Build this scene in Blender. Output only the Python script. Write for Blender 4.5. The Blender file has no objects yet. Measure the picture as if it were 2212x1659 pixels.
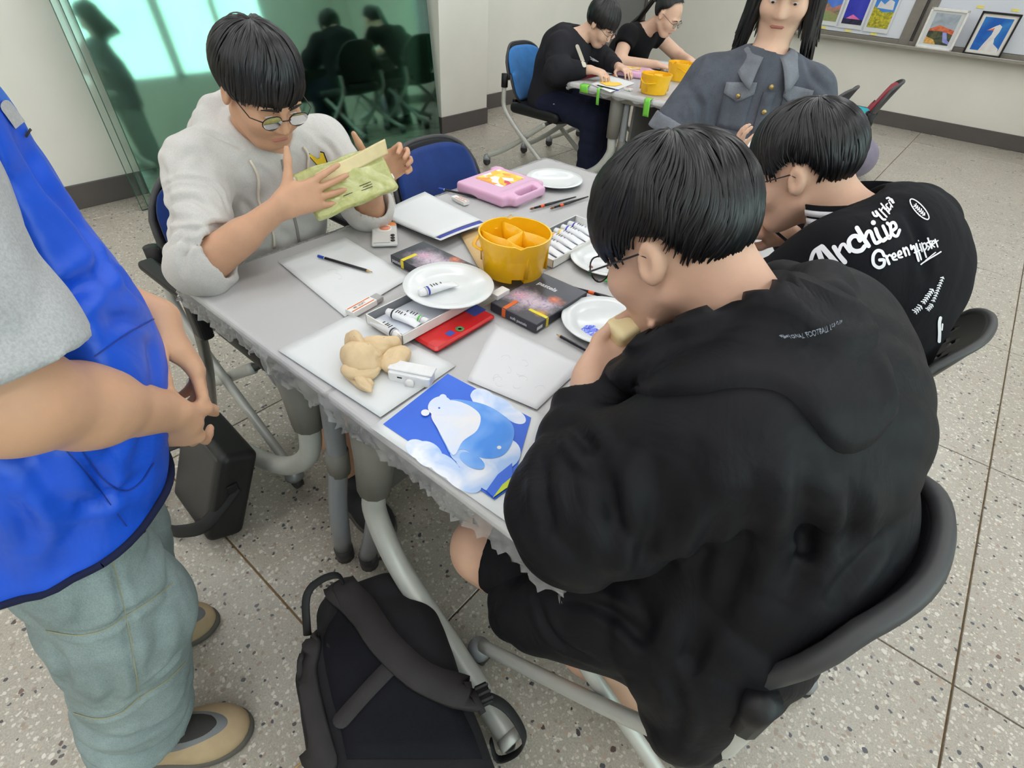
import bpy, math, random
import numpy as np
from mathutils import Vector, Matrix
from mathutils.bvhtree import BVHTree

# ---------------------------------------------------------------- camera, world, exposure
SC = bpy.context.scene
COL = SC.collection
IW, IH, FPX, CH = 2212.0, 1659.0, 1150.0, 1.41
def _rot(yaw, pitch, roll):
    fwd0 = np.array([math.sin(yaw), math.cos(yaw), 0.0]); right0 = np.array([math.cos(yaw), -math.sin(yaw), 0.0])
    fwd = fwd0*math.cos(pitch) - np.array([0, 0, 1.0])*math.sin(pitch)
    down = np.cross(fwd, right0)
    return np.array([right0*math.cos(roll)+down*math.sin(roll), -right0*math.sin(roll)+down*math.cos(roll), fwd])
CR = _rot(math.radians(-37.4), math.radians(40.0), math.radians(-4.0))
cam_d = bpy.data.cameras.new('camera'); cam_d.sensor_width = 36.0; cam_d.lens = FPX/IW*36.0
cam_d.clip_start = 0.02; cam_d.clip_end = 200
cam = bpy.data.objects.new('camera', cam_d); COL.objects.link(cam)
cam.matrix_world = Matrix(((CR[0][0], -CR[1][0], -CR[2][0], 0), (CR[0][1], -CR[1][1], -CR[2][1], 0),
                           (CR[0][2], -CR[1][2], -CR[2][2], CH), (0, 0, 0, 1)))
SC.camera = cam
SC.view_settings.view_transform = 'Standard'; SC.view_settings.look = 'None'
SC.view_settings.gamma = 1.0; SC.view_settings.use_curve_mapping = False
SC.view_settings.exposure = 0.04
SC.cycles.use_denoising = True
SC.cycles.max_bounces = 7; SC.cycles.diffuse_bounces = 4; SC.cycles.glossy_bounces = 4
SC.cycles.transmission_bounces = 7; SC.cycles.transparent_max_bounces = 10
SC.cycles.caustics_reflective = False; SC.cycles.caustics_refractive = False
W = bpy.data.worlds.new('world'); SC.world = W; W.use_nodes = True
_bg = W.node_tree.nodes['Background']; _bg.inputs[0].default_value = (0.86, 0.95, 1.0, 1); _bg.inputs[1].default_value = 4.5
LAMP_POWER = 6.2          # emission of the ceiling light diffusers

def P(x, y, z):
    """point at height z on the sight line of a picture point (used to read real positions off the photograph)"""
    v = np.array([(x-IW/2)/FPX, (y-IH/2)/FPX, 1.0]) @ CR
    t = (z-CH)/v[2]
    return np.array([v[0]*t, v[1]*t, z])
# ---------------------------------------------------------------- helpers
rng = np.random.default_rng(7)
PI = math.pi
def srgb(r, g, b):
    def f(c):
        c /= 255.0
        return c/12.92 if c <= 0.04045 else ((c+0.055)/1.055)**2.4
    return (f(r), f(g), f(b), 1.0)
def V(*a): return np.array(a, float)
def unit(v):
    v = np.asarray(v, float); return v/np.linalg.norm(v)

class NT:
    def __init__(s, name):
        s.m = bpy.data.materials.new(name); s.m.use_nodes = True
        s.t = s.m.node_tree; s.p = s.t.nodes['Principled BSDF']
    def n(s, typ, **kw):
        o = s.t.nodes.new(typ)
        for k, v in kw.items(): setattr(o, k, v)
        return o
    def l(s, a, b): s.t.links.new(a, b)
    def coord(s, scale=1.0, kind='Object', vec=None):
        if kind == 'World':
            tc = s.n('ShaderNodeNewGeometry'); kind = 'Position'
        else: tc = s.n('ShaderNodeTexCoord')
        mp = s.n('ShaderNodeMapping')
        mp.inputs['Scale'].default_value = vec if vec else (scale, scale, scale)
        s.l(tc.outputs[kind], mp.inputs[0]); return mp.outputs[0]
    def noise(s, co, scale, detail=4, rough=0.55, dist=0.0):
        o = s.n('ShaderNodeTexNoise'); o.inputs['Scale'].default_value = scale; o.inputs['Detail'].default_value = detail
        o.inputs['Roughness'].default_value = rough; o.inputs['Distortion'].default_value = dist
        s.l(co, o.inputs['Vector']); return o.outputs['Fac']
    def ramp(s, fac, stops, interp='LINEAR'):
        o = s.n('ShaderNodeValToRGB'); o.color_ramp.interpolation = interp
        e = o.color_ramp.elements
        while len(e) < len(stops): e.new(0.5)
        for el, (p, c) in zip(e, stops): el.position = p; el.color = c
        s.l(fac, o.inputs[0]); return o.outputs[0]
    def mix(s, fac, a, b, mode='MIX'):
        o = s.n('ShaderNodeMix', data_type='RGBA', blend_type=mode)
        if isinstance(fac, (int, float)): o.inputs[0].default_value = fac
        else: s.l(fac, o.inputs[0])
        for i, v in ((6, a), (7, b)):
            if isinstance(v, tuple): o.inputs[i].default_value = v
            else: s.l(v, o.inputs[i])
        return o.outputs[2]
    def bump(s, h, strength=0.3, dist=0.002, prev=None):
        o = s.n('ShaderNodeBump'); o.inputs['Strength'].default_value = strength; o.inputs['Distance'].default_value = dist
        s.l(h, o.inputs['Height'])
        if prev is not None: s.l(prev, o.inputs['Normal'])
        return o.outputs[0]
    def set(s, **kw):
        for k, v in kw.items():
            i = s.p.inputs[{'col': 'Base Color', 'rough': 'Roughness', 'metal': 'Metallic', 'spec': 'Specular IOR Level', 'normal': 'Normal',
                            'trans': 'Transmission Weight', 'ior': 'IOR', 'alpha': 'Alpha', 'sss': 'Subsurface Weight', 'sheen': 'Sheen Weight',
                            'coat': 'Coat Weight', 'emit': 'Emission Color', 'estr': 'Emission Strength'}[k]]
            if hasattr(v, 'is_output') or hasattr(v, 'node'): s.l(v, i)
            else: i.default_value = v
        return s

def plain(name, rgb, rough=0.5, metal=0.0, var=0.06, scale=30, bump=0.0, bscale=200, spec=0.5, **kw):
    """a principled surface with a little procedural colour variation and fine relief"""
    m = NT(name); co = m.coord(); c = srgb(*rgb)
    f = m.noise(co, scale, 3)
    lo = tuple(x*(1-var) for x in c[:3])+(1,); hi = tuple(min(1, x*(1+var)) for x in c[:3])+(1,)
    m.set(col=m.ramp(f, [(0.3, lo), (0.7, hi)]), rough=rough, metal=metal, spec=spec, **kw)
    if bump: m.set(normal=m.bump(m.noise(co, bscale, 3), bump, 0.001))
    return m.m
def cloth(name, rgb, scale=900, var=0.12, rough=0.9, weave=0.25, wrinkle=0.35, wscale=9, speck=0.0, sheen=None, spec=0.2):
    m = NT(name); co = m.coord(); c = srgb(*rgb)
    if sheen is None: sheen = 0.15 if max(rgb) > 110 else 0.0
    f = m.noise(co, 14, 5); g = m.noise(co, scale*0.45, 2)
    lo = tuple(x*(1-var) for x in c[:3])+(1,); hi = tuple(min(1, x*(1+var)) for x in c[:3])+(1,)
    col = m.ramp(f, [(0.3, lo), (0.7, hi)])
    if speck: col = m.mix(1.0, col, m.ramp(g, [(0.35, (1-speck,)*3+(1,)), (0.65, (1, 1, 1, 1))]), 'MULTIPLY')
    w = m.noise(m.coord(vec=(1, 1, 0.6)), wscale, 4, 0.5, 1.2)
    nrm = m.bump(w, wrinkle, 0.02)
    nrm = m.bump(m.noise(co, scale, 2), weave, 0.0008, nrm)
    m.set(col=col, rough=rough, sheen=sheen, spec=spec, normal=nrm)
    return m.m

# ---- objects
def _link(o, parent=None):
    COL.objects.link(o)
    if parent is not None: o.parent = parent
    return o
def meshdata(name, v, f, smooth=False):
    me = bpy.data.meshes.new(name)
    me.from_pydata([tuple(map(float, p)) for p in v], [], [tuple(map(int, q)) for q in f]); me.validate(); me.update()
    if smooth: me.polygons.foreach_set('use_smooth', [True]*len(me.polygons))
    return me
def quadmesh(name, v, q, smooth=True):
    v = np.asarray(v, np.float32); q = np.asarray(q, np.int32)
    me = bpy.data.meshes.new(name); me.vertices.add(len(v)); me.vertices.foreach_set('co', v.ravel())
    k = q.shape[1]; me.loops.add(len(q)*k); me.loops.foreach_set('vertex_index', q.ravel())
    me.polygons.add(len(q)); me.polygons.foreach_set('loop_start', np.arange(len(q), dtype=np.int32)*k)
    me.update(calc_edges=True)
    if smooth: me.polygons.foreach_set('use_smooth', np.ones(len(q), bool))
    return me
def tag(o, label=None, cat=None, group=None, kind=None):
    if label: o['label'] = label
    if cat: o['category'] = cat
    if group: o['group'] = group
    if kind: o['kind'] = kind
    return o
def thing(name, label, cat, loc=(0, 0, 0), rz=0.0, group=None):
    o = bpy.data.objects.new(name, None); o.empty_display_size = 0.05
    o.location = tuple(map(float, loc)); o.rotation_euler = (0, 0, rz); COL.objects.link(o)
    return tag(o, label, cat, group)
def root_of(o):
    while o.parent is not None: o = o.parent
    return o
def copy_tree(o, parent=None):
    c = o.copy(); COL.objects.link(c); c.parent = parent
    for ch in list(o.children): copy_tree(ch, c)
    return c

class MB:
    """collects shapes into one mesh"""
    def __init__(s): s.v = []; s.f = []; s.sm = []
    def add(s, v, f, smooth=False):
        b = len(s.v); s.v += [tuple(map(float, p)) for p in v]; s.f += [tuple(int(i)+b for i in q) for q in f]; s.sm += [smooth]*len(f); return s
    def box(s, c, d, R=None, bev=0.0):
        x, y, z = np.array(d, float)/2
        if bev > 0:
            b = min(bev, x, y, z)
            rings = [(-z, b), (-z+b, 0), (z-b, 0), (z, b)]
            v = []
            for zz, ins in rings:
                X, Y = x-ins, y-ins; bb = b*0.999
                v += [(X, -Y+bb, zz), (X, Y-bb, zz), (X-bb, Y, zz), (-X+bb, Y, zz), (-X, Y-bb, zz), (-X, -Y+bb, zz), (-X+bb, -Y, zz), (X-bb, -Y, zz)]
            f = []
            for k in range(3):
                for i in range(8):
                    f.append((k*8+i, k*8+(i+1) % 8, k*8+8+(i+1) % 8, k*8+8+i))
            f.append(tuple(range(7, -1, -1))); f.append(tuple(range(24, 32)))
        else:
            v = [(-x, -y, -z), (x, -y, -z), (x, y, -z), (-x, y, -z), (-x, -y, z), (x, -y, z), (x, y, z), (-x, y, z)]
            f = [(3, 2, 1, 0), (4, 5, 6, 7), (0, 1, 5, 4), (1, 2, 6, 5), (2, 3, 7, 6), (3, 0, 4, 7)]
        v = np.array(v)
        if R is not None: v = v @ np.array(R).T
        return s.add(v+np.array(c, float), f)
    def tube(s, pts, r, n=10, cap=True, flat=None):
        pts = [np.array(p, float) for p in pts]; m = len(pts)
        rr = [r]*m if np.isscalar(r) else list(r)
        v = []; u0 = None
        for i, p in enumerate(pts):
            t = unit(pts[min(i+1, m-1)]-pts[max(i-1, 0)])
            if u0 is None:
                a = V(0, 0, 1) if abs(t[2]) < 0.9 else V(1, 0, 0)
                u = unit(np.cross(a, t))
            else: u = unit(u0-t*np.dot(u0, t))
            u0 = u; w = np.cross(t, u)
            for k in range(n):
                an = 2*PI*k/n; a, b = math.cos(an), math.sin(an)
                if flat: b *= flat
                v.append(p+rr[i]*(a*u+b*w))
        f = [(i*n+k, i*n+(k+1) % n, (i+1)*n+(k+1) % n, (i+1)*n+k) for i in range(m-1) for k in range(n)]
        if cap: f.append(tuple(range(n-1, -1, -1))); f.append(tuple(range((m-1)*n, m*n)))
        return s.add(v, f, True)
    def lathe(s, prof, n=32, c=(0, 0, 0), close=False):
        v = []; m = len(prof)
        for r, z in prof:
            for k in range(n):
                a = 2*PI*k/n; v.append((c[0]+r*math.cos(a), c[1]+r*math.sin(a), c[2]+z))
        f = [(i*n+k, i*n+(k+1) % n, (i+1)*n+(k+1) % n, (i+1)*n+k) for i in range(m-1) for k in range(n)]
        if close: f += [((m-1)*n+k, (m-1)*n+(k+1) % n, (k+1) % n, k) for k in range(n)]
        else:
            if prof[0][0] > 1e-6: f.append(tuple(range(n-1, -1, -1)))
            if prof[-1][0] > 1e-6: f.append(tuple(range((m-1)*n, m*n)))
        return s.add(v, f, True)
    def prism(s, poly, z0, z1):
        n = len(poly)
        v = [(p[0], p[1], z0) for p in poly]+[(p[0], p[1], z1) for p in poly]
        f = [tuple(range(n-1, -1, -1)), tuple(range(n, 2*n))]+[(i, (i+1) % n, n+(i+1) % n, n+i) for i in range(n)]
        return s.add(v, f)
    def grid(s, fn, nu, nv, smooth=True, thick=0.0):
        v = [fn(i/nu, j/nv) for i in range(nu+1) for j in range(nv+1)]
        f = [(i*(nv+1)+j, (i+1)*(nv+1)+j, (i+1)*(nv+1)+j+1, i*(nv+1)+j+1) for i in range(nu) for j in range(nv)]
        return s.add(v, f, smooth)
    def xf(s, M):
        s.v = [tuple(Matrix(M) @ Vector(p)) for p in s.v]; return s
    def build(s, name, mat, parent=None, world=False, loc=None, bevel=0.0, solid=0.0, sub=0, seg=2, smooth=None):
        v = s.v
        if world and parent is not None:
            r = root_of(parent); Mi = r.matrix_basis.inverted()
            v = [tuple(Mi @ Vector(p)) for p in v]
        me = bpy.data.meshes.new(name); me.from_pydata(v, [], s.f); me.update()
        me.polygons.foreach_set('use_smooth', s.sm if smooth is None else [smooth]*len(s.f))
        o = bpy.data.objects.new(name, me); _link(o, parent)
        if loc is not None: o.location = loc
        me.materials.append(mat)
        if solid: md = o.modifiers.new('s', 'SOLIDIFY'); md.thickness = solid; md.offset = 0
        if bevel: md = o.modifiers.new('b', 'BEVEL'); md.width = bevel; md.segments = seg; md.limit_method = 'ANGLE'; md.angle_limit = math.radians(40)
        if sub: md = o.modifiers.new('u', 'SUBSURF'); md.levels = sub; md.render_levels = sub
        return o
def single(o, label, cat, group=None): return tag(o, label, cat, group)
def struct(o): return tag(o, kind='structure')
def arc(p0, p1, p2, n=8):
    p0, p1, p2 = map(lambda q: np.array(q, float), (p0, p1, p2))
    return [(1-t)**2*p0+2*t*(1-t)*p1+t*t*p2 for t in np.linspace(0, 1, n)]
def bez(pts, n=24):
    """Catmull-Rom curve through points"""
    p = [np.array(q, float) for q in pts]; p = [2*p[0]-p[1]]+p+[2*p[-1]-p[-2]]
    out = []; m = len(p)-3
    for i in range(m):
        k = max(2, n//m)
        for t in np.linspace(0, 1, k, endpoint=(i == m-1)):
            a, b, c, d = p[i:i+4]
            out.append(0.5*((2*b)+(c-a)*t+(2*a-5*b+4*c-d)*t*t+(3*b-a-3*c+d)*t**3))
    return out
def rrect(w, h, r, n=5):
    out = []
    for cx, cy, a0 in ((w/2-r, h/2-r, 0), (-w/2+r, h/2-r, 90), (-w/2+r, -h/2+r, 180), (w/2-r, -h/2+r, 270)):
        for k in range(n+1):
            a = math.radians(a0+90*k/n); out.append((cx+r*math.cos(a), cy+r*math.sin(a)))
    return out

# ---- signed distance bodies, meshed with surface nets
class SDF:
    def __init__(s, res): s.res = res; s.ops = []; s.lo = np.full(3, 1e9); s.hi = np.full(3, -1e9)
    def _grow(s, c, r): s.lo = np.minimum(s.lo, np.array(c)-r); s.hi = np.maximum(s.hi, np.array(c)+r)
    def cap(s, a, b, ra, rb=None, k=0.02, op='u', flat=None, fold=None, end=False):
        a = np.array(a, np.float32); b = np.array(b, np.float32); rb = ra if rb is None else rb
        R = max(ra, rb)*(max(1.0, flat[1]) if flat else 1.0)
        if op == 'u': s._grow(a, R); s._grow(b, R)
        ab = b-a; L2 = float(ab @ ab)+1e-12; L = math.sqrt(L2)
        fn = None if flat is None else (np.array(unit(flat[0]), np.float32), flat[1])
        def f(p):
            q = p-a; t = np.clip(q @ ab/L2, 0, 1); q = q-t[:, None]*ab
            d2 = np.einsum('ij,ij->i', q, q)
            g = 1.0
            if fn is not None:
                qn = q @ fn[0]; d2 = d2+qn*qn*(1/fn[1]**2-1); g = min(1.0, fn[1])
            d = (np.sqrt(np.maximum(d2, 1e-12))-(ra+(rb-ra)*t))*g
            if fold is not None:
                amp, freq, ph, cen, wid = fold
                u = np.array([0.31, 0.77, 0.55], np.float32); w2 = np.array([0.8, -0.3, 0.5], np.float32)
                d = d-amp*(2*np.abs(np.sin(0.5*(freq*(t*L)+ph+2.6*np.sin(p @ u*21+ph)+1.5*np.sin(p @ w2*33))))**0.75-1)*np.exp(-((t-cen)/wid)**2)
            if end: d = np.maximum(d, (p-b) @ (ab/L)-0.0)
            return d
        s.ops.append((op, k, (a+b)/2, L/2+R+(0.02 if fold else 0), f)); return s
    def ell(s, c, r, R=None, k=0.02, op='u'):
        c = np.array(c, np.float32); r = np.array(r, np.float32); M = None if R is None else np.array(R, np.float32)
        if op == 'u': s._grow(c, float(r.max()))
        def f(p):
            q = p-c
            if M is not None: q = q @ M
            a = q/r; k0 = np.sqrt(np.einsum('ij,ij->i', a, a)+1e-12); b = q/(r*r); k1 = np.sqrt(np.einsum('ij,ij->i', b, b)+1e-12)
            return k0*(k0-1)/k1
        s.ops.append((op, k, c, float(r.max()), f)); return s
    def rbox(s, c, h, r, R=None, k=0.02, op='u'):
        c = np.array(c, np.float32); h = np.array(h, np.float32); M = None if R is None else np.array(R, np.float32)
        if op == 'u': s._grow(c, float(np.linalg.norm(h))+r)
        def f(p):
            q = p-c
            if M is not None: q = q @ M
            q = np.abs(q)-h
            return np.linalg.norm(np.maximum(q, 0), axis=1)+np.minimum(q.max(1), 0)-r
        s.ops.append((op, k, c, float(np.linalg.norm(h))+r, f)); return s
    def cut(s, pt, n, k=0.004):
        pt = np.array(pt, np.float32); n = np.array(unit(n), np.float32)
        s.ops.append(('i', k, None, 0, lambda p: (p-pt) @ n)); return s
    def disp(s, fn): s.ops.append(('d', 0, None, 0, fn)); return s
    def sub(s): s.ops.append(('neg', 0, None, 0, None)); return s
    def ev(s, p, cid=None, cc=None, cr=0.0):
        D = np.full(len(p), 9.0, np.float32)
        for op, k, c, br, f in s.ops:
            if op == 'd': D = D+f(p).astype(np.float32); continue
            if c is not None:
                if cc is not None:
                    m = np.linalg.norm(cc-c, axis=1) < br+k+cr+0.012
                    sel = m[cid]
                else: sel = np.ones(len(p), bool)
                if not sel.any(): continue
                d = f(p[sel]); D0 = D[sel]
            else: sel = slice(None); d = f(p); D0 = D
            if op == 'u':
                h = np.maximum(k-np.abs(D0-d), 0)/max(k, 1e-6); D[sel] = np.minimum(D0, d)-h*h*k*0.25
            elif op == 's':
                d = -d; h = np.maximum(k-np.abs(D0-d), 0)/max(k, 1e-6); D[sel] = np.maximum(D0, d)+h*h*k*0.25
            elif op == 'i':
                h = np.maximum(k-np.abs(D0-d), 0)/max(k, 1e-6); D[sel] = np.maximum(D0, d)+h*h*k*0.25
        return D
    def mesh(s, clip=None):
        B = 8; res = s.res; lo = s.lo-3*res-0.02; hi = s.hi+3*res+0.02
        if clip is not None: lo = np.maximum(lo, clip[0]); hi = np.minimum(hi, clip[1])
        nb = np.ceil((hi-lo)/(B*res)).astype(int)
        bi = np.stack(np.meshgrid(*[np.arange(n) for n in nb], indexing='ij'), -1).reshape(-1, 3)
        cc = (lo+(bi+0.5)*B*res).astype(np.float32)
        cr = 0.5*B*res*1.7321
        Dc = s.ev(cc, np.arange(len(cc)), cc, cr)
        act = np.abs(Dc) < cr*1.35+0.008
        G = np.repeat(np.repeat(np.repeat(np.where(Dc < 0, -1, 1).astype(np.float32).reshape(nb), B, 0), B, 1), B, 2)
        ab = bi[act]; ac = cc[act]
        off = np.stack(np.meshgrid(*[np.arange(B)]*3, indexing='ij'), -1).reshape(-1, 3)
        gi = (ab[:, None, :]*B+off[None]).reshape(-1, 3)
        pp = (lo+gi*res).astype(np.float32)
        val = np.empty(len(pp), np.float32); st = 800*B**3
        cid = np.repeat(np.arange(len(ab)), B**3)
        for i in range(0, len(pp), st):
            c0 = i//B**3; c1 = min(len(ab), (i+st)//B**3)
            val[i:i+st] = s.ev(pp[i:i+st], cid[i:i+st]-c0, ac[c0:c1], cr)
        G[gi[:, 0], gi[:, 1], gi[:, 2]] = val
        return nets(G, lo, res)
def nets(G, lo, res):
    S = G < 0; nx, ny, nz = G.shape
    c = S[:-1, :-1, :-1].astype(np.int8)
    tot = c.copy()
    for dx, dy, dz in ((1,0,0),(0,1,0),(0,0,1),(1,1,0),(1,0,1),(0,1,1),(1,1,1)):
        tot += S[dx:nx-1+dx, dy:ny-1+dy, dz:nz-1+dz]
    cells = np.argwhere((tot > 0) & (tot < 8))
    lin = (cells[:, 0]*ny+cells[:, 1])*nz+cells[:, 2]
    cor = np.array([(a, b, d) for a in (0, 1) for b in (0, 1) for d in (0, 1)])
    vals = np.stack([G[cells[:, 0]+o[0], cells[:, 1]+o[1], cells[:, 2]+o[2]] for o in cor], 1)
    acc = np.zeros((len(cells), 3)); cnt = np.zeros(len(cells))
    for a in range(8):
        for b in range(a+1, 8):
            if np.abs(cor[a]-cor[b]).sum() != 1: continue
            va, vb = vals[:, a], vals[:, b]; m = (va < 0) != (vb < 0)
            t = np.where(m, va/np.where(m, va-vb, 1), 0)
            acc[m] += (cor[a]+t[:, None]*(cor[b]-cor[a]))[m]; cnt[m] += 1
    verts = lo+(cells+acc/cnt[:, None])*res
    quads = []
    for ax in range(3):
        u, w = (ax+1) % 3, (ax+2) % 3
        sl0 = [slice(None)]*3; sl1 = [slice(None)]*3; sl0[ax] = slice(0, -1); sl1[ax] = slice(1, None)
        e = np.argwhere(S[tuple(sl0)] != S[tuple(sl1)])
        sh = np.array([nx, ny, nz])
        e = e[(e[:, u] > 0) & (e[:, w] > 0) & (e[:, u] < sh[u]-1) & (e[:, w] < sh[w]-1)]
        if not len(e): continue
        ins = S[e[:, 0], e[:, 1], e[:, 2]]
        q = []
        for du, dw in ((-1, -1), (0, -1), (0, 0), (-1, 0)):
            k = e.copy(); k[:, u] += du; k[:, w] += dw
            q.append(np.searchsorted(lin, (k[:, 0]*ny+k[:, 1])*nz+k[:, 2]))
        q = np.stack(q, 1); q[~ins] = q[~ins][:, ::-1]
        quads.append(q)
    return verts, np.concatenate(quads)
def press_folds(v, q, lines):
    """press crease lines (polyline, width, depth) into a garment, with soft ridges beside them"""
    bv = BVHTree.FromPolygons([tuple(p) for p in v], [tuple(map(int, f)) for f in q]); out = v.copy()
    nf = np.cross(v[q[:, 2]]-v[q[:, 0]], v[q[:, 3]]-v[q[:, 1]]); nv = np.zeros_like(v)
    for k in range(4):
        for c in range(3): nv[:, c] += np.bincount(q[:, k], nf[:, c], len(v))
    nv /= np.linalg.norm(nv, axis=1)[:, None]+1e-9
    for ln, w, d in lines:
        pts = []; last = None
        for s in bez([(a[0], a[1], 0) for a in ln], 10*(len(ln)-1)):
            h = bv.ray_cast(Vector((0, 0, CH)), Vector(unit(np.array([(s[0]-IW/2)/FPX, (s[1]-IH/2)/FPX, 1.0]) @ CR)), 6.0)
            if h[0] is not None and (last is None or np.linalg.norm(np.array(h[0])-last) < 0.08): last = np.array(h[0]); pts.append(last)
        if len(pts) < 3: continue
        pts = np.array(pts); m = np.where(((v > pts.min(0)-4*w) & (v < pts.max(0)+4*w)).all(1))[0]
        if not len(m): continue
        D = np.full(len(m), 9.0); T = np.zeros(len(m)); n = len(pts)
        for i in range(n-1):
            a = pts[i]; ab = pts[i+1]-a; t = np.clip((v[m]-a) @ ab/(ab @ ab+1e-12), 0, 1); dd = np.linalg.norm(v[m]-a-t[:, None]*ab, axis=1)
            b_ = dd < D; D[b_] = dd[b_]; T[b_] = (i+t[b_])/(n-1)
        e = np.sin(np.clip(T, 0.02, 0.98)*PI)**0.5
        g = (-d*np.exp(-(D/w)**2)+0.55*d*np.exp(-((D-2.1*w)/w)**2))*e
        out[m] += nv[m]*g[:, None]
    return out
def sdf_obj(name, sdf, mat, parent, clip=None, smooth_it=None, press=None):
    if smooth_it is None: smooth_it = 1 if name == 'body' else 3
    v, q = sdf.mesh(clip)
    r = root_of(parent) if parent is not None else None
    if smooth_it:
        n = len(v); ia = np.concatenate([q[:, a] for a in (0, 1, 2, 3, 1, 2, 3, 0)]); ib = np.concatenate([q[:, a] for a in (1, 2, 3, 0, 0, 1, 2, 3)])
        for _ in range(smooth_it):
            cnt = np.bincount(ia, minlength=n).astype(float)
            v = 0.45*v+0.55*np.stack([np.bincount(ia, v[ib, c_], n) for c_ in range(3)], 1)/np.maximum(cnt, 1)[:, None]
    if press: v = press_folds(v, q, press)
    w = v - np.array(r.location) if r is not None else v
    me = quadmesh(name, w, q); me.materials.append(mat)
    o = bpy.data.objects.new(name, me); _link(o, parent)
    o_v = (v, q)
    return o, o_v
# ---------------------------------------------------------------- the room
def terrazzo():
    m = NT('terrazzo'); co = m.coord(kind='World')
    nz = m.n('ShaderNodeTexNoise'); nz.inputs['Scale'].default_value = 60; m.l(co, nz.inputs['Vector'])
    add = m.n('ShaderNodeVectorMath', operation='MULTIPLY_ADD'); m.l(nz.outputs['Color'], add.inputs[0])
    add.inputs[1].default_value = (0.012, 0.012, 0.0); m.l(co, add.inputs[2]); cw = add.outputs[0]
    base = m.ramp(m.noise(co, 1.3, 4), [(0.3, srgb(168, 161, 149)), (0.7, srgb(182, 175, 162))])
    base = m.mix(0.35, base, m.ramp(m.noise(co, 260, 3), [(0.3, srgb(120, 112, 102)), (0.7, srgb(205, 198, 186))]))
    def chips(scale, frac, size, stops, prev):
        v = m.n('ShaderNodeTexVoronoi', feature='F1'); v.inputs['Scale'].default_value = scale; v.inputs['Randomness'].default_value = 1.0
        m.l(cw, v.inputs['Vector'])
        sep = m.n('ShaderNodeSeparateColor'); m.l(v.outputs['Color'], sep.inputs[0])
        pick = m.n('ShaderNodeMath', operation='LESS_THAN'); m.l(sep.outputs[0], pick.inputs[0]); pick.inputs[1].default_value = frac
        sz = m.n('ShaderNodeMath', operation='MULTIPLY'); m.l(sep.outputs[1], sz.inputs[0]); sz.inputs[1].default_value = size
        lt = m.n('ShaderNodeMath', operation='LESS_THAN'); m.l(v.outputs['Distance'], lt.inputs[0])
        ad = m.n('ShaderNodeMath', operation='ADD'); m.l(sz.outputs[0], ad.inputs[0]); ad.inputs[1].default_value = size*0.5; m.l(ad.outputs[0], lt.inputs[1])
        mk = m.n('ShaderNodeMath', operation='MULTIPLY'); m.l(pick.outputs[0], mk.inputs[0]); m.l(lt.outputs[0], mk.inputs[1])
        return m.mix(mk.outputs[0], prev, m.ramp(sep.outputs[2], stops))
    c = chips(150, 0.5, 0.42, [(0.0, srgb(208, 202, 190)), (0.5, srgb(182, 175, 162)), (1.0, srgb(160, 150, 138))], base)
    c = chips(95, 0.4, 0.4, [(0.0, srgb(214, 209, 198)), (0.6, srgb(192, 185, 172)), (0.85, srgb(172, 150, 132)), (1.0, srgb(150, 140, 130))], c)
    c = chips(75, 0.13, 0.32, [(0.0, srgb(74, 76, 84)), (0.55, srgb(104, 104, 108)), (0.9, srgb(62, 60, 64)), (1.0, srgb(120, 96, 84))], c)
    m.set(col=c, rough=m.ramp(m.noise(co, 3, 3), [(0.3, (0.24,)*3+(1,)), (0.7, (0.36,)*3+(1,))]), spec=0.6)
    return m.m
M_terr = terrazzo()
M_joint = plain('brass_joint', (150, 118, 72), 0.6)
M_wall = plain('cream_wall_paint', (228, 226, 216), 0.75, var=0.03, scale=2.5, bump=0.08, bscale=140)
M_ceil = plain('ceiling_paint', (228, 228, 222), 0.85, var=0.03)
M_base = plain('dark_skirting', (88, 82, 80), 0.55, var=0.08, scale=6)
M_board = plain('whiteboard_sheet', (226, 230, 238), 0.25, var=0.015, scale=2)
M_alu = plain('brushed_aluminium', (168, 164, 156), 0.35, metal=0.75, var=0.05)
M_grayrail = plain('grey_rail', (140, 134, 126), 0.45, metal=0.3)
M_door = plain('grey_door_paint', (112, 112, 112), 0.5)
M_lampbody = plain('lamp_housing', (236, 236, 232), 0.5)

XJ = [-3.79, -2.70, -1.605, -0.5125, 0.575, 1.665, 2.755]; XJ = [XJ[0]-1.09]+XJ+[3.85]
YJ = [0.205+0.995*k for k in range(-5, 9)]
floor = struct(MB().box((0.0, 2.0, -0.06), (8.6, 12.6, 0.10)).build('floor', M_joint))
_tiles = {}
for i in range(len(XJ)-1):
    for j in range(len(YJ)-1):
        x0, x1 = max(XJ[i], -4.2), min(XJ[i+1], 3.2); y0, y1 = max(YJ[j], -3.7), min(YJ[j+1], 7.9)
        key = (round(x1-x0, 3), round(y1-y0, 3))
        if key not in _tiles:
            mb = MB().box((0, 0, -0.006), (key[0]-0.005, key[1]-0.005, 0.012), bev=0.0012)
            o = mb.build('floor_tile', M_terr, floor); _tiles[key] = o.data
        else:
            o = bpy.data.objects.new('floor_tile', _tiles[key]); _link(o, floor)
        o.location = ((x0+x1)/2, (y0+y1)/2, 0.0)
CZ = 2.75
wl = MB().box((-4.1, 0.0, CZ/2), (0.2, 7.3, CZ)).box((-4.21, 5.75, CZ/2), (0.2, 4.4, CZ))
struct(wl.build('wall_left', M_wall))
struct(MB().box((-3.93, 3.9, CZ/2), (0.36, 0.6, CZ)).build('wall_column', M_wall, bevel=0.004))
struct(MB().box((-0.5, 7.85, CZ/2), (7.6, 0.2, CZ)).build('wall_right', M_wall))
struct(MB().box((-0.5, -3.6, CZ/2), (7.6, 0.2, CZ)).build('wall_back', M_wall))
wb = MB()
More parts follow.
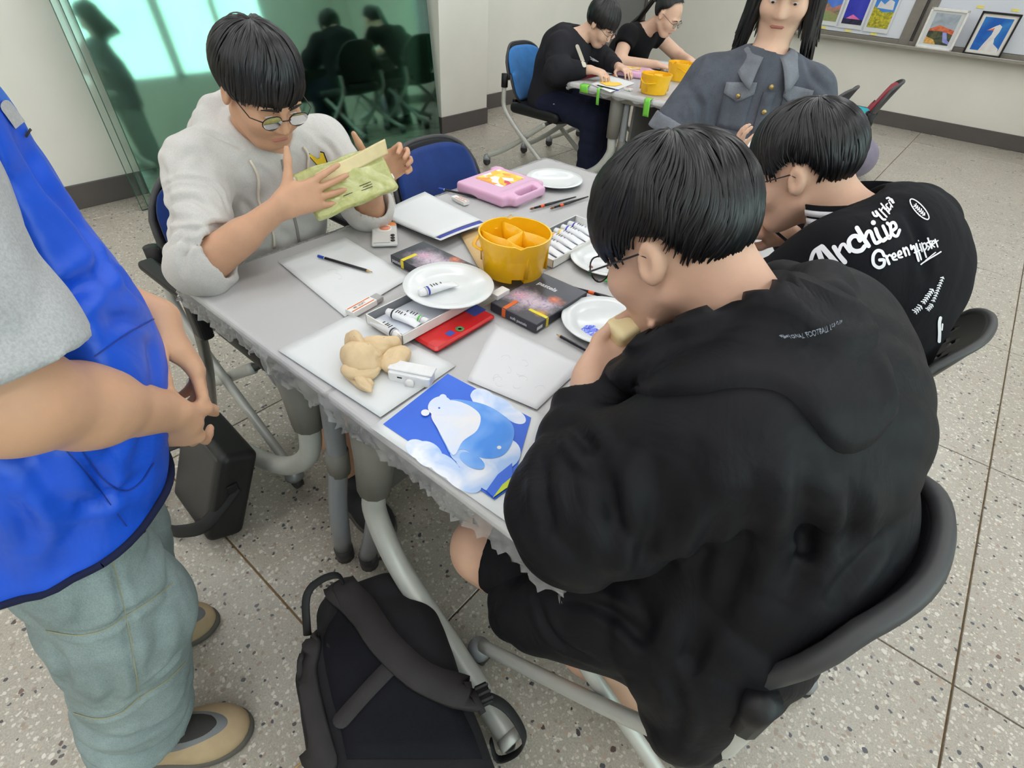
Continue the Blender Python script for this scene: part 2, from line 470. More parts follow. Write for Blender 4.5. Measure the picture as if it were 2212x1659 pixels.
for y0, y1 in ((-3.7, -3.0), (6.0, 7.95)): wb.box((3.1, (y0+y1)/2, CZ/2), (0.2, y1-y0, CZ))
wb.box((3.1, 1.5, 0.45), (0.2, 9.0, 0.9)).box((3.1, 1.5, 2.58), (0.2, 9.0, 0.34))
struct(wb.build('wall_window_side', M_wall))
struct(MB().box((-0.5, 2.1, CZ+0.05), (7.8, 11.8, 0.1)).build('ceiling', M_ceil))
def baseboard(name, c, d): struct(MB().box(c, d).build(name, M_base, bevel=0.004))
baseboard('baseboard_left', (-3.993, 0.0, 0.07), (0.016, 7.2, 0.14))
baseboard('baseboard_column', (-3.92, 3.9, 0.07), (0.36, 0.616, 0.14))
baseboard('baseboard_back', (-4.103, 5.95, 0.07), (0.016, 3.6, 0.14))
baseboard('baseboard_right', (-0.5, 7.743, 0.07), (7.2, 0.016, 0.14))
M_winframe = plain('window_frame_white', (220, 222, 220), 0.4)
def window_glass():
    m = NT('window_glass'); m.set(col=(0.9, 0.97, 0.95, 1), rough=0.02, spec=0.5)
    tr = m.n('ShaderNodeBsdfTransparent'); tr.inputs[0].default_value = (0.88, 0.97, 0.93, 1); mx = m.n('ShaderNodeMixShader')
    fr = m.n('ShaderNodeFresnel'); m.l(fr.outputs[0], mx.inputs[0]); gl = m.n('ShaderNodeBsdfGlossy'); gl.inputs['Roughness'].default_value = 0.02
    m.l(tr.outputs[0], mx.inputs[1]); m.l(gl.outputs[0], mx.inputs[2]); m.l(mx.outputs[0], m.t.nodes['Material Output'].inputs[0])
    return m.m
M_wing = window_glass()
for k, (y0, y1) in enumerate(((-3.0, -1.2), (-1.2, 0.6), (0.6, 2.4), (2.4, 4.2), (4.2, 6.0))):  # first two are unseen windows, added to throw light on the near floor
    w = MB()
    for a, b in (((y0+0.03), 0.06), ((y1-0.03), 0.06), ((y0+y1)/2, 0.07)): w.box((3.05, a, 1.65), (0.08, b, 1.5))
    for z in (0.93, 2.38): w.box((3.05, (y0+y1)/2, z), (0.08, y1-y0, 0.06))
    wo = struct(w.build('window_%d' % (k+1), M_winframe, bevel=0.004))
    for s_ in (-1, 1):
        MB().box((3.06, (y0+y1)/2+s_*(y1-y0)/4, 1.65), (0.006, (y1-y0)/2-0.1, 1.4)).build('pane', M_wing, wo)
# grey door in the left wall, beyond the far table
dr = struct(MB().box((-4.09, 7.06, 1.02), (0.05, 1.0, 2.04)).build('door_1', M_door, bevel=0.004))
fr = MB()
for y in (6.53, 7.59): fr.box((-4.09, y, 1.03), (0.08, 0.06, 2.06))
fr.box((-4.09, 7.06, 2.08), (0.08, 1.12, 0.06)); fr.build('door_frame', M_base, dr)
MB().tube([(-4.05, 6.64, 1.0), (-4.0, 6.64, 1.0), (-4.0, 6.76, 1.0)], 0.011).build('handle', M_alu, dr)
MB().box((-4.062, 6.80, 0.93), (0.004, 0.10, 0.06)).build('sticker', plain('door_sticker', (230, 230, 226), 0.5), dr)
# ceiling lights
M_diff = NT('lamp_diffuser'); M_diff.set(col=(1, 1, 1, 1), emit=(0.97, 0.975, 1.0, 1), estr=LAMP_POWER); M_diff = M_diff.m
lamp0 = None; nlamp = 0
for x in (-2.95, -1.62, -0.3, 1.02, 2.34):
    for y in (-3.05, -1.5, 0.05, 1.6, 3.15, 4.7, 6.25):
        if lamp0 is None:
            lamp0 = thing('ceiling_light', 'x', 'light', (x, y, CZ), 0, 'fluorescent ceiling lights')
            b = MB().box((0, 0, -0.03), (0.34, 1.30, 0.06)); b.build('housing', M_lampbody, lamp0, bevel=0.006)
            MB().box((0, 0, -0.064), (0.28, 1.24, 0.008)).build('diffuser', M_diff, lamp0); L = lamp0
        else: L = copy_tree(lamp0); L.location = (x, y, CZ)
        L['label'] = 'white fluorescent light fixture on the ceiling above the art room'
# leaning sheets of green glass
def glassmat(name, tr, refl):
    m = NT(name); t = m.n('ShaderNodeBsdfTransparent'); t.inputs[0].default_value = tr
    g = m.n('ShaderNodeBsdfGlossy'); g.inputs['Roughness'].default_value = 0.05; g.inputs[0].default_value = (0.7, 1.0, 0.88, 1)
    lw = m.n('ShaderNodeFresnel'); lw.inputs[0].default_value = 1.5
    sm = m.noise(m.coord(kind='World', vec=(2, 2, 0.8)), 3, 4)
    rm = m.n('ShaderNodeMapRange'); rm.inputs[3].default_value = refl*0.7; rm.inputs[4].default_value = refl*1.3; m.l(sm, rm.inputs[0])
    ad = m.n('ShaderNodeMath', operation='ADD'); m.l(lw.outputs[0], ad.inputs[0]); m.l(rm.outputs[0], ad.inputs[1])
    mx = m.n('ShaderNodeMixShader'); m.l(ad.outputs[0], mx.inputs[0]); m.l(t.outputs[0], mx.inputs[1]); m.l(g.outputs[0], mx.inputs[2])
    m.l(mx.outputs[0], m.t.nodes['Material Output'].inputs[0]); return m.m
M_glass = glassmat('green_sheet_glass', (0.76, 0.97, 0.89, 1), 0.16)
M_glassc = glassmat('clear_sheet_glass', (0.965, 0.985, 0.975, 1), 0.0)
M_gedge = plain('glass_edge', (40, 84, 68), 0.2)
GL = ['rearmost clear glass sheet leaning on the cream wall, its edge showing furthest left', 'middle clear glass sheet leaning on the cream wall between two others',
      'front green glass sheet leaning on the wall behind the hooded student']
for k in range(3):
    x0 = -3.73+0.014*k; y0 = 1.03+0.035*k; y1 = 3.53-0.02*(2-k)
    o = thing('glass_sheet', GL[k], 'glass sheet', (x0, (y0+y1)/2, 0.0), 0, 'leaning glass sheets')
    lean = math.atan2(0.262, 2.25); Rm = Matrix.Rotation(-lean, 4, 'Y'); H = 2.25; Wd = y1-y0
    mb = MB().box((0, 0, H/2+0.002), (0.008, Wd, H)); mb.xf(Rm); mb.build('pane', M_glass if k == 2 else M_glassc, o)
    e = MB()
    for s_ in (-1, 1): e.box((0, s_*Wd/2, H/2+0.002), (0.0085, 0.003, H))
    e.box((0, 0, 0.003), (0.0085, Wd, 0.003)).box((0, 0, H+0.001), (0.0085, Wd, 0.003)); e.xf(Rm); e.build('polished_edge', M_gedge, o)
# whiteboards on the right wall
wbd = thing('whiteboard', 'long wall whiteboard with grey frame and metal tray on the cream wall', 'whiteboard', (-0.9, 7.75, 0.75))
MB().box((-0.87, -0.015, 0.62), (1.46, 0.02, 1.14)).build('panel', M_board, wbd)
MB().box((0.97, -0.015, 0.62), (2.0, 0.02, 1.14)).build('panel', M_board, wbd)
p = MB(); p.box((-0.155, -0.02, 0.62), (0.10, 0.03, 1.24)); p.build('post', M_grayrail, wbd, bevel=0.003)
p = MB(); p.box((-0.03, -0.02, 0.62), (0.08, 0.03, 1.24)); p.build('post', M_grayrail, wbd, bevel=0.003)
p = MB(); p.box((-0.092, -0.016, 0.62), (0.02, 0.02, 1.24)); p.build('gap_strip', plain('dark_gap', (60, 56, 54), 0.6), wbd)
for z in (0.02, 1.22):
    MB().box((0.2, -0.018, z), (3.6, 0.026, 0.05)).build('rail', M_grayrail, wbd, bevel=0.003)
MB().box((0.2, -0.06, -0.012), (3.6, 0.10, 0.016)).box((0.2, -0.112, -0.004), (3.6, 0.012, 0.03)).build('tray', M_alu, wbd, bevel=0.004)
# ---------------------------------------------------------------- tables
M_top = plain('table_laminate', (242, 241, 238), 0.4, var=0.02)
M_tube = plain('light_grey_tube', (190, 190, 184), 0.38, metal=0.15, var=0.03)
M_tube2 = plain('blue_grey_tube', (150, 152, 156), 0.4, metal=0.3, var=0.03)
M_cover = plain('grey_leg_cover', (122, 118, 112), 0.55, var=0.03)
M_panel = plain('dark_grey_panel', (92, 90, 88), 0.6, var=0.03)
M_blk = plain('black_plastic', (19, 19, 22), 0.42, var=0.1, bump=0.15, bscale=500, spec=0.35)
M_blk2 = plain('dark_grey_plastic', (58, 58, 60), 0.5, var=0.05)
M_chrome = plain('worn_steel', (142, 140, 136), 0.3, metal=0.8, var=0.08)
def film():
    m = NT('clear_plastic_film'); co = m.coord(kind='World')
    st = m.noise(m.coord(kind='World', vec=(7, 28, 10)), 2.2, 5, 0.62, 2.4); s2 = m.noise(m.coord(kind='World', vec=(30, 9, 10)), 1.7, 4, 0.6, 2.0)
    nrm = m.bump(st, 0.6, 0.010); nrm = m.bump(s2, 0.5, 0.006, nrm)
    t = m.n('ShaderNodeBsdfTransparent'); t.inputs[0].default_value = (0.985, 0.985, 0.99, 1)
    g = m.n('ShaderNodeBsdfGlossy'); g.inputs['Roughness'].default_value = 0.12; m.l(nrm, g.inputs['Normal'])
    d = m.n('ShaderNodeBsdfDiffuse'); d.inputs[0].default_value = (0.93, 0.93, 0.95, 1)
    a = m.n('ShaderNodeMixShader'); a.inputs[0].default_value = 0.24; m.l(t.outputs[0], a.inputs[1]); m.l(d.outputs[0], a.inputs[2])
    fr = m.n('ShaderNodeFresnel'); fr.inputs[0].default_value = 1.45
    b = m.n('ShaderNodeMixShader'); m.l(fr.outputs[0], b.inputs[0]); m.l(a.outputs[0], b.inputs[1]); m.l(g.outputs[0], b.inputs[2])
    m.l(b.outputs[0], m.t.nodes['Material Output'].inputs[0]); return m.m
M_film = film()

def table(label, x0, x1, y0, y1, zt, post, sweep, inner, panel_x, group):
    cx, cy = (x0+x1)/2, (y0+y1)/2
    t = thing('folding_table', label, 'table', (cx, cy, 0), 0, group)
    MB().box((0, 0, zt-0.0135), (x1-x0-0.004, y1-y0, 0.025)).build('tabletop', M_top, t, bevel=0.008)
    for s in (1, -1):
        def Y(pts): return [(p[0]-cx, s*(p[1]-cy), p[2]) for p in pts]
        leg = MB().tube(Y(bez(post[1:]+sweep, 30)), 0.027, 12).build('leg', M_tube, t)
        MB().tube(Y(post), [0.046, 0.043, 0.038], 12).build('leg_cover', M_cover, leg)
        e = Y([sweep[-1]])[0]; e0 = Y([sweep[-2]])[0]
        d = unit(np.array(e)-np.array(e0))
        MB().tube([np.array(e)-d*0.012, np.array(e)+d*0.012], 0.0285, 12).build('end_cap', M_tube, leg)
        MB().tube([(e[0], e[1], max(0.0, e[2]-0.055)), (e[0], e[1], e[2]-0.015)], 0.014, 10).build('glide', M_blk2, leg)
        l2 = MB().tube(Y(bez(inner, 18)), 0.024, 12).build('leg', M_tube2, t)
        q = Y([inner[-1]])[0]; MB().tube([(q[0], q[1], 0.0), (q[0], q[1], 0.05)], 0.026, 12).build('glide', M_blk2, l2)
        q = Y([inner[1]])[0]; MB().tube([(q[0]-0.004, q[1], q[2]-0.05), (q[0]+0.004, q[1], q[2]+0.03)], 0.028, 12).build('collar', M_cover, l2)
        MB().box((0.0, s*(y0+0.06-cy), zt-0.043), (x1-x0-0.12, 0.05, 0.034)).build('support_rail', M_cover, t, bevel=0.004)
    MB().box((panel_x-cx, 0, 0.53), (0.018, y1-y0-0.16, 0.29)).build('modesty_panel', M_panel, t, bevel=0.003)
    return t
TZ = 0.72; TX0, TX1, TXm, TY0, TY1 = -1.33, -0.18, -0.745, 0.385, 1.86
table('white folding table, left half of the pair under the hooded student\'s elbows', TX0, TXm, TY0, TY1, TZ,
      [(-0.935, 0.42, 0.69), (-0.92, 0.42, 0.58), (-0.925, 0.42, 0.49)], [(-0.96, 0.415, 0.36), (-1.10, 0.405, 0.215), (-1.30, 0.395, 0.115), (-1.47, 0.385, 0.08)],
      [(-0.83, 0.44, 0.66), (-0.845, 0.43, 0.42), (-0.86, 0.41, 0.24), (-0.872, 0.40, 0.05)], -0.815, 'folding tables in the front pair')
table('white folding table, right half of the pair in front of the black-jacket student', TXm, TX1, TY0, TY1, TZ,
      [(-0.655, 0.42, 0.69), (-0.665, 0.42, 0.57), (-0.68, 0.415, 0.46)], [(-0.685, 0.41, 0.36), (-0.60, 0.40, 0.225), (-0.42, 0.385, 0.115), (-0.27, 0.36, 0.07), (-0.20, 0.345, 0.06)],
      [(-0.70, 0.45, 0.66), (-0.72, 0.45, 0.42), (-0.76, 0.44, 0.2), (-0.80, 0.43, 0.05)], -0.71, 'folding tables in the front pair')

def film_sheet(name, label, x0, x1, y0, y1, zt, drop, seed, nx=90, ny=110, tape=None):
    r = np.random.default_rng(seed)
    th = r.uniform(0, 2*PI, (4, 12)); am = r.uniform(0.2, 1, (4, 12))
    cx, cy = (x0+x1)/2, (y0+y1)/2; hx, hy = (x1-x0)/2, (y1-y0)/2
    o = thing(name, label, 'plastic sheet', (cx, cy, zt))
    def wav(k, s): return sum(am[k, i]*math.sin((i+2)*s*2.3+th[k, i]) for i in range(12))/5.0
    def fn(u, v):
        X = (2*u-1)*(hx+drop); Y = (2*v-1)*(hy+drop)
        ox = max(0, abs(X)-hx); oy = max(0, abs(Y)-hy)
        x = max(-hx, min(hx, X)); y = max(-hy, min(hy, Y)); z = 0.0022
        if ox > 0 or oy > 0:
            k = (0 if X > 0 else 1) if ox > oy else (2 if Y > 0 else 3); s = (Y if ox > oy else X)*6
            d = max(ox, oy); rr = d/drop
            ln = drop*(0.72+0.35*wav(k, s*0.5))
            z -= rr*max(0.02, ln)
            b = 0.004+0.016*abs(wav(k, s*1.9+rr*1.2))*min(1, rr*2)+0.012*rr*wav(k, s*3.1+2*rr)
            if ox > 0: x += math.copysign(b, X)
            if oy > 0: y += math.copysign(b, Y)
            if ox <= oy: x += 0.006*wav(k, s*5)*rr
            else: y += 0.006*wav(k, s*5)*rr
        else:
            z += 0.0009*(1+wav(0, X*9+Y*4)*wav(1, Y*11))
        return (x, y, z)
    MB().grid(fn, nx, ny).build('film', M_film, o)
    return o
film_sheet('plastic_sheet', 'clear wrinkled plastic film wrapped over the front table pair', TX0, TX1, TY0, TY1, TZ, 0.075, 3, 130, 150)
# far table
T2Z = 0.715; U0, U1, UY0, UY1 = -2.17, -0.97, 3.22, 4.72; Um = (U0+U1)/2
def far_leg(px, sgn):
    post = [(px, UY0+0.06, 0.685), (px, UY0+0.06, 0.56), (px, UY0+0.06, 0.44)]
    sweep = [(px, UY0+0.06, 0.34), (px+sgn*0.08, UY0+0.05, 0.22), (px+sgn*0.24, UY0+0.04, 0.13), (px+sgn*0.46, UY0+0.03, 0.07)]
    inn = [(px-sgn*0.05, UY0+0.09, 0.66), (px-sgn*0.06, UY0+0.09, 0.4), (px-sgn*0.08, UY0+0.08, 0.2), (px-sgn*0.1, UY0+0.08, 0.05)]
    return post, sweep, inn
a = far_leg(-1.83, -1); table('white folding table, left half of the far pair beside the dark hoodie student', U0, Um, UY0, UY1, T2Z, a[0], a[1], a[2], -1.72, 'folding tables in the far pair')
a = far_leg(-1.40, 1); table('white folding table, right half of the far pair behind the denim shirt', Um, U1, UY0, UY1, T2Z, a[0], a[1], a[2], -1.42, 'folding tables in the far pair')
film_sheet('plastic_sheet', 'clear plastic film wrapped over the far table pair', U0, U1, UY0, UY1, T2Z, 0.05, 5, 60, 70)

# ---------------------------------------------------------------- chairs
def back_surface(u, v, w=0.215, h=0.36, zb=0.47, off=0.0):
    """u -1..1 across, v 0..1 up"""
    c = 1-0.22*max(0, abs(v-0.5)*2-0.55)**2*4
    y = u*w*c*(0.90+0.10*math.sin(v*PI))
    x = -0.205-0.10*v-0.03*v*v+0.045*abs(u)**2.4+off
    return (x, y, zb+v*h-0.035*abs(u)**4*(1 if v > 0.5 else -0.6))
def make_chair(label, pad=None, loc=(0, 0, 0), rz=0.0, arms=False, group=None, seatmat=None, shell=None, perf=None, thick=0.014):
    ch = thing('office_chair', label, 'chair', loc, rz, group)
    seat = []
    s = SDF(0.009); s.rbox((0.0, 0, 0.435), (0.19, 0.18, 0.006), 0.03, k=0.01)
    v, q = s.mesh(); v[:, 2] += 0.9*(v[:, 1]**2)*0.5-0.25*np.maximum(0, v[:, 0]-0.1)**2
    me = quadmesh('seat', v, q); me.materials.append(seatmat or M_blk); _link(bpy.data.objects.new('seat', me), ch)
    perf = (pad is None) if perf is None else perf
    nu, nv = 40, 30
    mb = MB(); vs = [back_surface(2*i/nu-1, j/nv) for i in range(nu+1) for j in range(nv+1)]; fs = []
    for i in range(nu):
        for j in range(nv):
            if perf and 6 <= i < nu-6 and 5 <= j < nv-5 and (i % 4 in (1, 2)) and ((j+(2 if (i//4) % 2 else 0)) % 4 == 1): continue
            fs.append((i*(nv+1)+j, (i+1)*(nv+1)+j, (i+1)*(nv+1)+j+1, i*(nv+1)+j+1))
    mb.add(vs, fs, True); bk = mb.build('backrest', shell or M_blk, ch, solid=thick)
    rim = [back_surface(math.copysign(min(1, abs(a)), a), b) for a, b in
           [(-1, t) for t in np.linspace(0, 1, 12)]+[(t, 1) for t in np.linspace(-0.9, 0.9, 16)]+[(1, t) for t in np.linspace(1, 0, 12)]+[(t, 0) for t in np.linspace(0.9, -0.9, 16)]+[(-1, 0)]]
    MB().tube(rim, 0.002+thick*0.5, 8).build('backrest_rim', M_blk2, bk)
    if pad is not None:
        MB().grid(lambda a, b: back_surface((2*a-1)*0.92, 0.05+0.9*b, off=0.014+0.012*(1-(2*a-1)**4)*(1-(2*b-1)**4)), 20, 18).build('back_pad', pad, ch, solid=0.012)
    MB().box((-0.225, 0, 0.47), (0.03, 0.30, 0.05)).build('back_bracket', M_blk, ch, bevel=0.008)
    for sy in (1, -1):
        y = sy*0.235
        f1 = MB().tube(bez([(-0.245, y, 0.64), (-0.25, y, 0.53), (-0.235, y, 0.44), (-0.12, y, 0.33), (0.08, y, 0.19), (0.24, y, 0.085)], 30), 0.0145, 10, flat=1.25).build('front_leg', M_tube, ch)
        f2 = MB().tube(bez([(0.12, y-sy*0.03, 0.40), (0.02, y-sy*0.03, 0.33), (-0.16, y-sy*0.025, 0.20), (-0.30, y-sy*0.01, 0.115), (-0.39, y, 0.075)], 24), 0.0145, 10, flat=1.25).build('rear_leg', M_tube, ch)
        MB().tube([(-0.247, y, 0.58), (-0.247, y, 0.665)], 0.024, 12).build('leg_cap', M_blk, f1)
        MB().tube([(0.12, y-sy*0.03, 0.40), (0.12, sy*0.12, 0.405)], 0.012, 8).build('seat_rail', M_blk2, f2)
        for (x, yy), pr in (((0.25, y), f1), ((-0.40, y), f2)):
            cst = MB().tube([(x, yy-0.012, 0.028), (x, yy+0.012, 0.028)], 0.028, 16).build('wheel', M_blk2, pr)
            MB().lathe([(0.0, 0.075), (0.02, 0.07), (0.029, 0.05), (0.03, 0.035), (0.024, 0.034)], 14, (x, yy, 0.01)).build('caster_hood', M_tube2, pr)
        if arms:
            MB().box((-0.02, sy*0.285, 0.66), (0.30, 0.045, 0.03)).build('armrest', M_blk, ch, bevel=0.012, seg=3)
            MB().box((0.085, sy*0.285, 0.60), (0.055, 0.038, 0.13)).build('arm_bracket', M_blk, ch, bevel=0.012, seg=3)
            MB().tube(bez([(0.06, sy*0.285, 0.56), (0.01, sy*0.285, 0.40), (-0.09, sy*0.285, 0.2), (-0.16, sy*0.285, 0.06)], 14), 0.016, 10).build('arm_post', M_chrome, ch)
            MB().tube([(-0.165, sy*0.285-0.012, 0.03), (-0.165, sy*0.285+0.012, 0.03)], 0.03, 14).build('wheel', M_blk2, ch)
    return ch
M_navy = cloth('navy_chair_fabric', (32, 58, 120), wrinkle=0.1)
M_blue = cloth('blue_chair_fabric', (62, 128, 196), wrinkle=0.1)
M_red = cloth('red_chair_fabric', (150, 26, 44), wrinkle=0.1)
CG = 'wheeled nesting chairs'
# ---------------------------------------------------------------- people
def skinmat(name, rgb, var=0.07):
    m = NT(name); co = m.coord(kind='World'); c = srgb(*rgb)
    lo = (c[0]*0.93, c[1]*(1-var), c[2]*(1-var), 1); hi = (min(1, c[0]*1.05), c[1]*1.03, c[2]*1.02, 1)
    col = m.ramp(m.noise(co, 22, 4), [(0.3, lo), (0.7, hi)])
    m.set(col=col, rough=0.5, spec=0.35, sss=0.12, normal=m.bump(m.noise(co, 420, 3), 0.12, 0.0006))
    m.p.inputs['Subsurface Radius'].default_value = (0.012, 0.005, 0.003); m.p.inputs['Subsurface Scale'].default_value = 0.6
    return m.m
M_skin = skinmat('skin_warm', (204, 158, 128)); M_skin2 = skinmat('skin_light', (214, 174, 150)); M_skin3 = skinmat('skin_fair', (222, 184, 160))
M_hair = NT('black_hair'); _co = M_hair.coord(kind='World')
M_hair.set(col=M_hair.ramp(M_hair.noise(_co, 60, 3), [(0.3, srgb(9, 9, 11)), (0.75, srgb(25, 24, 28))]), rough=0.36, spec=0.5); M_hair = M_hair.m
M_eyew = plain('eye_white', (226, 222, 216), 0.2); M_iris = plain('dark_iris', (34, 24, 20), 0.15); M_lip = plain('lip', (176, 108, 98), 0.45); M_brow = plain('eyebrow_hair', (38, 32, 30), 0.8)
M_gframe = plain('black_glasses_frame', (22, 22, 24), 0.3)
def lens_mat():
    m = NT('spectacle_lens'); t = m.n('ShaderNodeBsdfTransparent'); g = m.n('ShaderNodeBsdfGlossy'); g.inputs['Roughness'].default_value = 0.02
    x = m.n('ShaderNodeMixShader'); f = m.n('ShaderNodeFresnel'); m.l(f.outputs[0], x.inputs[0]); m.l(t.outputs[0], x.inputs[1]); m.l(g.outputs[0], x.inputs[2])
    m.l(x.outputs[0], m.t.nodes['Material Output'].inputs[0]); return m.m
M_lens = lens_mat()
def frame3(fwd, up):
    f = unit(fwd); r = unit(np.cross(f, up)); u = np.cross(r, f)
    return np.stack([r, f, u], 1)            # columns right, forward, up
def head_sdf(s, c, F, sc=1.0, ear=True):
    c = np.array(c, float)
    def L(x, y, z): return c+sc*(F @ np.array([x, y, z]))
    s.ell(L(0, -0.012, 0.03), np.array([0.074, 0.094, 0.088])*sc, F, 0.02)
    s.ell(L(0, 0.030, -0.035), np.array([0.060, 0.064, 0.078])*sc, F, 0.03)
    s.ell(L(0, 0.062, -0.093), np.array([0.030, 0.026, 0.020])*sc, F, 0.03)
    for x in (-1, 1):
        s.ell(L(x*0.040, 0.060, -0.028), np.array([0.026, 0.026, 0.026])*sc, F, 0.03)
        s.cap(L(x*0.052, 0.0, -0.055), L(x*0.030, 0.055, -0.092), 0.020*sc, 0.018*sc, 0.025)
        s.ell(L(x*0.033, 0.094, 0.004), np.array([0.021, 0.016, 0.013])*sc, F, 0.014, 's')
        s.ell(L(x*0.032, 0.073, 0.002), np.array([0.015, 0.0135, 0.0115])*sc, F, 0.004)
        s.cap(L(x*0.016, 0.089, 0.020), L(x*0.050, 0.078, 0.021), 0.0065*sc, 0.006*sc, 0.012)
        if ear:
            E3 = F @ np.array(Matrix.Rotation(x*math.radians(-24), 3, 'Z') @ Matrix.Rotation(math.radians(12), 3, 'X'))
            s.ell(L(x*0.078, -0.010, -0.004), np.array([0.0115, 0.0185, 0.031])*sc, E3, 0.006)
            s.ell(L(x*0.0895, -0.004, -0.001), np.array([0.0065, 0.010, 0.018])*sc, E3, 0.006, 's')
    s.cap(L(0, 0.086, 0.012), L(0, 0.104, -0.030), 0.0085*sc, 0.0105*sc, 0.012)
    for x in (-1, 1): s.ell(L(x*0.011, 0.096, -0.034), np.array([0.008, 0.009, 0.007])*sc, F, 0.006)
    s.cap(L(-0.016, 0.086, -0.062), L(0.016, 0.086, -0.062), 0.0055*sc, None, 0.006); s.cap(L(-0.012, 0.085, -0.070), L(0.012, 0.085, -0.070), 0.006*sc, None, 0.006)
    return L
def face_parts(parent, L, sc=1.0, glasses=True, eyes=True):
    def off(p): return np.array(p)-np.array(root_of(parent).location)
    if eyes:
        for x in (-1, 1):
            e = MB(); pts = [L(x*0.032+0.010*math.cos(a)*1.0, 0.0868-0.0022*abs(math.cos(a)), 0.001+0.0030*math.sin(a)) for a in np.linspace(0, 2*PI, 14, endpoint=False)]
            e.add([off(p) for p in pts]+[off(L(x*0.032, 0.0885, 0.002))], [(i, (i+1) % 14, 14) for i in range(14)], True); eo = e.build('eye', M_eyew, parent)
            e = MB(); pts = [L(x*0.032+0.0046*math.cos(a), 0.0885, -0.0006+0.0034*math.sin(a)) for a in np.linspace(0, 2*PI, 12, endpoint=False)]
            e.add([off(p) for p in pts]+[off(L(x*0.032, 0.0895, 0.0005))], [(i, (i+1) % 12, 12) for i in range(12)], True); e.build('iris', M_iris, eo)
            MB().tube([off(L(x*0.014, 0.0955, 0.020)), off(L(x*0.032, 0.0935, 0.026)), off(L(x*0.052, 0.083, 0.021))], [0.0018, 0.0030, 0.0012], 6).build('eyebrow', M_brow, parent)
        MB().tube([off(L(a, 0.0915-3.5*a*a, -0.0655-0.3*abs(a)*0.05)) for a in np.linspace(-0.021, 0.021, 9)], [0.001]+[0.0048]*7+[0.001], 8).build('lips', M_lip, parent)
    if glasses:
        g = MB()
        for x in (-1, 1):
            pts = [off(L(x*0.034+0.024*math.cos(a), 0.106-0.004*abs(math.cos(a)), 0.0+0.0185*math.sin(a))) for a in np.linspace(0, 2*PI, 21)]
            g.tube(pts, 0.0013, 6, cap=False)
            g.tube([off(L(x*0.058, 0.103, 0.006)), off(L(x*0.079, 0.085, 0.008)), off(L(x*0.083, 0.0, 0.012)), off(L(x*0.081, -0.02, -0.004))], 0.0014, 6)
        g.tube([off(L(-0.011, 0.106, 0.003)), off(L(0, 0.110, 0.006)), off(L(0.011, 0.106, 0.003))], 0.0013, 6)
        go = g.build('glasses', M_gframe, parent)
        for x in (-1, 1):
            l = MB(); pts = [off(L(x*0.034+0.0235*math.cos(a), 0.105, 0.018*math.sin(a))) for a in np.linspace(0, 2*PI, 16, endpoint=False)]
            l.add(pts, [tuple(range(16))]); l.build('lens', M_lens, go)
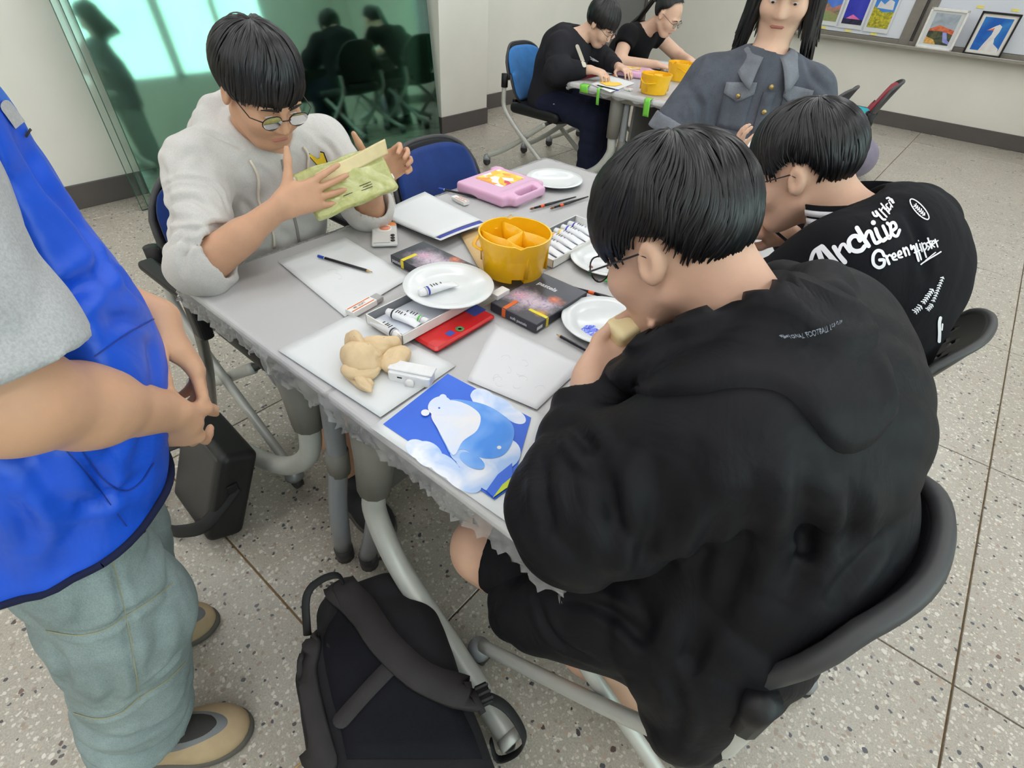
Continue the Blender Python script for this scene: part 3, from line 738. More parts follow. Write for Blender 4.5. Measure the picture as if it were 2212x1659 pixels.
def hair(parent, c, F, rad, pmax, n=700, seed=1, crown=(0.0, -0.35), sc=1.0, swirl=0.4, thick=0.012, off_c=(0, -0.012, 0.03), width=0.006, lift=0.006, jit=0.10, name='hair', droop=0.0, taper=0.5):
    """cap plus layered locks running from the crown; pmax(theta) = polar angle of the hairline, theta from the forehead"""
    r = np.random.default_rng(seed); c = np.array(c, float)+sc*(F @ np.array(off_c)); rad = np.array(rad)*sc
    ax = unit(np.array([crown[0], crown[1], 1.0])); fx = unit(np.array([0, 1, 0])-ax*ax[1]); rx = np.cross(fx, ax)
    org = np.array(root_of(parent).location)
    def pt(th, ph, e):
        d = np.outer(np.cos(ph), ax)+(np.sin(ph)*np.cos(th))[:, None]*fx+(np.sin(ph)*np.sin(th))[:, None]*rx
        k = 1/np.sqrt(((d/rad)**2).sum(1)); q = d*(k+e)[:, None]
        return c+q @ F.T-org
    nt, npn = 72, 26
    th = np.linspace(0, 2*PI, nt, endpoint=False); V_ = []; tpf = lambda t: np.interp(np.abs(np.degrees((np.asarray(t)+PI) % (2*PI)-PI)), [0, 55, 80, 180], [taper, taper, 0.95, 0.95]); tpr = tpf(th)
    pm = np.array([pmax(t) for t in th])
    for j in range(npn+1):
        f = j/npn; bumpy = 0.0022*np.sin(th*17+f*5)*f+0.002*np.sin(th*31+2)*f
        V_.append(pt(th, pm*f+1e-4, thick*(1-tpr*max(0, f-0.5)/0.5)-0.003*tpr*max(0, f-0.9)/0.1+bumpy*(1-0.6*f)))
    for f in (0.96, 0.8, 0.5): V_.append(pt(th, pm*f, np.full(nt, -0.012)))
    vv = np.concatenate(V_); R_ = len(V_)
    q = [(j*nt+i, j*nt+(i+1) % nt, (j+1)*nt+(i+1) % nt, (j+1)*nt+i) for j in range(R_-1) for i in range(nt)]
    vs = [vv]; qs = [np.array(q)]; base = len(vv)
    m = 10
    for _ in range(n):
        t0 = r.uniform(0, 2*PI); f0 = r.uniform(0.0, 0.72)**1.0; ln = r.uniform(0.35, 0.8); f1 = min(1.0+r.normal(0, jit*0.35), f0+ln)
        ff = np.linspace(f0, f1, m); tt = t0+swirl*(ff-f0)*r.uniform(0.5, 1.3)+0.04*np.sin(ff*9+t0*5)
        pmv = np.interp(tt % (2*PI), np.append(th, 2*PI), np.append(pm, pm[0]))
        ph = np.maximum(pmv*ff, 0.01)
        e = thick+lift*r.uniform(0.05, 1)*(1-0.5*tpf(tt)*ff)*np.sin(np.linspace(0.12, PI*0.86, m))**0.7-0.002-np.maximum(0, ff-0.5)*thick*2.0*tpf(tt)
        w = width*r.uniform(0.5, 1.2)*np.sin(np.linspace(0.25, PI*0.97, m))**0.6*sc
        mid = pt(tt, ph, e+0.0015); dth = w/(np.maximum(np.sin(ph), 0.08)*rad[0])/2
        a = pt(tt-dth, ph, e-0.001); b = pt(tt+dth, ph, e-0.001)
        if droop:
            dz = droop*np.maximum(0, ff-0.7)**2; mid[:, 2] -= dz; a[:, 2] -= dz; b[:, 2] -= dz
        vs.append(np.stack([a, mid, b], 1).reshape(-1, 3))
        k = base+np.arange(m-1)*3
        qs.append(np.concatenate([np.stack([k, k+1, k+4, k+3], 1), np.stack([k+1, k+2, k+5, k+4], 1)])); base += 3*m
    me = quadmesh(name, np.concatenate(vs), np.concatenate(qs)); me.materials.append(M_hair)
    return _link(bpy.data.objects.new(name, me), parent)
def hairline(front=1.9, temple=1.82, burn=1.80, ear=1.50, behind=1.78, nape=2.1):
    xs = [0, 40, 62, 80, 104, 124, 150, 180]; ys = [front, (front+temple)/2, burn, ear, ear, behind, (behind+nape)/2+0.08, nape]
    def f(t):
        a = abs(math.degrees(((t+PI) % (2*PI))-PI)); return float(np.interp(a, xs, ys))
    return f
def hand(s, w, d, n, side, curl, size=1.0, spread=0.10, thumb=((0.55, 0.75, 0.35), (0.85, 0.35, 0.35), (0.95, 0.05, 0.25)), res_k=0.004):
    w = np.array(w, float); d = unit(d); n = unit(np.array(n, float)-d*np.dot(n, d)); t = np.cross(d, n)*(1 if side == 'R' else -1); z = size
    xs = (0.027, 0.009, -0.009, -0.026); Ls = (0.086, 0.090, 0.085, 0.077)
    ph = ((0.042, 0.026, 0.021), (0.046, 0.030, 0.022), (0.042, 0.028, 0.022), (0.033, 0.021, 0.019))
    tips = []
    for i in range(4):
        K = w+z*(d*Ls[i]+t*xs[i])
        s.cap(w+z*(t*xs[i]*0.62+d*0.008), K, 0.0155*z, 0.0115*z, 0.014)
        a = 0.0; p = K; sp = spread*(1.5-i)*0.8
        c3 = curl[i] if isinstance(curl[0], (tuple, list)) else curl
        for j in range(3):
            a += c3[j]; dd = unit((d*math.cos(sp)+t*math.sin(sp))*math.cos(a)+n*math.sin(a))
            q = p+dd*ph[i][j]*z
            s.cap(p, q, (0.0092, 0.0083, 0.0075)[j]*z, (0.0083, 0.0075, 0.0066)[j]*z, res_k if j == 0 else 0.002); p = q
        tips.append(p)
    p = w+z*(d*0.020+t*0.022+n*0.006)
    s.cap(p, p+z*(d*0.03+t*0.008), 0.015*z, 0.013*z, 0.014)
    for j, (L, r0, r1) in enumerate(((0.044, 0.0135, 0.0105), (0.033, 0.0105, 0.0092), (0.027, 0.0092, 0.0072))):
        u = thumb[j]; dd = unit(d*u[0]+t*u[1]+n*u[2]); q = p+dd*L*z
        s.cap(p, q, r0*z, r1*z, 0.006); p = q
    tips.append(p); return tips
def wr(a1, k1, a2, k2, seed=0):
    ph = seed*1.7
    def f(p):
        x, y, z = p[:, 0], p[:, 1], p[:, 2]
        A = 2*np.abs(np.sin(0.5*k1*(x*0.6+y*0.7-z*0.5)+1.6*np.sin(9*z+4*x+ph)+ph))**0.8-1; B = 2*np.abs(np.sin(0.5*k2*(y-x*0.5+z*0.8)+1.4*np.sin(17*x+11*z+ph)))**0.8-1
        return -a1*A*(0.55+0.45*np.sin(k1*0.53*(x-y*0.4+z)+ph))-a2*B*(0.5+0.5*np.sin(k2*0.4*(x+z-y*0.3)))
    return f
def crease(p0, p1, w, dpt):
    p0 = np.array(p0, np.float32); p1 = np.array(p1, np.float32); ab = p1-p0
    def f(p):
        t = np.clip((p-p0) @ ab/float(ab @ ab), 0, 1); d = np.linalg.norm(p-p0-t[:, None]*ab, axis=1)
        return dpt*np.exp(-(d/w)**2)
    return f
def person(label, loc, group=None): return thing('person', label, 'person', loc)
def leg_sdf(s, hip, knee, ankle, r=(0.085, 0.062, 0.045), k=0.04, fold=0.006):
    s.cap(hip, knee, r[0], r[1], k, fold=(fold, 70, 1, 0.8, 0.4)); s.cap(knee, ankle, r[1], r[2], k, fold=(fold, 70, 2, 0.3, 0.6))
M_sole = plain('shoe_sole_grey', (92, 88, 82), 0.7); M_shoe = plain('beige_suede', (176, 154, 122), 0.85, bump=0.2, bscale=700); M_shoedk = cloth('dark_knit_panel', (62, 60, 58), wrinkle=0.1); M_shoegr = cloth('grey_felt_band', (120, 122, 124), wrinkle=0.1)
def shoe(parent, heel, toe, mat, name='shoe', w=0.048, h=0.085, panels=False):
    heel = np.array(heel, float); toe = np.array(toe, float); d = unit((toe-heel)*[1, 1, 0]); l = np.array([-d[1], d[0], 0]); L = np.linalg.norm((toe-heel)[:2])
    F = np.stack([d, l, [0, 0, 1]], 1); m = (heel+toe)/2
    s = SDF(0.006)
    s.ell(heel+d*0.055+V(0, 0, 0.045), (0.055, w*0.80, 0.05), F, 0.03); s.ell(m+V(0, 0, 0.034), (L*0.33, w*0.82, 0.040), F, 0.04)
    s.ell(toe-d*0.075+V(0, 0, 0.030), (0.075, w, 0.036), F, 0.04); s.cap(heel+d*0.07+V(0, 0, 0.05), heel+d*0.085+V(0, 0, h+0.02), 0.042, 0.040, 0.03)
    s.cut((0, 0, 0.014), (0, 0, -1))
    o, _ = sdf_obj(name, s, mat, parent)
    s = SDF(0.006); s.ell(heel+d*0.055+V(0, 0, 0.012), (0.060, w*0.86, 0.03), F, 0.03); s.ell(m+V(0, 0, 0.010), (L*0.34, w*0.88, 0.03), F, 0.05); s.ell(toe-d*0.075+V(0, 0, 0.012), (0.081, w*1.06, 0.03), F, 0.04)
    s.cut((0, 0, 0.024), (0, 0, 1)); s.cut((0, 0, 0.0), (0, 0, -1)); sdf_obj('sole', s, M_sole, o)
    if panels:
        for mt, ex, nm in ((M_shoegr, 0.0035, 'grey_band'), (M_shoedk, 0.0065, 'knit_panel')):
            g = 0.84 if nm == 'grey_band' else 0.68
            s = SDF(0.005); s.ell(m+d*0.038+V(0, 0, 0.036+ex), (L*(0.31 if nm == 'grey_band' else 0.28), w*0.86*g+ex, 0.045), F, 0.03)
            s.cap(heel+d*0.085+V(0, 0, 0.055), heel+d*0.095+V(0, 0, h+0.018), 0.036+ex*0.5, 0.032, 0.03)
            s.cut((0, 0, 0.045), (0, 0, -1)); sdf_obj(nm, s, mt, o)
    return o
M_hood = cloth('oatmeal_fleece', (206, 203, 199), var=0.05, speck=0.10, wrinkle=0.3)
M_tee = cloth('white_cotton', (232, 230, 226), wrinkle=0.2); M_sweat = cloth('grey_jersey', (132, 133, 136), speck=0.12, wrinkle=0.5); M_cord = cloth('cream_cord', (222, 212, 196), wrinkle=0.0)
M_zip = plain('zip_metal', (150, 150, 150), 0.35, metal=0.8); M_zipt = plain('zip_tape', (150, 145, 138), 0.8)
M_yel = plain('yellow_embroidery', (232, 200, 40), 0.7); M_ink = plain('black_ink', (22, 22, 24), 0.7)
def on_surface(vq, pts, dirn, off=0.0015):
    """press flat points onto a meshed garment along dirn"""
    bv = BVHTree.FromPolygons([tuple(p) for p in vq[0]], [tuple(map(int, q)) for q in vq[1]])
    out = []; last = None; d = Vector(unit(dirn))
    for p in pts:
        h = bv.ray_cast(Vector(p)-d*0.4, d, 1.0)
        if h[0] is None:
            n = bv.find_nearest(Vector(p)); out.append(np.array(n[0]+n[1]*off))
        else: out.append(np.array(h[0])-np.array(d)*off*1.5)
    return out

# ===== student in the oatmeal hoodie
H1 = V(-1.36, 0.715, 1.10); F1 = frame3((0.86, -0.02, -0.50), (0, 0, 1))
p1 = person('student in an oatmeal zip hoodie with rolled sleeves, holding up a green packet', (-1.5, 0.72, 0.0))
shR, elR, wrR = V(-1.465, 0.555, 0.928), V(-1.275, 0.432, 0.772), V(-1.19, 0.612, 0.893)
shL, elL, wrL = V(-1.465, 0.925, 0.92), V(-1.285, 0.93, 0.772), V(-1.225, 0.905, 0.872)
b = SDF(0.0042); L1 = head_sdf(b, H1, F1)
b.cap(V(-1.475, 0.74, 0.95), H1+F1 @ V(0, -0.03, -0.06), 0.058, 0.052, 0.03)
b.cap(V(-1.50, 0.73, 0.62), V(-1.49, 0.735, 0.90), 0.10, 0.11, 0.05); b.cap(shR, shL, 0.05, None, 0.05)
for a_, e_, w_ in ((shR, elR, wrR), (shL, elL, wrL)):
    b.cap(a_, e_, 0.046, 0.040, 0.03); b.cap(e_, w_, 0.042, 0.027, 0.02)
b.cap(elR, elR+(wrR-elR)*0.5, 0.043, 0.038, 0.02)
hand(b, wrR, (0.20, 0.93, 0.14), (-0.80, 0.24, -0.30), 'R', [(0.10, 0.08, 0.05), (0.16, 0.10, 0.05), (0.22, 0.12, 0.05), (0.25, 0.15, 0.05)], spread=0.17,
     thumb=((0.60, 0.80, 0.0), (0.42, 0.9, 0.05), (0.35, 0.9, 0.1)))
hand(b, wrL, (0.18, 0.72, 0.42), (0.88, -0.30, 0.25), 'L', [(0.75, 1.15, 0.55), (0.7, 1.2, 0.6), (0.6, 1.25, 0.6), (0.55, 1.3, 0.6)], spread=0.16,
     thumb=((0.2, 0.95, 0.1), (0.1, 1.0, 0.15), (0.1, 0.9, 0.3)))
for y in (0.60, 0.84):
    b.cap(V(-1.50, y, 0.56), V(-1.09, y-0.06, 0.535), 0.06, 0.052, 0.05); b.cap(V(-1.09, y-0.06, 0.535), V(-1.02, y-0.06, 0.30), 0.052, 0.052, 0.03); b.cap(V(-1.02, y-0.06, 0.30), V(-1.03, y-0.06, 0.08), 0.052, 0.034, 0.03)
sdf_obj('body', b, M_skin, p1); face_parts(p1, L1)
hair(p1, H1, F1, (0.081, 0.100, 0.096), lambda t: 1.95+0.22*math.cos(t*2+PI)*0-0.02+(0.0 if abs(((t+PI) % (2*PI))-PI) < 0.9 else 0.12+0.35*max(0, -math.cos(t))), 620, 3, lift=0.010, thick=0.016, swirl=0.35)
t = SDF(0.006); t.cap(V(-1.50, 0.735, 0.66), V(-1.475, 0.735, 0.93), 0.115, 0.085, 0.03, flat=((1, 0, 0), 0.9)); t.cap(V(-1.475, 0.735, 0.93), V(-1.455, 0.735, 1.0), 0.074, 0.066, 0.02, end=True)
sdf_obj('tshirt', t, M_tee, p1)
h = SDF(0.0055)
h.cap(V(-1.56, 0.71, 0.56), V(-1.53, 0.72, 0.72), 0.172, 0.172, 0.05, flat=((1, 0, 0), 0.82)); h.cap(V(-1.53, 0.72, 0.72), V(-1.495, 0.735, 0.88), 0.172, 0.155, 0.06, flat=((1, 0, 0), 0.78))
h.cap(V(-1.49, 0.70, 0.935), shR+V(0, 0.02, -0.012), 0.078, 0.066, 0.06); h.cap(V(-1.49, 0.77, 0.935), shL+V(0, -0.02, -0.012), 0.078, 0.066, 0.06)
for a_, e_, s_ in ((shR, elR, 1), (shL, elL, 2)):
    d_ = unit(e_-a_)
    h.cap(a_, e_-d_*0.01, 0.072, 0.067, 0.04, fold=(0.007, 135, s_, 1.0, 0.38)); 
f_ = unit(wrR-elR); h.cap(elR-f_*0.01, elR+f_*0.022, 0.070, 0.062, 0.03, fold=(0.004, 150, 2, 0.5, 1), end=True); h.cap(elR+f_*0.016, elR+f_*0.09, 0.052, 0.056, 0.004, 's')
f_ = unit(wrL-elL); h.cap(elL-f_*0.01, elL+f_*0.012, 0.066, 0.060, 0.03, end=True); h.cap(elL+f_*0.008, elL+f_*0.09, 0.050, 0.056, 0.004, 's')
for k_ in range(9):                                   # the hood, lying round the neck
    a_ = math.radians(-115+230*k_/8); a2 = math.radians(-115+230*(k_+1)/8)
    q = lambda a: V(-1.472-0.092*math.cos(a), 0.735+0.108*math.sin(a), 1.005+0.022*math.cos(a)-0.035*(1-math.cos(a)))
    if k_ < 8: h.cap(q(a_), q(a2), 0.036, 0.036, 0.012)
h.ell(V(-1.60, 0.735, 0.955), (0.06, 0.12, 0.075), None, 0.05)
h.cap(V(-1.445, 0.735, 0.965), V(-1.37, 0.735, 1.12), 0.066, 0.078, 0.012, 's')
h.disp(wr(0.0042, 34, 0.0022, 90, 1))
for a_, b_ in (((-1.46, 0.49, 0.95), (-1.36, 0.42, 0.87)), ((-1.43, 0.47, 0.88), (-1.31, 0.38, 0.83)), ((-1.38, 0.49, 0.86), (-1.26, 0.41, 0.82)), ((-1.38, 0.42, 0.80), (-1.28, 0.37, 0.76)), ((-1.36, 0.60, 0.88), (-1.35, 0.66, 0.72)), ((-1.37, 0.63, 0.80), (-1.37, 0.76, 0.66)), ((-1.40, 0.56, 0.86), (-1.38, 0.60, 0.66)), ((-1.36, 0.84, 0.86), (-1.36, 0.80, 0.70)), ((-1.50, 0.47, 0.93), (-1.47, 0.47, 0.85)), ((-1.44, 0.51, 1.0), (-1.40, 0.47, 0.91)), ((-1.40, 0.98, 0.92), (-1.31, 0.98, 0.83))): h.disp(crease(a_, b_, 0.012, 0.0085))
h.cut((0, 0, 0.475), (0, 0, -1))
PR1 = [([(354, 403), (387, 386), (448, 392), (477, 417), (492, 457)], 0.005, 0.006), ([(372, 529), (412, 497), (499, 486)], 0.007, 0.008), ([(391, 555), (409, 515), (434, 497)], 0.007, 0.009), ([(396, 590), (400, 544), (449, 508)], 0.007, 0.009), ([(362, 439), (412, 428), (459, 457)], 0.008, 0.007), ([(362, 475), (420, 475), (485, 493)], 0.008, 0.008),
       ([(391, 283), (427, 280), (477, 298), (521, 319)], 0.006, 0.008), ([(496, 461), (528, 392), (521, 338)], 0.009, 0.007), ([(600, 560), (590, 500), (600, 440)], 0.008, 0.005), ([(520, 430), (545, 460), (560, 520)], 0.009, 0.006), ([(380, 350), (420, 330), (450, 345)], 0.010, 0.005), ([(690, 300), (715, 320), (730, 350)], 0.008, 0.006), ([(540, 350), (580, 380), (590, 420)], 0.010, 0.005)]
ho, hv = sdf_obj('hoodie', h, M_hood, p1, press=PR1)
off1 = np.array(p1.location)
zp = on_surface(hv, [V(-1.2, 0.738, z) for z in np.linspace(0.93, 0.58, 22)], (-1, 0, 0), 0.001)
MB().tube([q-off1 for q in zp], 0.0045, 6).build('zip', M_zipt, ho)
MB().box(zp[2]-off1+V(0.004, 0, -0.012), (0.005, 0.008, 0.024)).build('zip_pull', M_zip, ho, bevel=0.001)
for y0, y1, z1 in ((0.655, 0.665, 0.70), (0.812, 0.82, 0.83)):
    cd = on_surface(hv, [V(-1.2, y0+(y1-y0)*k/14+0.006*math.sin(k*0.7), 0.945-(0.945-z1)*k/14) for k in range(15)], (-1, 0, 0), 0.004)
    MB().tube([q-off1 for q in cd], 0.0035, 8).build('drawstring', M_cord, ho)
def decal(name, polys, org, ux, uy, vq, dirn, mat, parent, off=0.0012, scale=1.0):
    m = MB()
    for poly in polys:
        pts = [org+ux*p_[0]*scale+uy*p_[1]*scale for p_ in poly]
        w_ = on_surface(vq, pts, dirn, off); m.add([q-np.array(root_of(parent).location) for q in w_], [tuple(range(len(w_)))])
    return m.build(name, mat, parent)
bird = [(0, 10), (4, 9), (12, 2), (15, 3), (17, 9), (20, 8), (20, -2), (16, -8), (12, -8), (9, -3)]
cx_, cy_ = 11, 1
decal('bird_badge', [[((x-cx_)*1.14, (y-cy_)*1.14) for x, y in bird]], V(-1.2, 0.845, 0.905), V(0, 1, 0), V(0, 0, 1), hv, (-1, 0, 0), M_ink, ho, 0.001, 0.0022)
decal('bird_badge', [[(x-cx_, y-cy_) for x, y in bird]], V(-1.2, 0.845, 0.905), V(0, 1, 0), V(0, 0, 1), hv, (-1, 0, 0), M_yel, ho, 0.002, 0.0022)
tr = SDF(0.0065)
tr.ell(V(-1.53, 0.72, 0.52), (0.15, 0.18, 0.09), None, 0.03)
for y in (0.60, 0.84):
    tr.cap(V(-1.48, y, 0.545), V(-1.10, y-0.06, 0.525), 0.095, 0.082, 0.05, fold=(0.011, 60, y*9, 0.8, 0.6))
    tr.cap(V(-1.11, y-0.06, 0.53), V(-1.06, y-0.06, 0.40), 0.082, 0.080, 0.04, fold=(0.006, 90, 1, 0.8, 0.7), end=True); tr.cap(V(-1.07, y-0.06, 0.42), V(-1.03, y-0.06, 0.3), 0.066, 0.072, 0.004, 's')
tr.disp(wr(0.005, 40, 0.002, 90, 4)); tr.cut((0, 0, 0.70), (0, 0, 1)); sdf_obj('trousers', tr, M_sweat, p1)
M_dkshoe = plain('black_sneaker', (38, 38, 42), 0.7)
for y in (0.54, 0.78): shoe(p1, (-1.08, y, 0), (-0.82, y-0.01, 0), M_dkshoe)
make_chair('black armchair on casters under the student in the oatmeal hoodie', M_navy, (-1.45, 0.69, 0), 0.0, arms=True, group=CG)
make_chair('empty navy blue chair pushed under the table beside the oatmeal hoodie', M_navy, (-1.21, 1.385, 0), 0.02, group=CG)
# held packet
M_pack = NT('green_film_packet'); _c = M_pack.coord(); M_pack.set(col=M_pack.ramp(M_pack.noise(_c, 20, 4, 0.5, 1.5), [(0.3, srgb(168, 170, 96)), (0.7, srgb(200, 202, 140))]), rough=0.2, spec=0.6, coat=0.3, normal=M_pack.bump(M_pack.noise(_c, 30, 4, 0.6, 2), 0.5, 0.006)); M_pack = M_pack.m
M_cream = plain('cream_clay_sheet', (230, 212, 164), 0.6); M_wpl = plain('white_plastic', (232, 232, 230), 0.35)
pk = thing('clay_packet', 'green plastic packet with a cream flap held by the hooded student', 'packet', (-1.188, 0.802, 0.905))
eU = unit(V(0.10, 0.985, 0.12)); eN = unit(V(0.72, -0.35, 0.58)); eN = unit(eN-eU*np.dot(eN, eU)); eV = np.cross(eN, eU); PF = np.stack([eU, eV, eN], 1)
s = SDF(0.004); s.rbox((0, 0, 0), (0.113, 0.052, 0.004), 0.009, PF, 0.01); s.disp(lambda p: 0.0015*np.sin(p[:, 1]*70+3*np.sin(p[:, 2]*40)))
v, q = s.mesh(); me = quadmesh('packet', v, q); me.materials.append(M_pack); _link(bpy.data.objects.new('packet', me), pk)
def flap(u, w):
    x = -0.075+0.205*u; y = 0.012+0.030*w+0.012*u; z = 0.012+0.004*math.sin(u*9)+0.022*w*u+0.012*u*u
    return PF @ V(x, y, z)
MB().grid(flap, 24, 8).build('flap', M_cream, pk, solid=0.003)
for sx, sy in ((-1, 1), (-1, 0.1), (1, -0.6)): MB().box(PF @ V(sx*0.118, sy*0.045, 0.002), (0.012, 0.016, 0.012), PF).build('corner_seal', M_wpl, pk, bevel=0.003)
pm = MB()
for k_, (x, y, w_) in enumerate(((0.035, -0.022, 0.035), (0.038, -0.028, 0.028), (0.03, -0.034, 0.04), (-0.02, -0.03, 0.03))): pm.box(PF @ V(x, y, 0.0138), (w_, 0.0014, 0.0004), PF)
pm.build('small_print', M_ink, pk)
def sight(px_, py_): return unit(np.array([(px_-IW/2)/FPX, (py_-IH/2)/FPX, 1.0]) @ CR)
def bvh_of(vq): return BVHTree.FromPolygons([tuple(p) for p in vq[0]], [tuple(map(int, q)) for q in vq[1]])
def lay(bv, px_, py_, off):
    h = bv.ray_cast(Vector((0, 0, CH)), Vector(sight(px_, py_)), 6.0)
    return None if h[0] is None else np.array(h[0])+np.array(h[1])*off
def ribbon_print(name, strokes, bv, mat, parent, M, off=0.0022, fill=None):
    """printed lettering: brush strokes laid on the cloth; M maps drawing units to the place they were read from"""
    m = MB(); org = np.array(root_of(parent).location)
    for pts, w in strokes:
        if len(pts) == 1: c = [np.array(pts[0], float)+V(-0.01, 0), np.array(pts[0], float)+V(0.01, 0)]
        else: c = [np.array(q[:2]) for q in bez([(p[0], p[1], 0) for p in pts], 6*(len(pts)-1)+1)]
        n = len(c); L_, R_ = [], []
        t0 = unit(c[1]-c[0]); t1 = unit(c[-1]-c[-2])
        cap0 = [(c[0]-t0*w*0.5*math.sin(a), w*0.5*math.cos(a), t0) for a in (PI/2*0.98, 1.1, 0.6)]
        cap1 = [(c[-1]+t1*w*0.5*math.sin(a), w*0.5*math.cos(a), t1) for a in (0.6, 1.1, PI/2*0.98)]
        seq = cap0+[(c[i], w*0.5, unit(c[min(i+1, n-1)]-c[max(i-1, 0)])) for i in range(n)]+cap1
        ok = True; vs = []; far = None
        for p, hw, t in seq:
            nn = np.array([-t[1], t[0]])
            for sg in (1, 0, -1):
                a = M(p+nn*hw*sg); h = lay(bv, a[0], a[1], off)
                if h is None and fill:
                    n_ = bv.find_nearest(Vector(V(0, 0, CH)+sight(a[0], a[1])*(far or fill))); h = np.array(n_[0])+np.array(n_[1])*off
                if h is None: ok = False; break
                far = np.linalg.norm(h-V(0, 0, CH))
                vs.append(h-org)
            if not ok: break
        k = len(vs)//3
        if k > 1: m.add(vs[:k*3], [f for i in range(k-1) for f in ((3*i, 3*i+1, 3*i+4, 3*i+3), (3*i+1, 3*i+2, 3*i+5, 3*i+4))], True)
    return m.build(name, mat, parent)
def glyphs(body, size=1.0, shear=0.0, bold=0.0, align='LEFT'):
    cu = bpy.data.curves.new('t', 'FONT'); cu.body = body; cu.size = size; cu.shear = shear; cu.offset = bold; cu.align_x = align; cu.resolution_u = 3
    o = bpy.data.objects.new('t', cu); COL.objects.link(o); bpy.context.view_layer.update()
    me = o.evaluated_get(bpy.context.evaluated_depsgraph_get()).to_mesh()
    v = [tuple(p.co) for p in me.vertices]; f = [tuple(p.vertices) for p in me.polygons]
    bpy.data.objects.remove(o); bpy.data.curves.remove(cu); return v, f
M_print = plain('white_print', (226, 224, 230), 0.6, var=0.03); M_print2 = plain('dim_grey_print', (104, 110, 122), 0.6)

# ===== student in the black hooded jacket
M_shell = cloth('black_shell_jacket', (19, 19, 23), var=0.10, wrinkle=0.5, wscale=7, rough=0.58, weave=0.12, sheen=0.0, spec=0.16)
M_black = cloth('black_cotton', (20, 20, 23), wrinkle=0.4)
H2 = V(-0.268, 0.70, 1.088); F2 = frame3((-0.82, 0.0, -0.57), (0, 0, 1))
p2 = person('student in a plain black hooded jacket, bent over the table with a cream sponge', (-0.03, 0.68, 0.0))
sL, eL, wL = V(-0.075, 0.50, 0.965), V(-0.185, 0.425, 0.815), V(-0.288, 0.572, 0.898)
sR, eR, wR = V(-0.06, 0.885, 0.955), V(-0.20, 0.945, 0.80), V(-0.33, 0.82, 0.885)
b = SDF(0.0042); L2 = head_sdf(b, H2, F2, 1.03)
b.cap(V(-0.085, 0.69, 0.98), H2+F2 @ V(0, -0.045, -0.05), 0.066, 0.060, 0.03); b.cap(V(0.0, 0.68, 0.60), V(-0.06, 0.69, 0.93), 0.11, 0.11, 0.05); b.cap(sL, sR, 0.05, None, 0.05)
for a_, e_, w_ in ((sL, eL, wL), (sR, eR, wR)): b.cap(a_, e_, 0.05, 0.044, 0.03); b.cap(e_, w_, 0.044, 0.030, 0.02)
hand(b, wL, (0.16, 0.86, 0.40), (0.35, -0.1, 0.9), 'L', [(0.5, 0.9, 0.5), (0.55, 0.9, 0.5), (0.6, 0.9, 0.5), (0.6, 0.9, 0.5)], spread=0.05, size=0.92, thumb=((0.85, 0.4, 0.2), (0.95, 0.0, 0.25), (0.95, -0.15, 0.2)))
hand(b, wR, (0.25, -0.85, 0.25), (0.3, -0.1, -0.9), 'R', [(0.25, 0.5, 0.3), (0.3, 0.5, 0.3), (0.4, 0.6, 0.4), (0.5, 0.6, 0.4)], spread=0.08, size=0.92)
for y, kn, an in ((0.56, V(-0.40, 0.47, 0.45), V(0.10, 0.60, 0.09)), (0.78, V(-0.42, 0.84, 0.46), V(-0.38, 0.84, 0.07))):
    b.cap(V(-0.02, y, 0.52), kn, 0.075, 0.062, 0.05); b.cap(kn, (kn+an)/2, 0.060, 0.058, 0.04); b.cap((kn+an)/2, an, 0.058, 0.036, 0.03)
sdf_obj('body', b, M_skin2, p2); face_parts(p2, L2, 1.03)
hair(p2, H2, F2, (0.082, 0.102, 0.096), hairline(2.0, 1.92, 1.90, 1.56, 1.84, 2.12), 1700, 5, lift=0.011, thick=0.015, swirl=0.5, sc=1.03, width=0.0042, jit=0.16)
j = SDF(0.0055)
j.cap(V(0.02, 0.67, 0.56), V(0.015, 0.675, 0.74), 0.200, 0.195, 0.05, flat=((1, 0, 0), 0.82)); j.cap(V(0.015, 0.675, 0.74), V(-0.04, 0.685, 0.90), 0.195, 0.165, 0.08, flat=((1, 0, 0), 0.80))
j.cap(sL+V(0, 0.03, -0.015), sR+V(0, -0.03, -0.015), 0.088, None, 0.10)
for a_, e_, w_, s_ in ((sL, eL, wL, 1), (sR, eR, wR, 2)):
    j.cap(a_, e_, 0.094, 0.090, 0.05, fold=(0.008, 55, s_, 0.9, 0.6)); d_ = unit(w_-e_); L_ = np.linalg.norm(w_-e_)
    j.cap(e_, e_+d_*(L_-0.035), 0.092, 0.052, 0.05, fold=(0.008, 75, s_+1, 0.35, 0.55), end=True); j.cap(e_+d_*(L_-0.05), e_+d_*(L_+0.03), 0.040, 0.046, 0.004, 's')
j.cap(V(0.03, 0.52, 0.60), V(0.055, 0.445, 0.47), 0.105, 0.060, 0.08); j.cap(V(-0.04, 0.52, 0.60), V(-0.25, 0.445, 0.455), 0.105, 0.085, 0.08, fold=(0.008, 50, 1, 0.6, 0.6)); j.cap(V(-0.02, 0.84, 0.58), V(-0.16, 0.88, 0.52), 0.10, 0.08, 0.08)
j.cap(V(0.07, 0.55, 0.56), V(0.06, 0.46, 0.45), 0.07, 0.05, 0.06)
TH = frame3((0.62, 0.0, 0.78), (0, 1, 0)); j.ell(V(0.005, 0.70, 0.985), (0.205, 0.062, 0.145), frame3((0.55, -0.05, 0.83), (-0.83, 0, 0.55)), 0.035)
j.ell(V(0.055, 0.745, 0.935), (0.16, 0.052, 0.10), frame3((0.75, 0.1, 0.62), (-0.62, 0, 0.75)), 0.02)
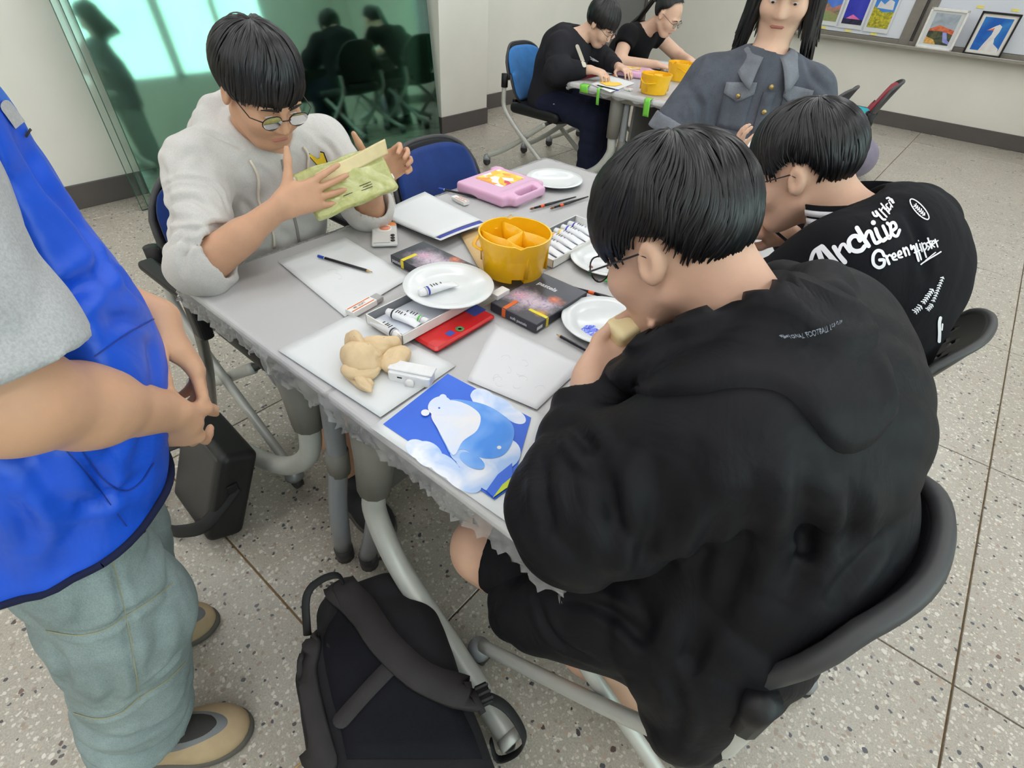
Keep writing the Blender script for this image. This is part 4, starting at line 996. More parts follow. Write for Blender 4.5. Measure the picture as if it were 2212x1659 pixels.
ring = [V(-0.235, 0.565, 0.945), V(-0.20, 0.560, 0.985), V(-0.145, 0.580, 1.03), V(-0.085, 0.62, 1.068), V(-0.058, 0.69, 1.085), V(-0.075, 0.77, 1.072), V(-0.13, 0.825, 1.03), V(-0.20, 0.84, 0.965)]
for q0, q1 in zip(ring[:-1], ring[1:]): j.cap(q0, q1, 0.026, 0.026, 0.03)
j.cap(V(-0.13, 0.70, 1.0), H2+F2 @ V(0, -0.05, -0.02), 0.068, 0.09, 0.02, 's'); j.cap(V(-0.19, 0.70, 0.93), V(-0.26, 0.70, 1.02), 0.085, 0.12, 0.02, 's')
j.disp(wr(0.0065, 22, 0.003, 56, 2))
for a_, b_ in (((-0.02, 0.46, 0.90), (0.02, 0.43, 0.62)), ((0.05, 0.53, 0.90), (0.10, 0.52, 0.60)), ((0.10, 0.66, 0.88), (0.18, 0.60, 0.62)), ((0.12, 0.76, 0.85), (0.18, 0.74, 0.60)), ((0.06, 0.60, 0.86), (0.15, 0.54, 0.58)), ((-0.12, 0.40, 0.82), (-0.04, 0.44, 0.60)), ((-0.25, 0.46, 0.80), (-0.17, 0.36, 0.80))):
    j.disp(crease(a_, b_, 0.020, 0.017))
j.cut((0, 0, 0.375), (0.05, 0, -1))
PR2 = [([(1237, 918), (1268, 960), (1290, 985)], 0.010, 0.010), ([(1172, 996), (1175, 1074), (1190, 1135)], 0.010, 0.009), ([(1425, 980), (1393, 1205), (1341, 1387), (1336, 1449)], 0.013, 0.012), ([(1492, 975), (1456, 1090), (1445, 1173)], 0.012, 0.009), ([(1580, 1090), (1529, 1173), (1500, 1280)], 0.012, 0.008), ([(1742, 996), (1737, 1163), (1700, 1300)], 0.014, 0.009),
       ([(1914, 1152), (1841, 1236), (1789, 1288)], 0.013, 0.010), ([(1640, 1000), (1610, 1150), (1560, 1330)], 0.014, 0.008), ([(1850, 1020), (1845, 1120), (1800, 1220)], 0.012, 0.008), ([(1300, 1010), (1330, 1100), (1320, 1200)], 0.012, 0.008), ([(1230, 1290), (1330, 1330), (1400, 1400)], 0.010, 0.008), ([(1160, 1300), (1200, 1380), (1290, 1430)], 0.008, 0.006), ([(1440, 1450), (1470, 1540), (1450, 1600)], 0.010, 0.007)]
jo, jv = sdf_obj('jacket', j, M_shell, p2, press=PR2)
bv2 = bvh_of(jv)
E1 = [(1372, 748), (1420, 706), (1475, 664), (1545, 620), (1615, 588), (1680, 578), (1722, 580), (1780, 604), (1835, 635), (1872, 662)]
E3 = [(1296, 800), (1350, 842), (1407, 860), (1500, 858), (1600, 842), (1700, 862), (1785, 965), (1850, 985), (1915, 920), (1945, 850)]
c1, c3 = [np.array(q[:2]) for q in bez([(*q, 0) for q in E1], 46)], [np.array(q[:2]) for q in bez([(*q, 0) for q in E3], 46)]; nh = min(len(c1), len(c3)); tv_ = np.array([0, 0.04, 0.1, 0.2, 0.3, 0.36, 0.40, 0.44, 0.5, 0.6, 0.7, 0.8, 0.9, 0.96, 1.0]); oh = np.array([-0.004, 0.006, 0.012, 0.016, 0.020, 0.022, 0.018, 0.010, 0.011, 0.014, 0.015, 0.014, 0.013, 0.009, -0.006]); vs = []
for i_ in range(nh):
    row = []
    for t_, o_ in zip(tv_, oh):
        q = c1[i_]*(1-t_)+c3[i_]*t_; e_ = min(1.0, min(i_, nh-1-i_)/3); row.append(lay(bv2, q[0], q[1], o_*e_+0.003*math.sin(i_*0.5+t_*7)*math.sin(t_*3.1)))
    good_ = [a_ for a_, h in enumerate(row) if h is not None and np.linalg.norm(h) < 1.6] or [0]
    for a_ in range(len(row)): vs.append(row[min(good_, key=lambda g_: abs(g_-a_))]-np.array(p2.location))
K_ = len(tv_); MB().add(vs, [(i_*K_+a_, i_*K_+a_+1, (i_+1)*K_+a_+1, (i_+1)*K_+a_) for i_ in range(nh-1) for a_ in range(K_-1)], True).build('hood', M_shell, jo)
tv, tf = glyphs('NATIONAL FOOTBALL LEAGUE', 1.0, 0.1, 0.012)
wd = max(a[0] for a in tv); a0, a1 = V(1679, 757), V(1788, 722); m = MB(); pts = []
for x, y, z in tv:
    q = a0+(a1-a0)*(x/wd)+V(-6, -19)*y; h = lay(bv2, q[0], q[1], 0.0205); pts.append(None if h is None else h-np.array(p2.location))
good = [f for f in tf if all(pts[i] is not None for i in f)]
m.add([V(0, 0, 0) if q is None else q for q in pts], good); m.build('hood_lettering', M_print2, jo)
s = SDF(0.006); s.ell(V(0.02, 0.67, 0.51), (0.17, 0.20, 0.10), None, 0.03)
for y, kn in ((0.56, V(-0.37, 0.475, 0.47)), (0.78, V(-0.39, 0.84, 0.48))): s.cap(V(-0.02, y, 0.53), kn, 0.095, 0.080, 0.05, fold=(0.006, 50, y*5, 0.7, 0.6), end=True)
sdf_obj('shorts', s, M_black, p2)
shoe(p2, (0.17, 0.61, 0), (-0.08, 0.60, 0), M_dkshoe); shoe(p2, (-0.32, 0.84, 0), (-0.58, 0.84, 0), M_dkshoe)
make_chair('black shell chair on casters carrying the black-jacket student, nearest the camera', None, (-0.135, 0.68, 0), PI, group=CG, perf=False, thick=0.026)
# sponge in the hands
sp = SDF(0.0035); Rs = frame3((0.3, 0.9, 0.25), (0.2, -0.3, 1)); sp.rbox((0, 0, 0), (0.012, 0.030, 0.022), 0.010, Rs, 0.01); sp.rbox(Rs @ V(0.012, 0.035, 0.018), (0.008, 0.016, 0.010), 0.007, Rs, 0.008)
so = thing('clay_piece', 'cream lump of clay held in the fingers of the black-jacket student', 'clay', (-0.285, 0.668, 0.948))
v, q = sp.mesh(); me = quadmesh('lump', v, q); me.materials.append(M_cream); _link(bpy.data.objects.new('lump', me), so)

# ===== student in the lettered varsity jacket
M_vars = cloth('black_wool_varsity', (16, 16, 21), var=0.1, wrinkle=0.35, wscale=8, weave=0.3); M_knit = cloth('cream_knit', (206, 198, 182), wrinkle=0.1, weave=0.5, scale=500)
H3 = V(-0.262, 1.315, 1.055); F3 = frame3((-0.86, -0.05, -0.46), (0, 0, 1))
p3 = person('student in a black varsity jacket with white lettering, seated by the far chair', (-0.05, 1.33, 0.0))
sL, eL, wL = V(-0.10, 1.14, 0.955), V(-0.22, 1.15, 0.79), V(-0.36, 1.24, 0.86)
sR, eR, wR = V(-0.035, 1.505, 0.945), V(-0.17, 1.54, 0.79), V(-0.265, 1.40, 0.89)
b = SDF(0.0045); L3 = head_sdf(b, H3, F3)
b.cap(V(-0.10, 1.325, 0.96), H3+F3 @ V(0, -0.04, -0.05), 0.060, 0.056, 0.03); b.cap(V(-0.01, 1.33, 0.60), V(-0.06, 1.325, 0.92), 0.11, 0.11, 0.05); b.cap(sL, sR, 0.05, None, 0.05)
for a_, e_, w_ in ((sL, eL, wL), (sR, eR, wR)): b.cap(a_, e_, 0.048, 0.042, 0.03); b.cap(e_, w_, 0.042, 0.028, 0.02)
hand(b, wL, (-0.3, 0.8, -0.1), (-0.2, 0.1, -1), 'L', (0.4, 0.5, 0.3)); hand(b, wR, (-0.45, -0.72, 0.25), (-0.5, 0.2, -0.75), 'R', [(0.5, 0.7, 0.4), (0.7, 0.9, 0.5), (0.9, 1.0, 0.6), (1.0, 1.0, 0.6)], thumb=((0.8, 0.3, 0.5), (0.9, -0.1, 0.5), (0.9, -0.2, 0.4)))
for y in (1.23, 1.43): b.cap(V(-0.02, y, 0.52), V(-0.42, y, 0.48), 0.07, 0.055, 0.05); b.cap(V(-0.42, y, 0.48), V(-0.40, y, 0.08), 0.052, 0.036, 0.03)
sdf_obj('body', b, M_skin2, p3); face_parts(p3, L3)
hair(p3, H3, F3, (0.080, 0.100, 0.096), hairline(1.95, 1.86, 1.86, 1.54, 1.82, 2.1), 1100, 8, lift=0.010, thick=0.014, swirl=-0.5, width=0.0045, jit=0.16)
kn = SDF(0.006); kn.cap(V(-0.11, 1.325, 0.93), V(-0.155, 1.322, 1.0), 0.078, 0.066, 0.02, end=True); kn.cap(V(-0.05, 1.33, 0.62), V(-0.11, 1.325, 0.92), 0.12, 0.10, 0.03); sdf_obj('sweater', kn, M_knit, p3)
j = SDF(0.0055)
j.cap(V(-0.01, 1.33, 0.54), V(-0.02, 1.33, 0.72), 0.180, 0.178, 0.05, flat=((1, 0, 0), 0.80)); j.cap(V(-0.02, 1.33, 0.72), V(-0.05, 1.325, 0.90), 0.185, 0.165, 0.08, flat=((1, 0, 0), 0.78))
j.cap(sL+V(0, 0.03, -0.01), sR+V(0, -0.03, -0.01), 0.085, None, 0.10); j.ell(V(0.01, 1.33, 0.88), (0.115, 0.19, 0.13), None, 0.06)
for a_, e_, w_, s_ in ((sL, eL, wL, 3), (sR, eR, wR, 4)):
    j.cap(a_, e_, 0.086, 0.078, 0.05, fold=(0.006, 60, s_, 0.85, 0.6)); d_ = unit(w_-e_); L_ = np.linalg.norm(w_-e_)
    j.cap(e_, e_+d_*(L_-0.03), 0.078, 0.045, 0.04, fold=(0.006, 80, s_, 0.4, 0.5), end=True)
j.cap(V(-0.12, 1.325, 0.97), V(-0.24, 1.32, 1.06), 0.078, 0.10, 0.012, 's')
j.disp(wr(0.004, 26, 0.0015, 60, 3)); j.cut((0, 0, 0.47), (0, 0, -1))
vo, vv_ = sdf_obj('varsity_jacket', j, M_vars, p3, press=[([(1800, 640), (1850, 700), (1860, 780)], 0.012, 0.007), ([(1960, 460), (1985, 520), (2000, 600)], 0.010, 0.006), ([(1900, 720), (1930, 780), (1920, 850)], 0.012, 0.007)])
col = [V(-0.140+0.086*math.cos(a), 1.323+0.094*math.sin(a), 1.006+0.030*math.cos(a)) for a in np.linspace(-2.2, 2.2, 26)]
m = MB(); off3 = np.array(p3.location)
def band(lo, hi, ex, mat, nm):
    m = MB(); upv = unit(V(-0.5, 0, 0.87)); vs = []
    for q in col:
        o_ = unit((q-V(-0.140, 1.323, 1.006))*[1, 1, 0.3])
        for z_, e_ in ((lo, ex), (hi, ex*0.9)): vs.append(q+upv*z_+o_*(e_+0.004)-off3)
    m.add(vs, [(2*i, 2*i+2, 2*i+3, 2*i+1) for i in range(len(col)-1)], True); m.build(nm, mat, vo, solid=0.003)
band(-0.014, 0.034, 0.008, M_vars, 'collar'); band(-0.006, 0.006, 0.0115, M_print, 'collar_stripe'); band(0.011, 0.023, 0.0115, M_print, 'collar_stripe')
bv3 = bvh_of(vv_)
AR = [([(185, 865), (160, 810), (190, 710), (255, 658)], 40), ([(235, 690), (290, 830), (360, 960)], 56), ([(275, 655), (350, 740), (430, 830), (490, 890)], 58), ([(250, 945), (300, 870), (370, 800)], 26),
      ([(400, 660), (450, 740), (510, 810)], 50), ([(450, 700), (470, 645), (500, 628), (530, 665), (560, 705)], 34), ([(665, 590), (640, 548), (590, 548), (552, 600), (570, 670), (620, 700), (680, 690), (715, 650)], 46),
      ([(635, 460), (690, 550), (755, 645)], 48), ([(715, 570), (740, 505), (775, 498), (800, 560), (830, 615), (872, 600)], 38), ([(828, 470), (860, 550), (900, 592), (935, 570)], 40), ([(805, 405)], 52),
      ([(905, 440), (938, 510), (968, 568), (988, 520), (978, 440), (950, 410)], 34), ([(1000, 490), (1042, 452), (1022, 405), (988, 415), (985, 470), (1010, 530), (1050, 542), (1078, 480)], 32)]
GR = [([(915, 745), (890, 702), (840, 697), (803, 750), (808, 830), (860, 868), (910, 845), (915, 792), (870, 790)], 34), ([(935, 750), (968, 830)], 28), ([(945, 765), (970, 738), (992, 752)], 20),
      ([(1000, 770), (1035, 750), (1020, 722), (1000, 742), (1010, 785), (1048, 785)], 20), ([(1058, 745), (1095, 725), (1080, 697), (1060, 717), (1068, 762), (1105, 760)], 20), ([(1113, 670), (1142, 745)], 24), ([(1120, 700), (1143, 662), (1165, 690), (1180, 735)], 22)]
HI = [([(1195, 640), (1205, 680), (1230, 650), (1275, 800)], 22), ([(1250, 625), (1305, 785)], 22), ([(1232, 715), (1295, 690)], 14), ([(1295, 625), (1320, 700)], 18), ([(1280, 590)], 18), ([(1318, 615), (1365, 760)], 18), ([(1325, 630), (1352, 615), (1370, 655), (1348, 690)], 16),
      ([(1395, 610), (1372, 615), (1372, 640), (1396, 655), (1385, 685)], 15), ([(1380, 565), (1420, 668)], 18), ([(1372, 612), (1412, 592)], 13), ([(1425, 630), (1448, 608), (1430, 590), (1420, 630), (1445, 655)], 14), ([(1450, 578), (1478, 655)], 16), ([(1456, 605), (1482, 588)], 12),
      ([(1300, 838), (1400, 775), (1512, 705)], 14), ([(1352, 800), (1455, 712)], 10)]
UR = [([(800, 300), (820, 335), (850, 330), (830, 280), (900, 365), (930, 372)], 22), ([(868, 262), (945, 345)], 18), ([(890, 280), (905, 245), (925, 260)], 14), ([(890, 205), (975, 310)], 18), ([(930, 265), (960, 250), (975, 285)], 15), ([(955, 205), (940, 225), (985, 270), (990, 230)], 15), ([(975, 190), (1010, 240)], 15), ([(950, 150), (975, 145), (1015, 195)], 20), ([(970, 175), (1000, 155), (1025, 195)], 14)]
FC = [([(890+138*math.cos(a), 1270+142*math.sin(a)) for a in np.linspace(2.2, 4.9, 9)], 20), ([(890+138*math.cos(a), 1270+142*math.sin(a)) for a in np.linspace(4.9, 8.5, 12)], 7), ([(815, 1222), (870, 1268)], 18), ([(868, 1222), (818, 1270)], 18), ([(918, 1220), (972, 1266)], 18), ([(972, 1220), (918, 1268)], 18), ([(825, 1348), (880, 1362), (938, 1340)], 14)]
def scribble(a, b, w, n, amp):
    a, b = np.array(a, float), np.array(b, float); d = unit(b-a); nn = V(-d[1], d[0]); out = []
    for k in range(n):
        c = a+(b-a)*(k+0.5)/n; s_ = 1 if k % 3 else 1.3
        out.append(([tuple(c-nn*amp*s_-d*6), tuple(c+d*7), tuple(c+nn*amp-d*3)], w))
    out.append(([tuple(a), tuple((a+b)/2+nn*3), tuple(b)], w*0.6)); return out
SM = scribble((1235, 1340), (1310, 1270), 12, 4, 26)+scribble((1325, 1245), (1430, 1095), 12, 7, 20)+scribble((1370, 1315), (1425, 1255), 10, 4, 20)+scribble((1430, 1230), (1535, 965), 10, 10, 16)
rot = math.radians(48); EL = [([(1290+(138*math.cos(a)*math.cos(rot)-44*math.sin(a)*math.sin(rot)), 262+(138*math.cos(a)*math.sin(rot)+44*math.sin(a)*math.cos(rot))) for a in np.linspace(0, 2*PI, 22)], 12)]+scribble((1235, 215), (1345, 325), 12, 6, 16)
OV = [([(1508, 1395), (1498, 1450), (1500, 1560), (1496, 1640)], 34), ([(1530, 1460), (1525, 1520)], 16)]+scribble((1170, 2150), (1245, 2190), 10, 5, 14)
MJ = lambda q: (1720+q[0]/4.879, 400+q[1]/4.879)
for nm, st in (('archive_lettering', AR), ('green_lettering', GR), ('hipster_lettering', HI), ('urban_lettering', UR), ('smiley_print', FC), ('small_slogan', SM), ('round_badge', EL), ('side_badge', OV)): ribbon_print(nm, st, bv3, M_print, vo, MJ)
s = SDF(0.007); s.ell(V(0.0, 1.33, 0.52), (0.15, 0.18, 0.09), None, 0.03)
for y in (1.23, 1.43): leg_sdf(s, V(-0.03, y, 0.54), V(-0.43, y, 0.49), V(-0.41, y, 0.12))
sdf_obj('trousers', s, M_black, p3)
for y in (1.23, 1.43): shoe(p3, (-0.34, y, 0), (-0.60, y, 0), M_dkshoe)
make_chair('black perforated shell chair under the student in the varsity jacket', None, (-0.135, 1.40, 0), PI-0.10, group=CG)
br = MB().tube([V(-0.335, 1.345, 0.935), V(-0.30, 1.33, 0.925), V(-0.22, 1.30, 0.905), V(-0.165, 1.285, 0.895)], [0.0012, 0.003, 0.0035, 0.002], 8).build('paintbrush', M_ink)
tag(br, 'thin black paintbrush in the hand of the varsity-jacket student', 'paintbrush')
# ===== person in the grey denim shirt, standing at the end of the front table
def denim(name, rgb, wscale=8, var=0.16):
    m = NT(name); co = m.coord(kind='World'); c = srgb(*rgb)
    lo = tuple(x*(1-var*1.6) for x in c[:3])+(1,); hi = tuple(min(1, x*(1+var*1.6)) for x in c[:3])+(1,)
    a = m.ramp(m.noise(co, 9, 5, 0.6), [(0.3, lo), (0.7, hi)])
    tw = m.noise(m.coord(kind='World', vec=(900, 900, 260)), 1.0, 2); a = m.mix(1.0, a, m.ramp(tw, [(0.3, (0.72,)*3+(1,)), (0.7, (1.0,)*3+(1,))]), 'MULTIPLY')
    n = m.bump(m.noise(co, wscale, 4, 0.5, 1.0), 0.45, 0.02); n = m.bump(tw, 0.25, 0.0008, n)
    m.set(col=a, rough=0.88, normal=n, spec=0.25); return m.m
M_gden = denim('grey_denim', (90, 94, 104)); M_gden2 = denim('faded_grey_denim_inside', (124, 128, 136)); M_jean = denim('washed_blue_green_denim', (142, 156, 156)); M_brass = plain('brass_button', (176, 152, 96), 0.3, metal=0.8)
H4 = V(-0.652, 2.125, 1.332); F4 = frame3((0.22, -0.88, -0.36), (0, 0, 1))
p4 = person('person standing in a grey denim shirt with rolled sleeves and shoulder-length hair', (-0.66, 2.13, 0.0))
fw = unit(V(0.5, -0.86, 0)); rt = unit(V(-0.86, -0.5, 0))      # facing, own right
sR, sL = V(-0.785, 1.985, 1.075), V(-0.492, 2.158, 1.065)
eR, wR = V(-0.83, 1.93, 0.90), V(-0.72, 1.98, 0.76); eL, wL = V(-0.40, 2.13, 0.87), V(-0.54, 1.975, 0.905)
b = SDF(0.0065); L4 = head_sdf(b, H4, F4)
b.cap(V(-0.65, 2.09, 1.10), H4+F4 @ V(0, -0.03, -0.06), 0.056, 0.05, 0.03); b.cap(V(-0.65, 2.11, 0.80), V(-0.645, 2.09, 1.06), 0.11, 0.11, 0.05); b.cap(sR, sL, 0.045, None, 0.05)
b.cap(sR, eR, 0.046, 0.043, 0.03); b.cap(eR, wR, 0.043, 0.027, 0.02); b.cap(sL, eL, 0.046, 0.043, 0.03); b.cap(eL, wL, 0.042, 0.027, 0.02)
hand(b, wR, (0.35, -0.25, -0.8), (0.6, 0.6, -0.2), 'R', (0.3, 0.4, 0.3)); hand(b, wL, (-0.35, -0.75, 0.2), (0.2, -0.4, 0.9), 'L', (0.5, 0.8, 0.5))
for s_ in (-1, 1): b.cap(V(-0.65, 2.11, 0.80)+rt*s_*0.09, V(-0.65, 2.14, 0.08)+rt*s_*0.1, 0.075, 0.04, 0.05)
sdf_obj('body', b, M_skin3, p4); face_parts(p4, L4, glasses=False)
hair(p4, H4, F4, (0.082, 0.100, 0.098), hairline(1.35, 1.5, 2.2, 2.35, 2.45, 2.5), 420, 21, lift=0.010, thick=0.014, swirl=0.1, crown=(0.1, -0.15))
def long_locks(parent, L, xs, z0, z1, out, seed, back=-0.03, n=90, gap=None):
    r = np.random.default_rng(seed); m = MB(); org = np.array(root_of(parent).location)
    for k in range(n):
        a = r.uniform(-PI, PI)
        if abs(a) < 0.95: a = math.copysign(r.uniform(0.95, 1.7), a)
        rx, ry = 0.094+r.uniform(-0.008, 0.008), 0.098+r.uniform(-0.008, 0.008)
        pts = []; zz = z1+r.uniform(-0.03, 0.03)
        for t in np.linspace(0, 1, 7):
            g = 1+out*t*t+0.03*math.sin(t*6+k); pts.append(L(rx*g*math.sin(a), -0.012+ry*g*math.cos(a), z0+(zz-z0)*t)-org)
        w_ = r.uniform(0.006, 0.011); m.tube(pts, [w_*0.7, w_, w_, w_, w_*0.9, w_*0.7, w_*0.2], 5)
    return m.build('long_hair', M_hair, parent)
long_locks(p4, L4, None, 0.06, -0.175, 0.30, 4, n=420)
sh = SDF(0.006)
sh.cap(V(-0.65, 2.11, 0.60), V(-0.65, 2.105, 0.85), 0.190, 0.185, 0.05, flat=(fw, 0.80)); sh.cap(V(-0.65, 2.105, 0.85), V(-0.645, 2.085, 1.03), 0.185, 0.165, 0.08, flat=(fw, 0.74)); sh.cap(V(-0.648, 2.088, 1.075), sR-rt*0.015, 0.070, 0.058, 0.06); sh.cap(V(-0.648, 2.088, 1.075), sL+rt*0.015, 0.070, 0.058, 0.06); sh.cap(V(-0.648, 2.09, 1.06), V(-0.648, 2.09, 1.10), 0.078, 0.06, 0.03)
d_ = unit(eR-sR); sh.cap(sR, eR-d_*0.01, 0.072, 0.090, 0.04, fold=(0.004, 50, 1, 0.6, 0.5), end=True); sh.cap(eR-d_*0.05, eR+d_*0.05, 0.078, 0.09, 0.003, 's')
d_ = unit(eL-sL); sh.cap(sL, eL-d_*0.01, 0.072, 0.085, 0.04, fold=(0.004, 50, 2, 0.6, 0.5), end=True); sh.cap(eL-d_*0.05, eL+d_*0.05, 0.072, 0.08, 0.003, 's')
sh.cap(V(-0.645, 2.085, 1.10), H4, 0.058, 0.09, 0.008, 's'); sh.disp(wr(0.004, 24, 0.0015, 60, 6)); sh.cut((0, 0, 0.56), (0, 0, -1))
so_, sv_ = sdf_obj('denim_shirt', sh, M_gden, p4, press=[([(1520, 110), (1505, 150), (1480, 190)], 0.010, 0.008), ([(1500, 200), (1515, 240), (1510, 290)], 0.010, 0.008), ([(1600, 180), (1580, 230), (1575, 290)], 0.012, 0.007), ([(1740, 130), (1760, 170), (1790, 200)], 0.010, 0.007)]); off4 = np.array(p4.location)
d_ = unit(eR-sR); cu = SDF(0.006); cu.cap(eR-d_*0.045, eR+d_*0.012, 0.098, 0.102, 0.01, end=True); cu.cap(eR-d_*0.06, eR+d_*0.06, 0.086, 0.088, 0.003, 's'); cu.cut(eR-d_*0.045, -d_); sdf_obj('rolled_cuff', cu, M_gden2, so_)
d_ = unit(eL-sL); cu = SDF(0.006); cu.cap(eL-d_*0.045, eL+d_*0.012, 0.092, 0.095, 0.01, end=True); cu.cap(eL-d_*0.06, eL+d_*0.06, 0.080, 0.082, 0.003, 's'); cu.cut(eL-d_*0.045, -d_); sdf_obj('rolled_cuff', cu, M_gden2, so_)
def chest(x, z): return V(-0.648, 2.095, 0)-rt*x+fw*0.4+V(0, 0, z)
def on4(pts, off=0.002): return [q-off4 for q in on_surface(sv_, [chest(*p_) for p_ in pts], -fw, off)]
m = MB()
pl = on4([(-0.008, 1.075-0.5*k/20) for k in range(21)]); pr = on4([(0.028, 1.075-0.5*k/20) for k in range(21)]); m.add(pl+pr, [(i, i+1, 22+i, 21+i) for i in range(20)], True); m.build('placket', M_gden, so_, solid=0.004)
for z in (1.09, 1.02, 0.95, 0.88, 0.81):
    q = on4([(0.010, z)], 0.006)[0]; u_ = fw; MB().tube([q-u_*0.002, q+u_*0.002], 0.0075, 12).build('button', M_brass, so_)
for sx in (-1, 1):
    fl = [(sx*0.045+0.01, 1.098), (sx*0.135+0.01, 1.088), (sx*0.135+0.01, 1.058), (sx*0.09+0.01, 1.038), (sx*0.045+0.01, 1.066)]
    MB().add(on4([(fl[0][0]+(fl[1][0]-fl[0][0])*i_/8, (fl[0][1]+(fl[1][1]-fl[0][1])*i_/8)*(1-j_/4)+j_/4*(float(np.interp(i_/8, [0, 0.5, 1], [fl[4][1], fl[3][1], fl[2][1]])))) for i_ in range(9) for j_ in range(5)], 0.004), [(i_*5+j_, i_*5+j_+1, i_*5+j_+6, i_*5+j_+5) for i_ in range(8) for j_ in range(4)], True).build('pocket_flap', M_gden2, so_, solid=0.005)
    q = on4([(sx*0.09+0.01, 1.056)], 0.008)[0]; MB().tube([q-fw*0.002, q+fw*0.003], 0.0075, 12).build('button', M_brass, so_)
    pk_ = [(sx*0.048+0.01, 1.015), (sx*0.132+0.01, 1.01), (sx*0.128+0.01, 0.91), (sx*0.05+0.01, 0.91)]; MB().add(on4([(pk_[0][0]+(pk_[1][0]-pk_[0][0])*i_/8, 1.063-0.105*j_/6) for i_ in range(9) for j_ in range(7)], 0.0015), [(i_*7+j_, i_*7+j_+1, i_*7+j_+8, i_*7+j_+7) for i_ in range(8) for j_ in range(6)], True).build('pocket', M_gden, so_, solid=0.004)
def collar_pt(u, v):
    th_ = (u-0.5)*2*math.radians(158); fr_ = max(0.0, abs(u-0.5)*2-0.72)/0.28        # 0 at the nape, towards the front at both ends
    d_ = -fw*math.cos(th_)+rt*math.sin(th_); ri_ = 0.062+v*(0.048+0.036*fr_); return V(-0.646, 2.085, 1.180-0.016*fr_+0.012*math.sin(v*PI)-v*(0.040+0.045*fr_))+d_*ri_+fw*0.012*fr_-off4
MB().grid(collar_pt, 40, 6).build('collar', M_gden2, so_, solid=0.005)
jn = SDF(0.008)
for s_ in (-1, 1): jn.cap(V(-0.65, 2.11, 0.80)+rt*s_*0.08, V(-0.65, 2.14, 0.10)+rt*s_*0.1, 0.105, 0.075, 0.05, fold=(0.004, 60, s_, 0.8, 0.5))
jn.cut((0, 0, 0.06), (0, 0, -1)); sdf_obj('jeans', jn, M_jean, p4)
for s_ in (-1, 1): c_ = V(-0.65, 2.15, 0)+rt*s_*0.1; shoe(p4, c_-fw*0.08, c_+fw*0.18, M_dkshoe)
tag(MB().tube([V(-0.575, 1.925, 0.925), V(-0.56, 1.895, 0.935)], 0.02, 14).build('paper_cup', M_wpl), 'small white cup in the hand of the person in grey denim', 'cup')

# ===== volunteer in the blue vest, standing at the left
M_vest = cloth('royal_blue_nylon', (20, 82, 208), var=0.08, rough=0.42, wrinkle=0.5, wscale=6, weave=0.1, sheen=0.0, spec=0.45); M_bind = cloth('dark_binding', (30, 34, 62), wrinkle=0.0); M_gtee = cloth('grey_marl_jersey', (178, 178, 180), speck=0.18, wrinkle=0.3)
p5 = person('volunteer standing in a royal blue vest over a grey t-shirt, hands clasped', (-0.80, -0.05, 0.0))
H5 = V(-0.815, 0.155, 1.475); F5 = frame3((0.12, 0.85, -0.50), (0, 0, 1))
sR, eR, wR = V(-0.655, -0.01, 1.235), V(-0.595, -0.005, 1.045), V(-0.695, 0.118, 0.885); sL, eL, wL = V(-0.965, 0.02, 1.24), V(-0.99, 0.06, 1.02), V(-0.80, 0.185, 0.955)
b = SDF(0.0045); L5 = head_sdf(b, H5, F5); b.cap(V(-0.81, 0.03, 1.28), H5+F5 @ V(0, -0.03, -0.06), 0.062, 0.056, 0.03); b.cap(V(-0.80, -0.05, 0.85), V(-0.81, 0.02, 1.20), 0.11, 0.12, 0.05); b.cap(sR, sL, 0.05, None, 0.05)
for a_, e_, w_ in ((sR, eR, wR), (sL, eL, wL)): b.cap(a_, e_, 0.052, 0.047, 0.03); b.cap(e_, e_+(w_-e_)*0.45, 0.048, 0.046, 0.03); b.cap(e_+(w_-e_)*0.4, w_, 0.046, 0.031, 0.02)
hand(b, wR, (-0.32, 0.10, -0.92), (-0.55, 0.35, 0.25), 'R', [(0.3, 0.5, 0.3), (0.35, 0.5, 0.3), (0.4, 0.5, 0.3), (0.45, 0.5, 0.3)], spread=0.04, thumb=((0.75, 0.5, 0.5), (0.9, 0.1, 0.4), (0.9, 0.0, 0.3)))
hand(b, wL, (0.50, 0.12, -0.82), (-0.2, -0.85, -0.2), 'L', [(0.35, 0.5, 0.3), (0.4, 0.6, 0.3), (0.5, 0.7, 0.4), (0.5, 0.7, 0.4)], spread=0.05)
for x, kn, an in ((-0.73, V(-0.765, -0.055, 0.47), V(-0.80, -0.165, 0.08)), (-0.89, V(-0.95, -0.02, 0.47), V(-1.03, -0.06, 0.08))): b.cap(V(-0.80+(x+0.81)*0.6, -0.05, 0.82), kn, 0.055, 0.055, 0.03); b.cap(kn, an, 0.055, 0.04, 0.03)
sdf_obj('body', b, M_skin, p5); face_parts(p5, L5, glasses=False)
hair(p5, H5, F5, (0.080, 0.100, 0.096), hairline(1.7), 250, 31)
t = SDF(0.006); t.cap(V(-0.80, -0.04, 0.80), V(-0.81, 0.01, 1.19), 0.135, 0.140, 0.05, flat=((0, 1, 0), 0.82)); t.cap(sR-V(0.0, 0, 0.0), sL, 0.075, None, 0.08)
for a_, e_ in ((sR, eR), (sL, eL)):
    d_ = unit(e_-a_); t.cap(a_-d_*0.02, e_-d_*0.035, 0.080, 0.086, 0.04, fold=(0.003, 60, 1, 0.6, 0.6), end=True); t.cap(e_-d_*0.065, e_+d_*0.05, 0.070, 0.077, 0.003, 's')
t.disp(wr(0.002, 30, 0.001, 70, 8)); t.cut((0, 0, 0.72), (0, 0, -1)); sdf_obj('tshirt', t, M_gtee, p5)
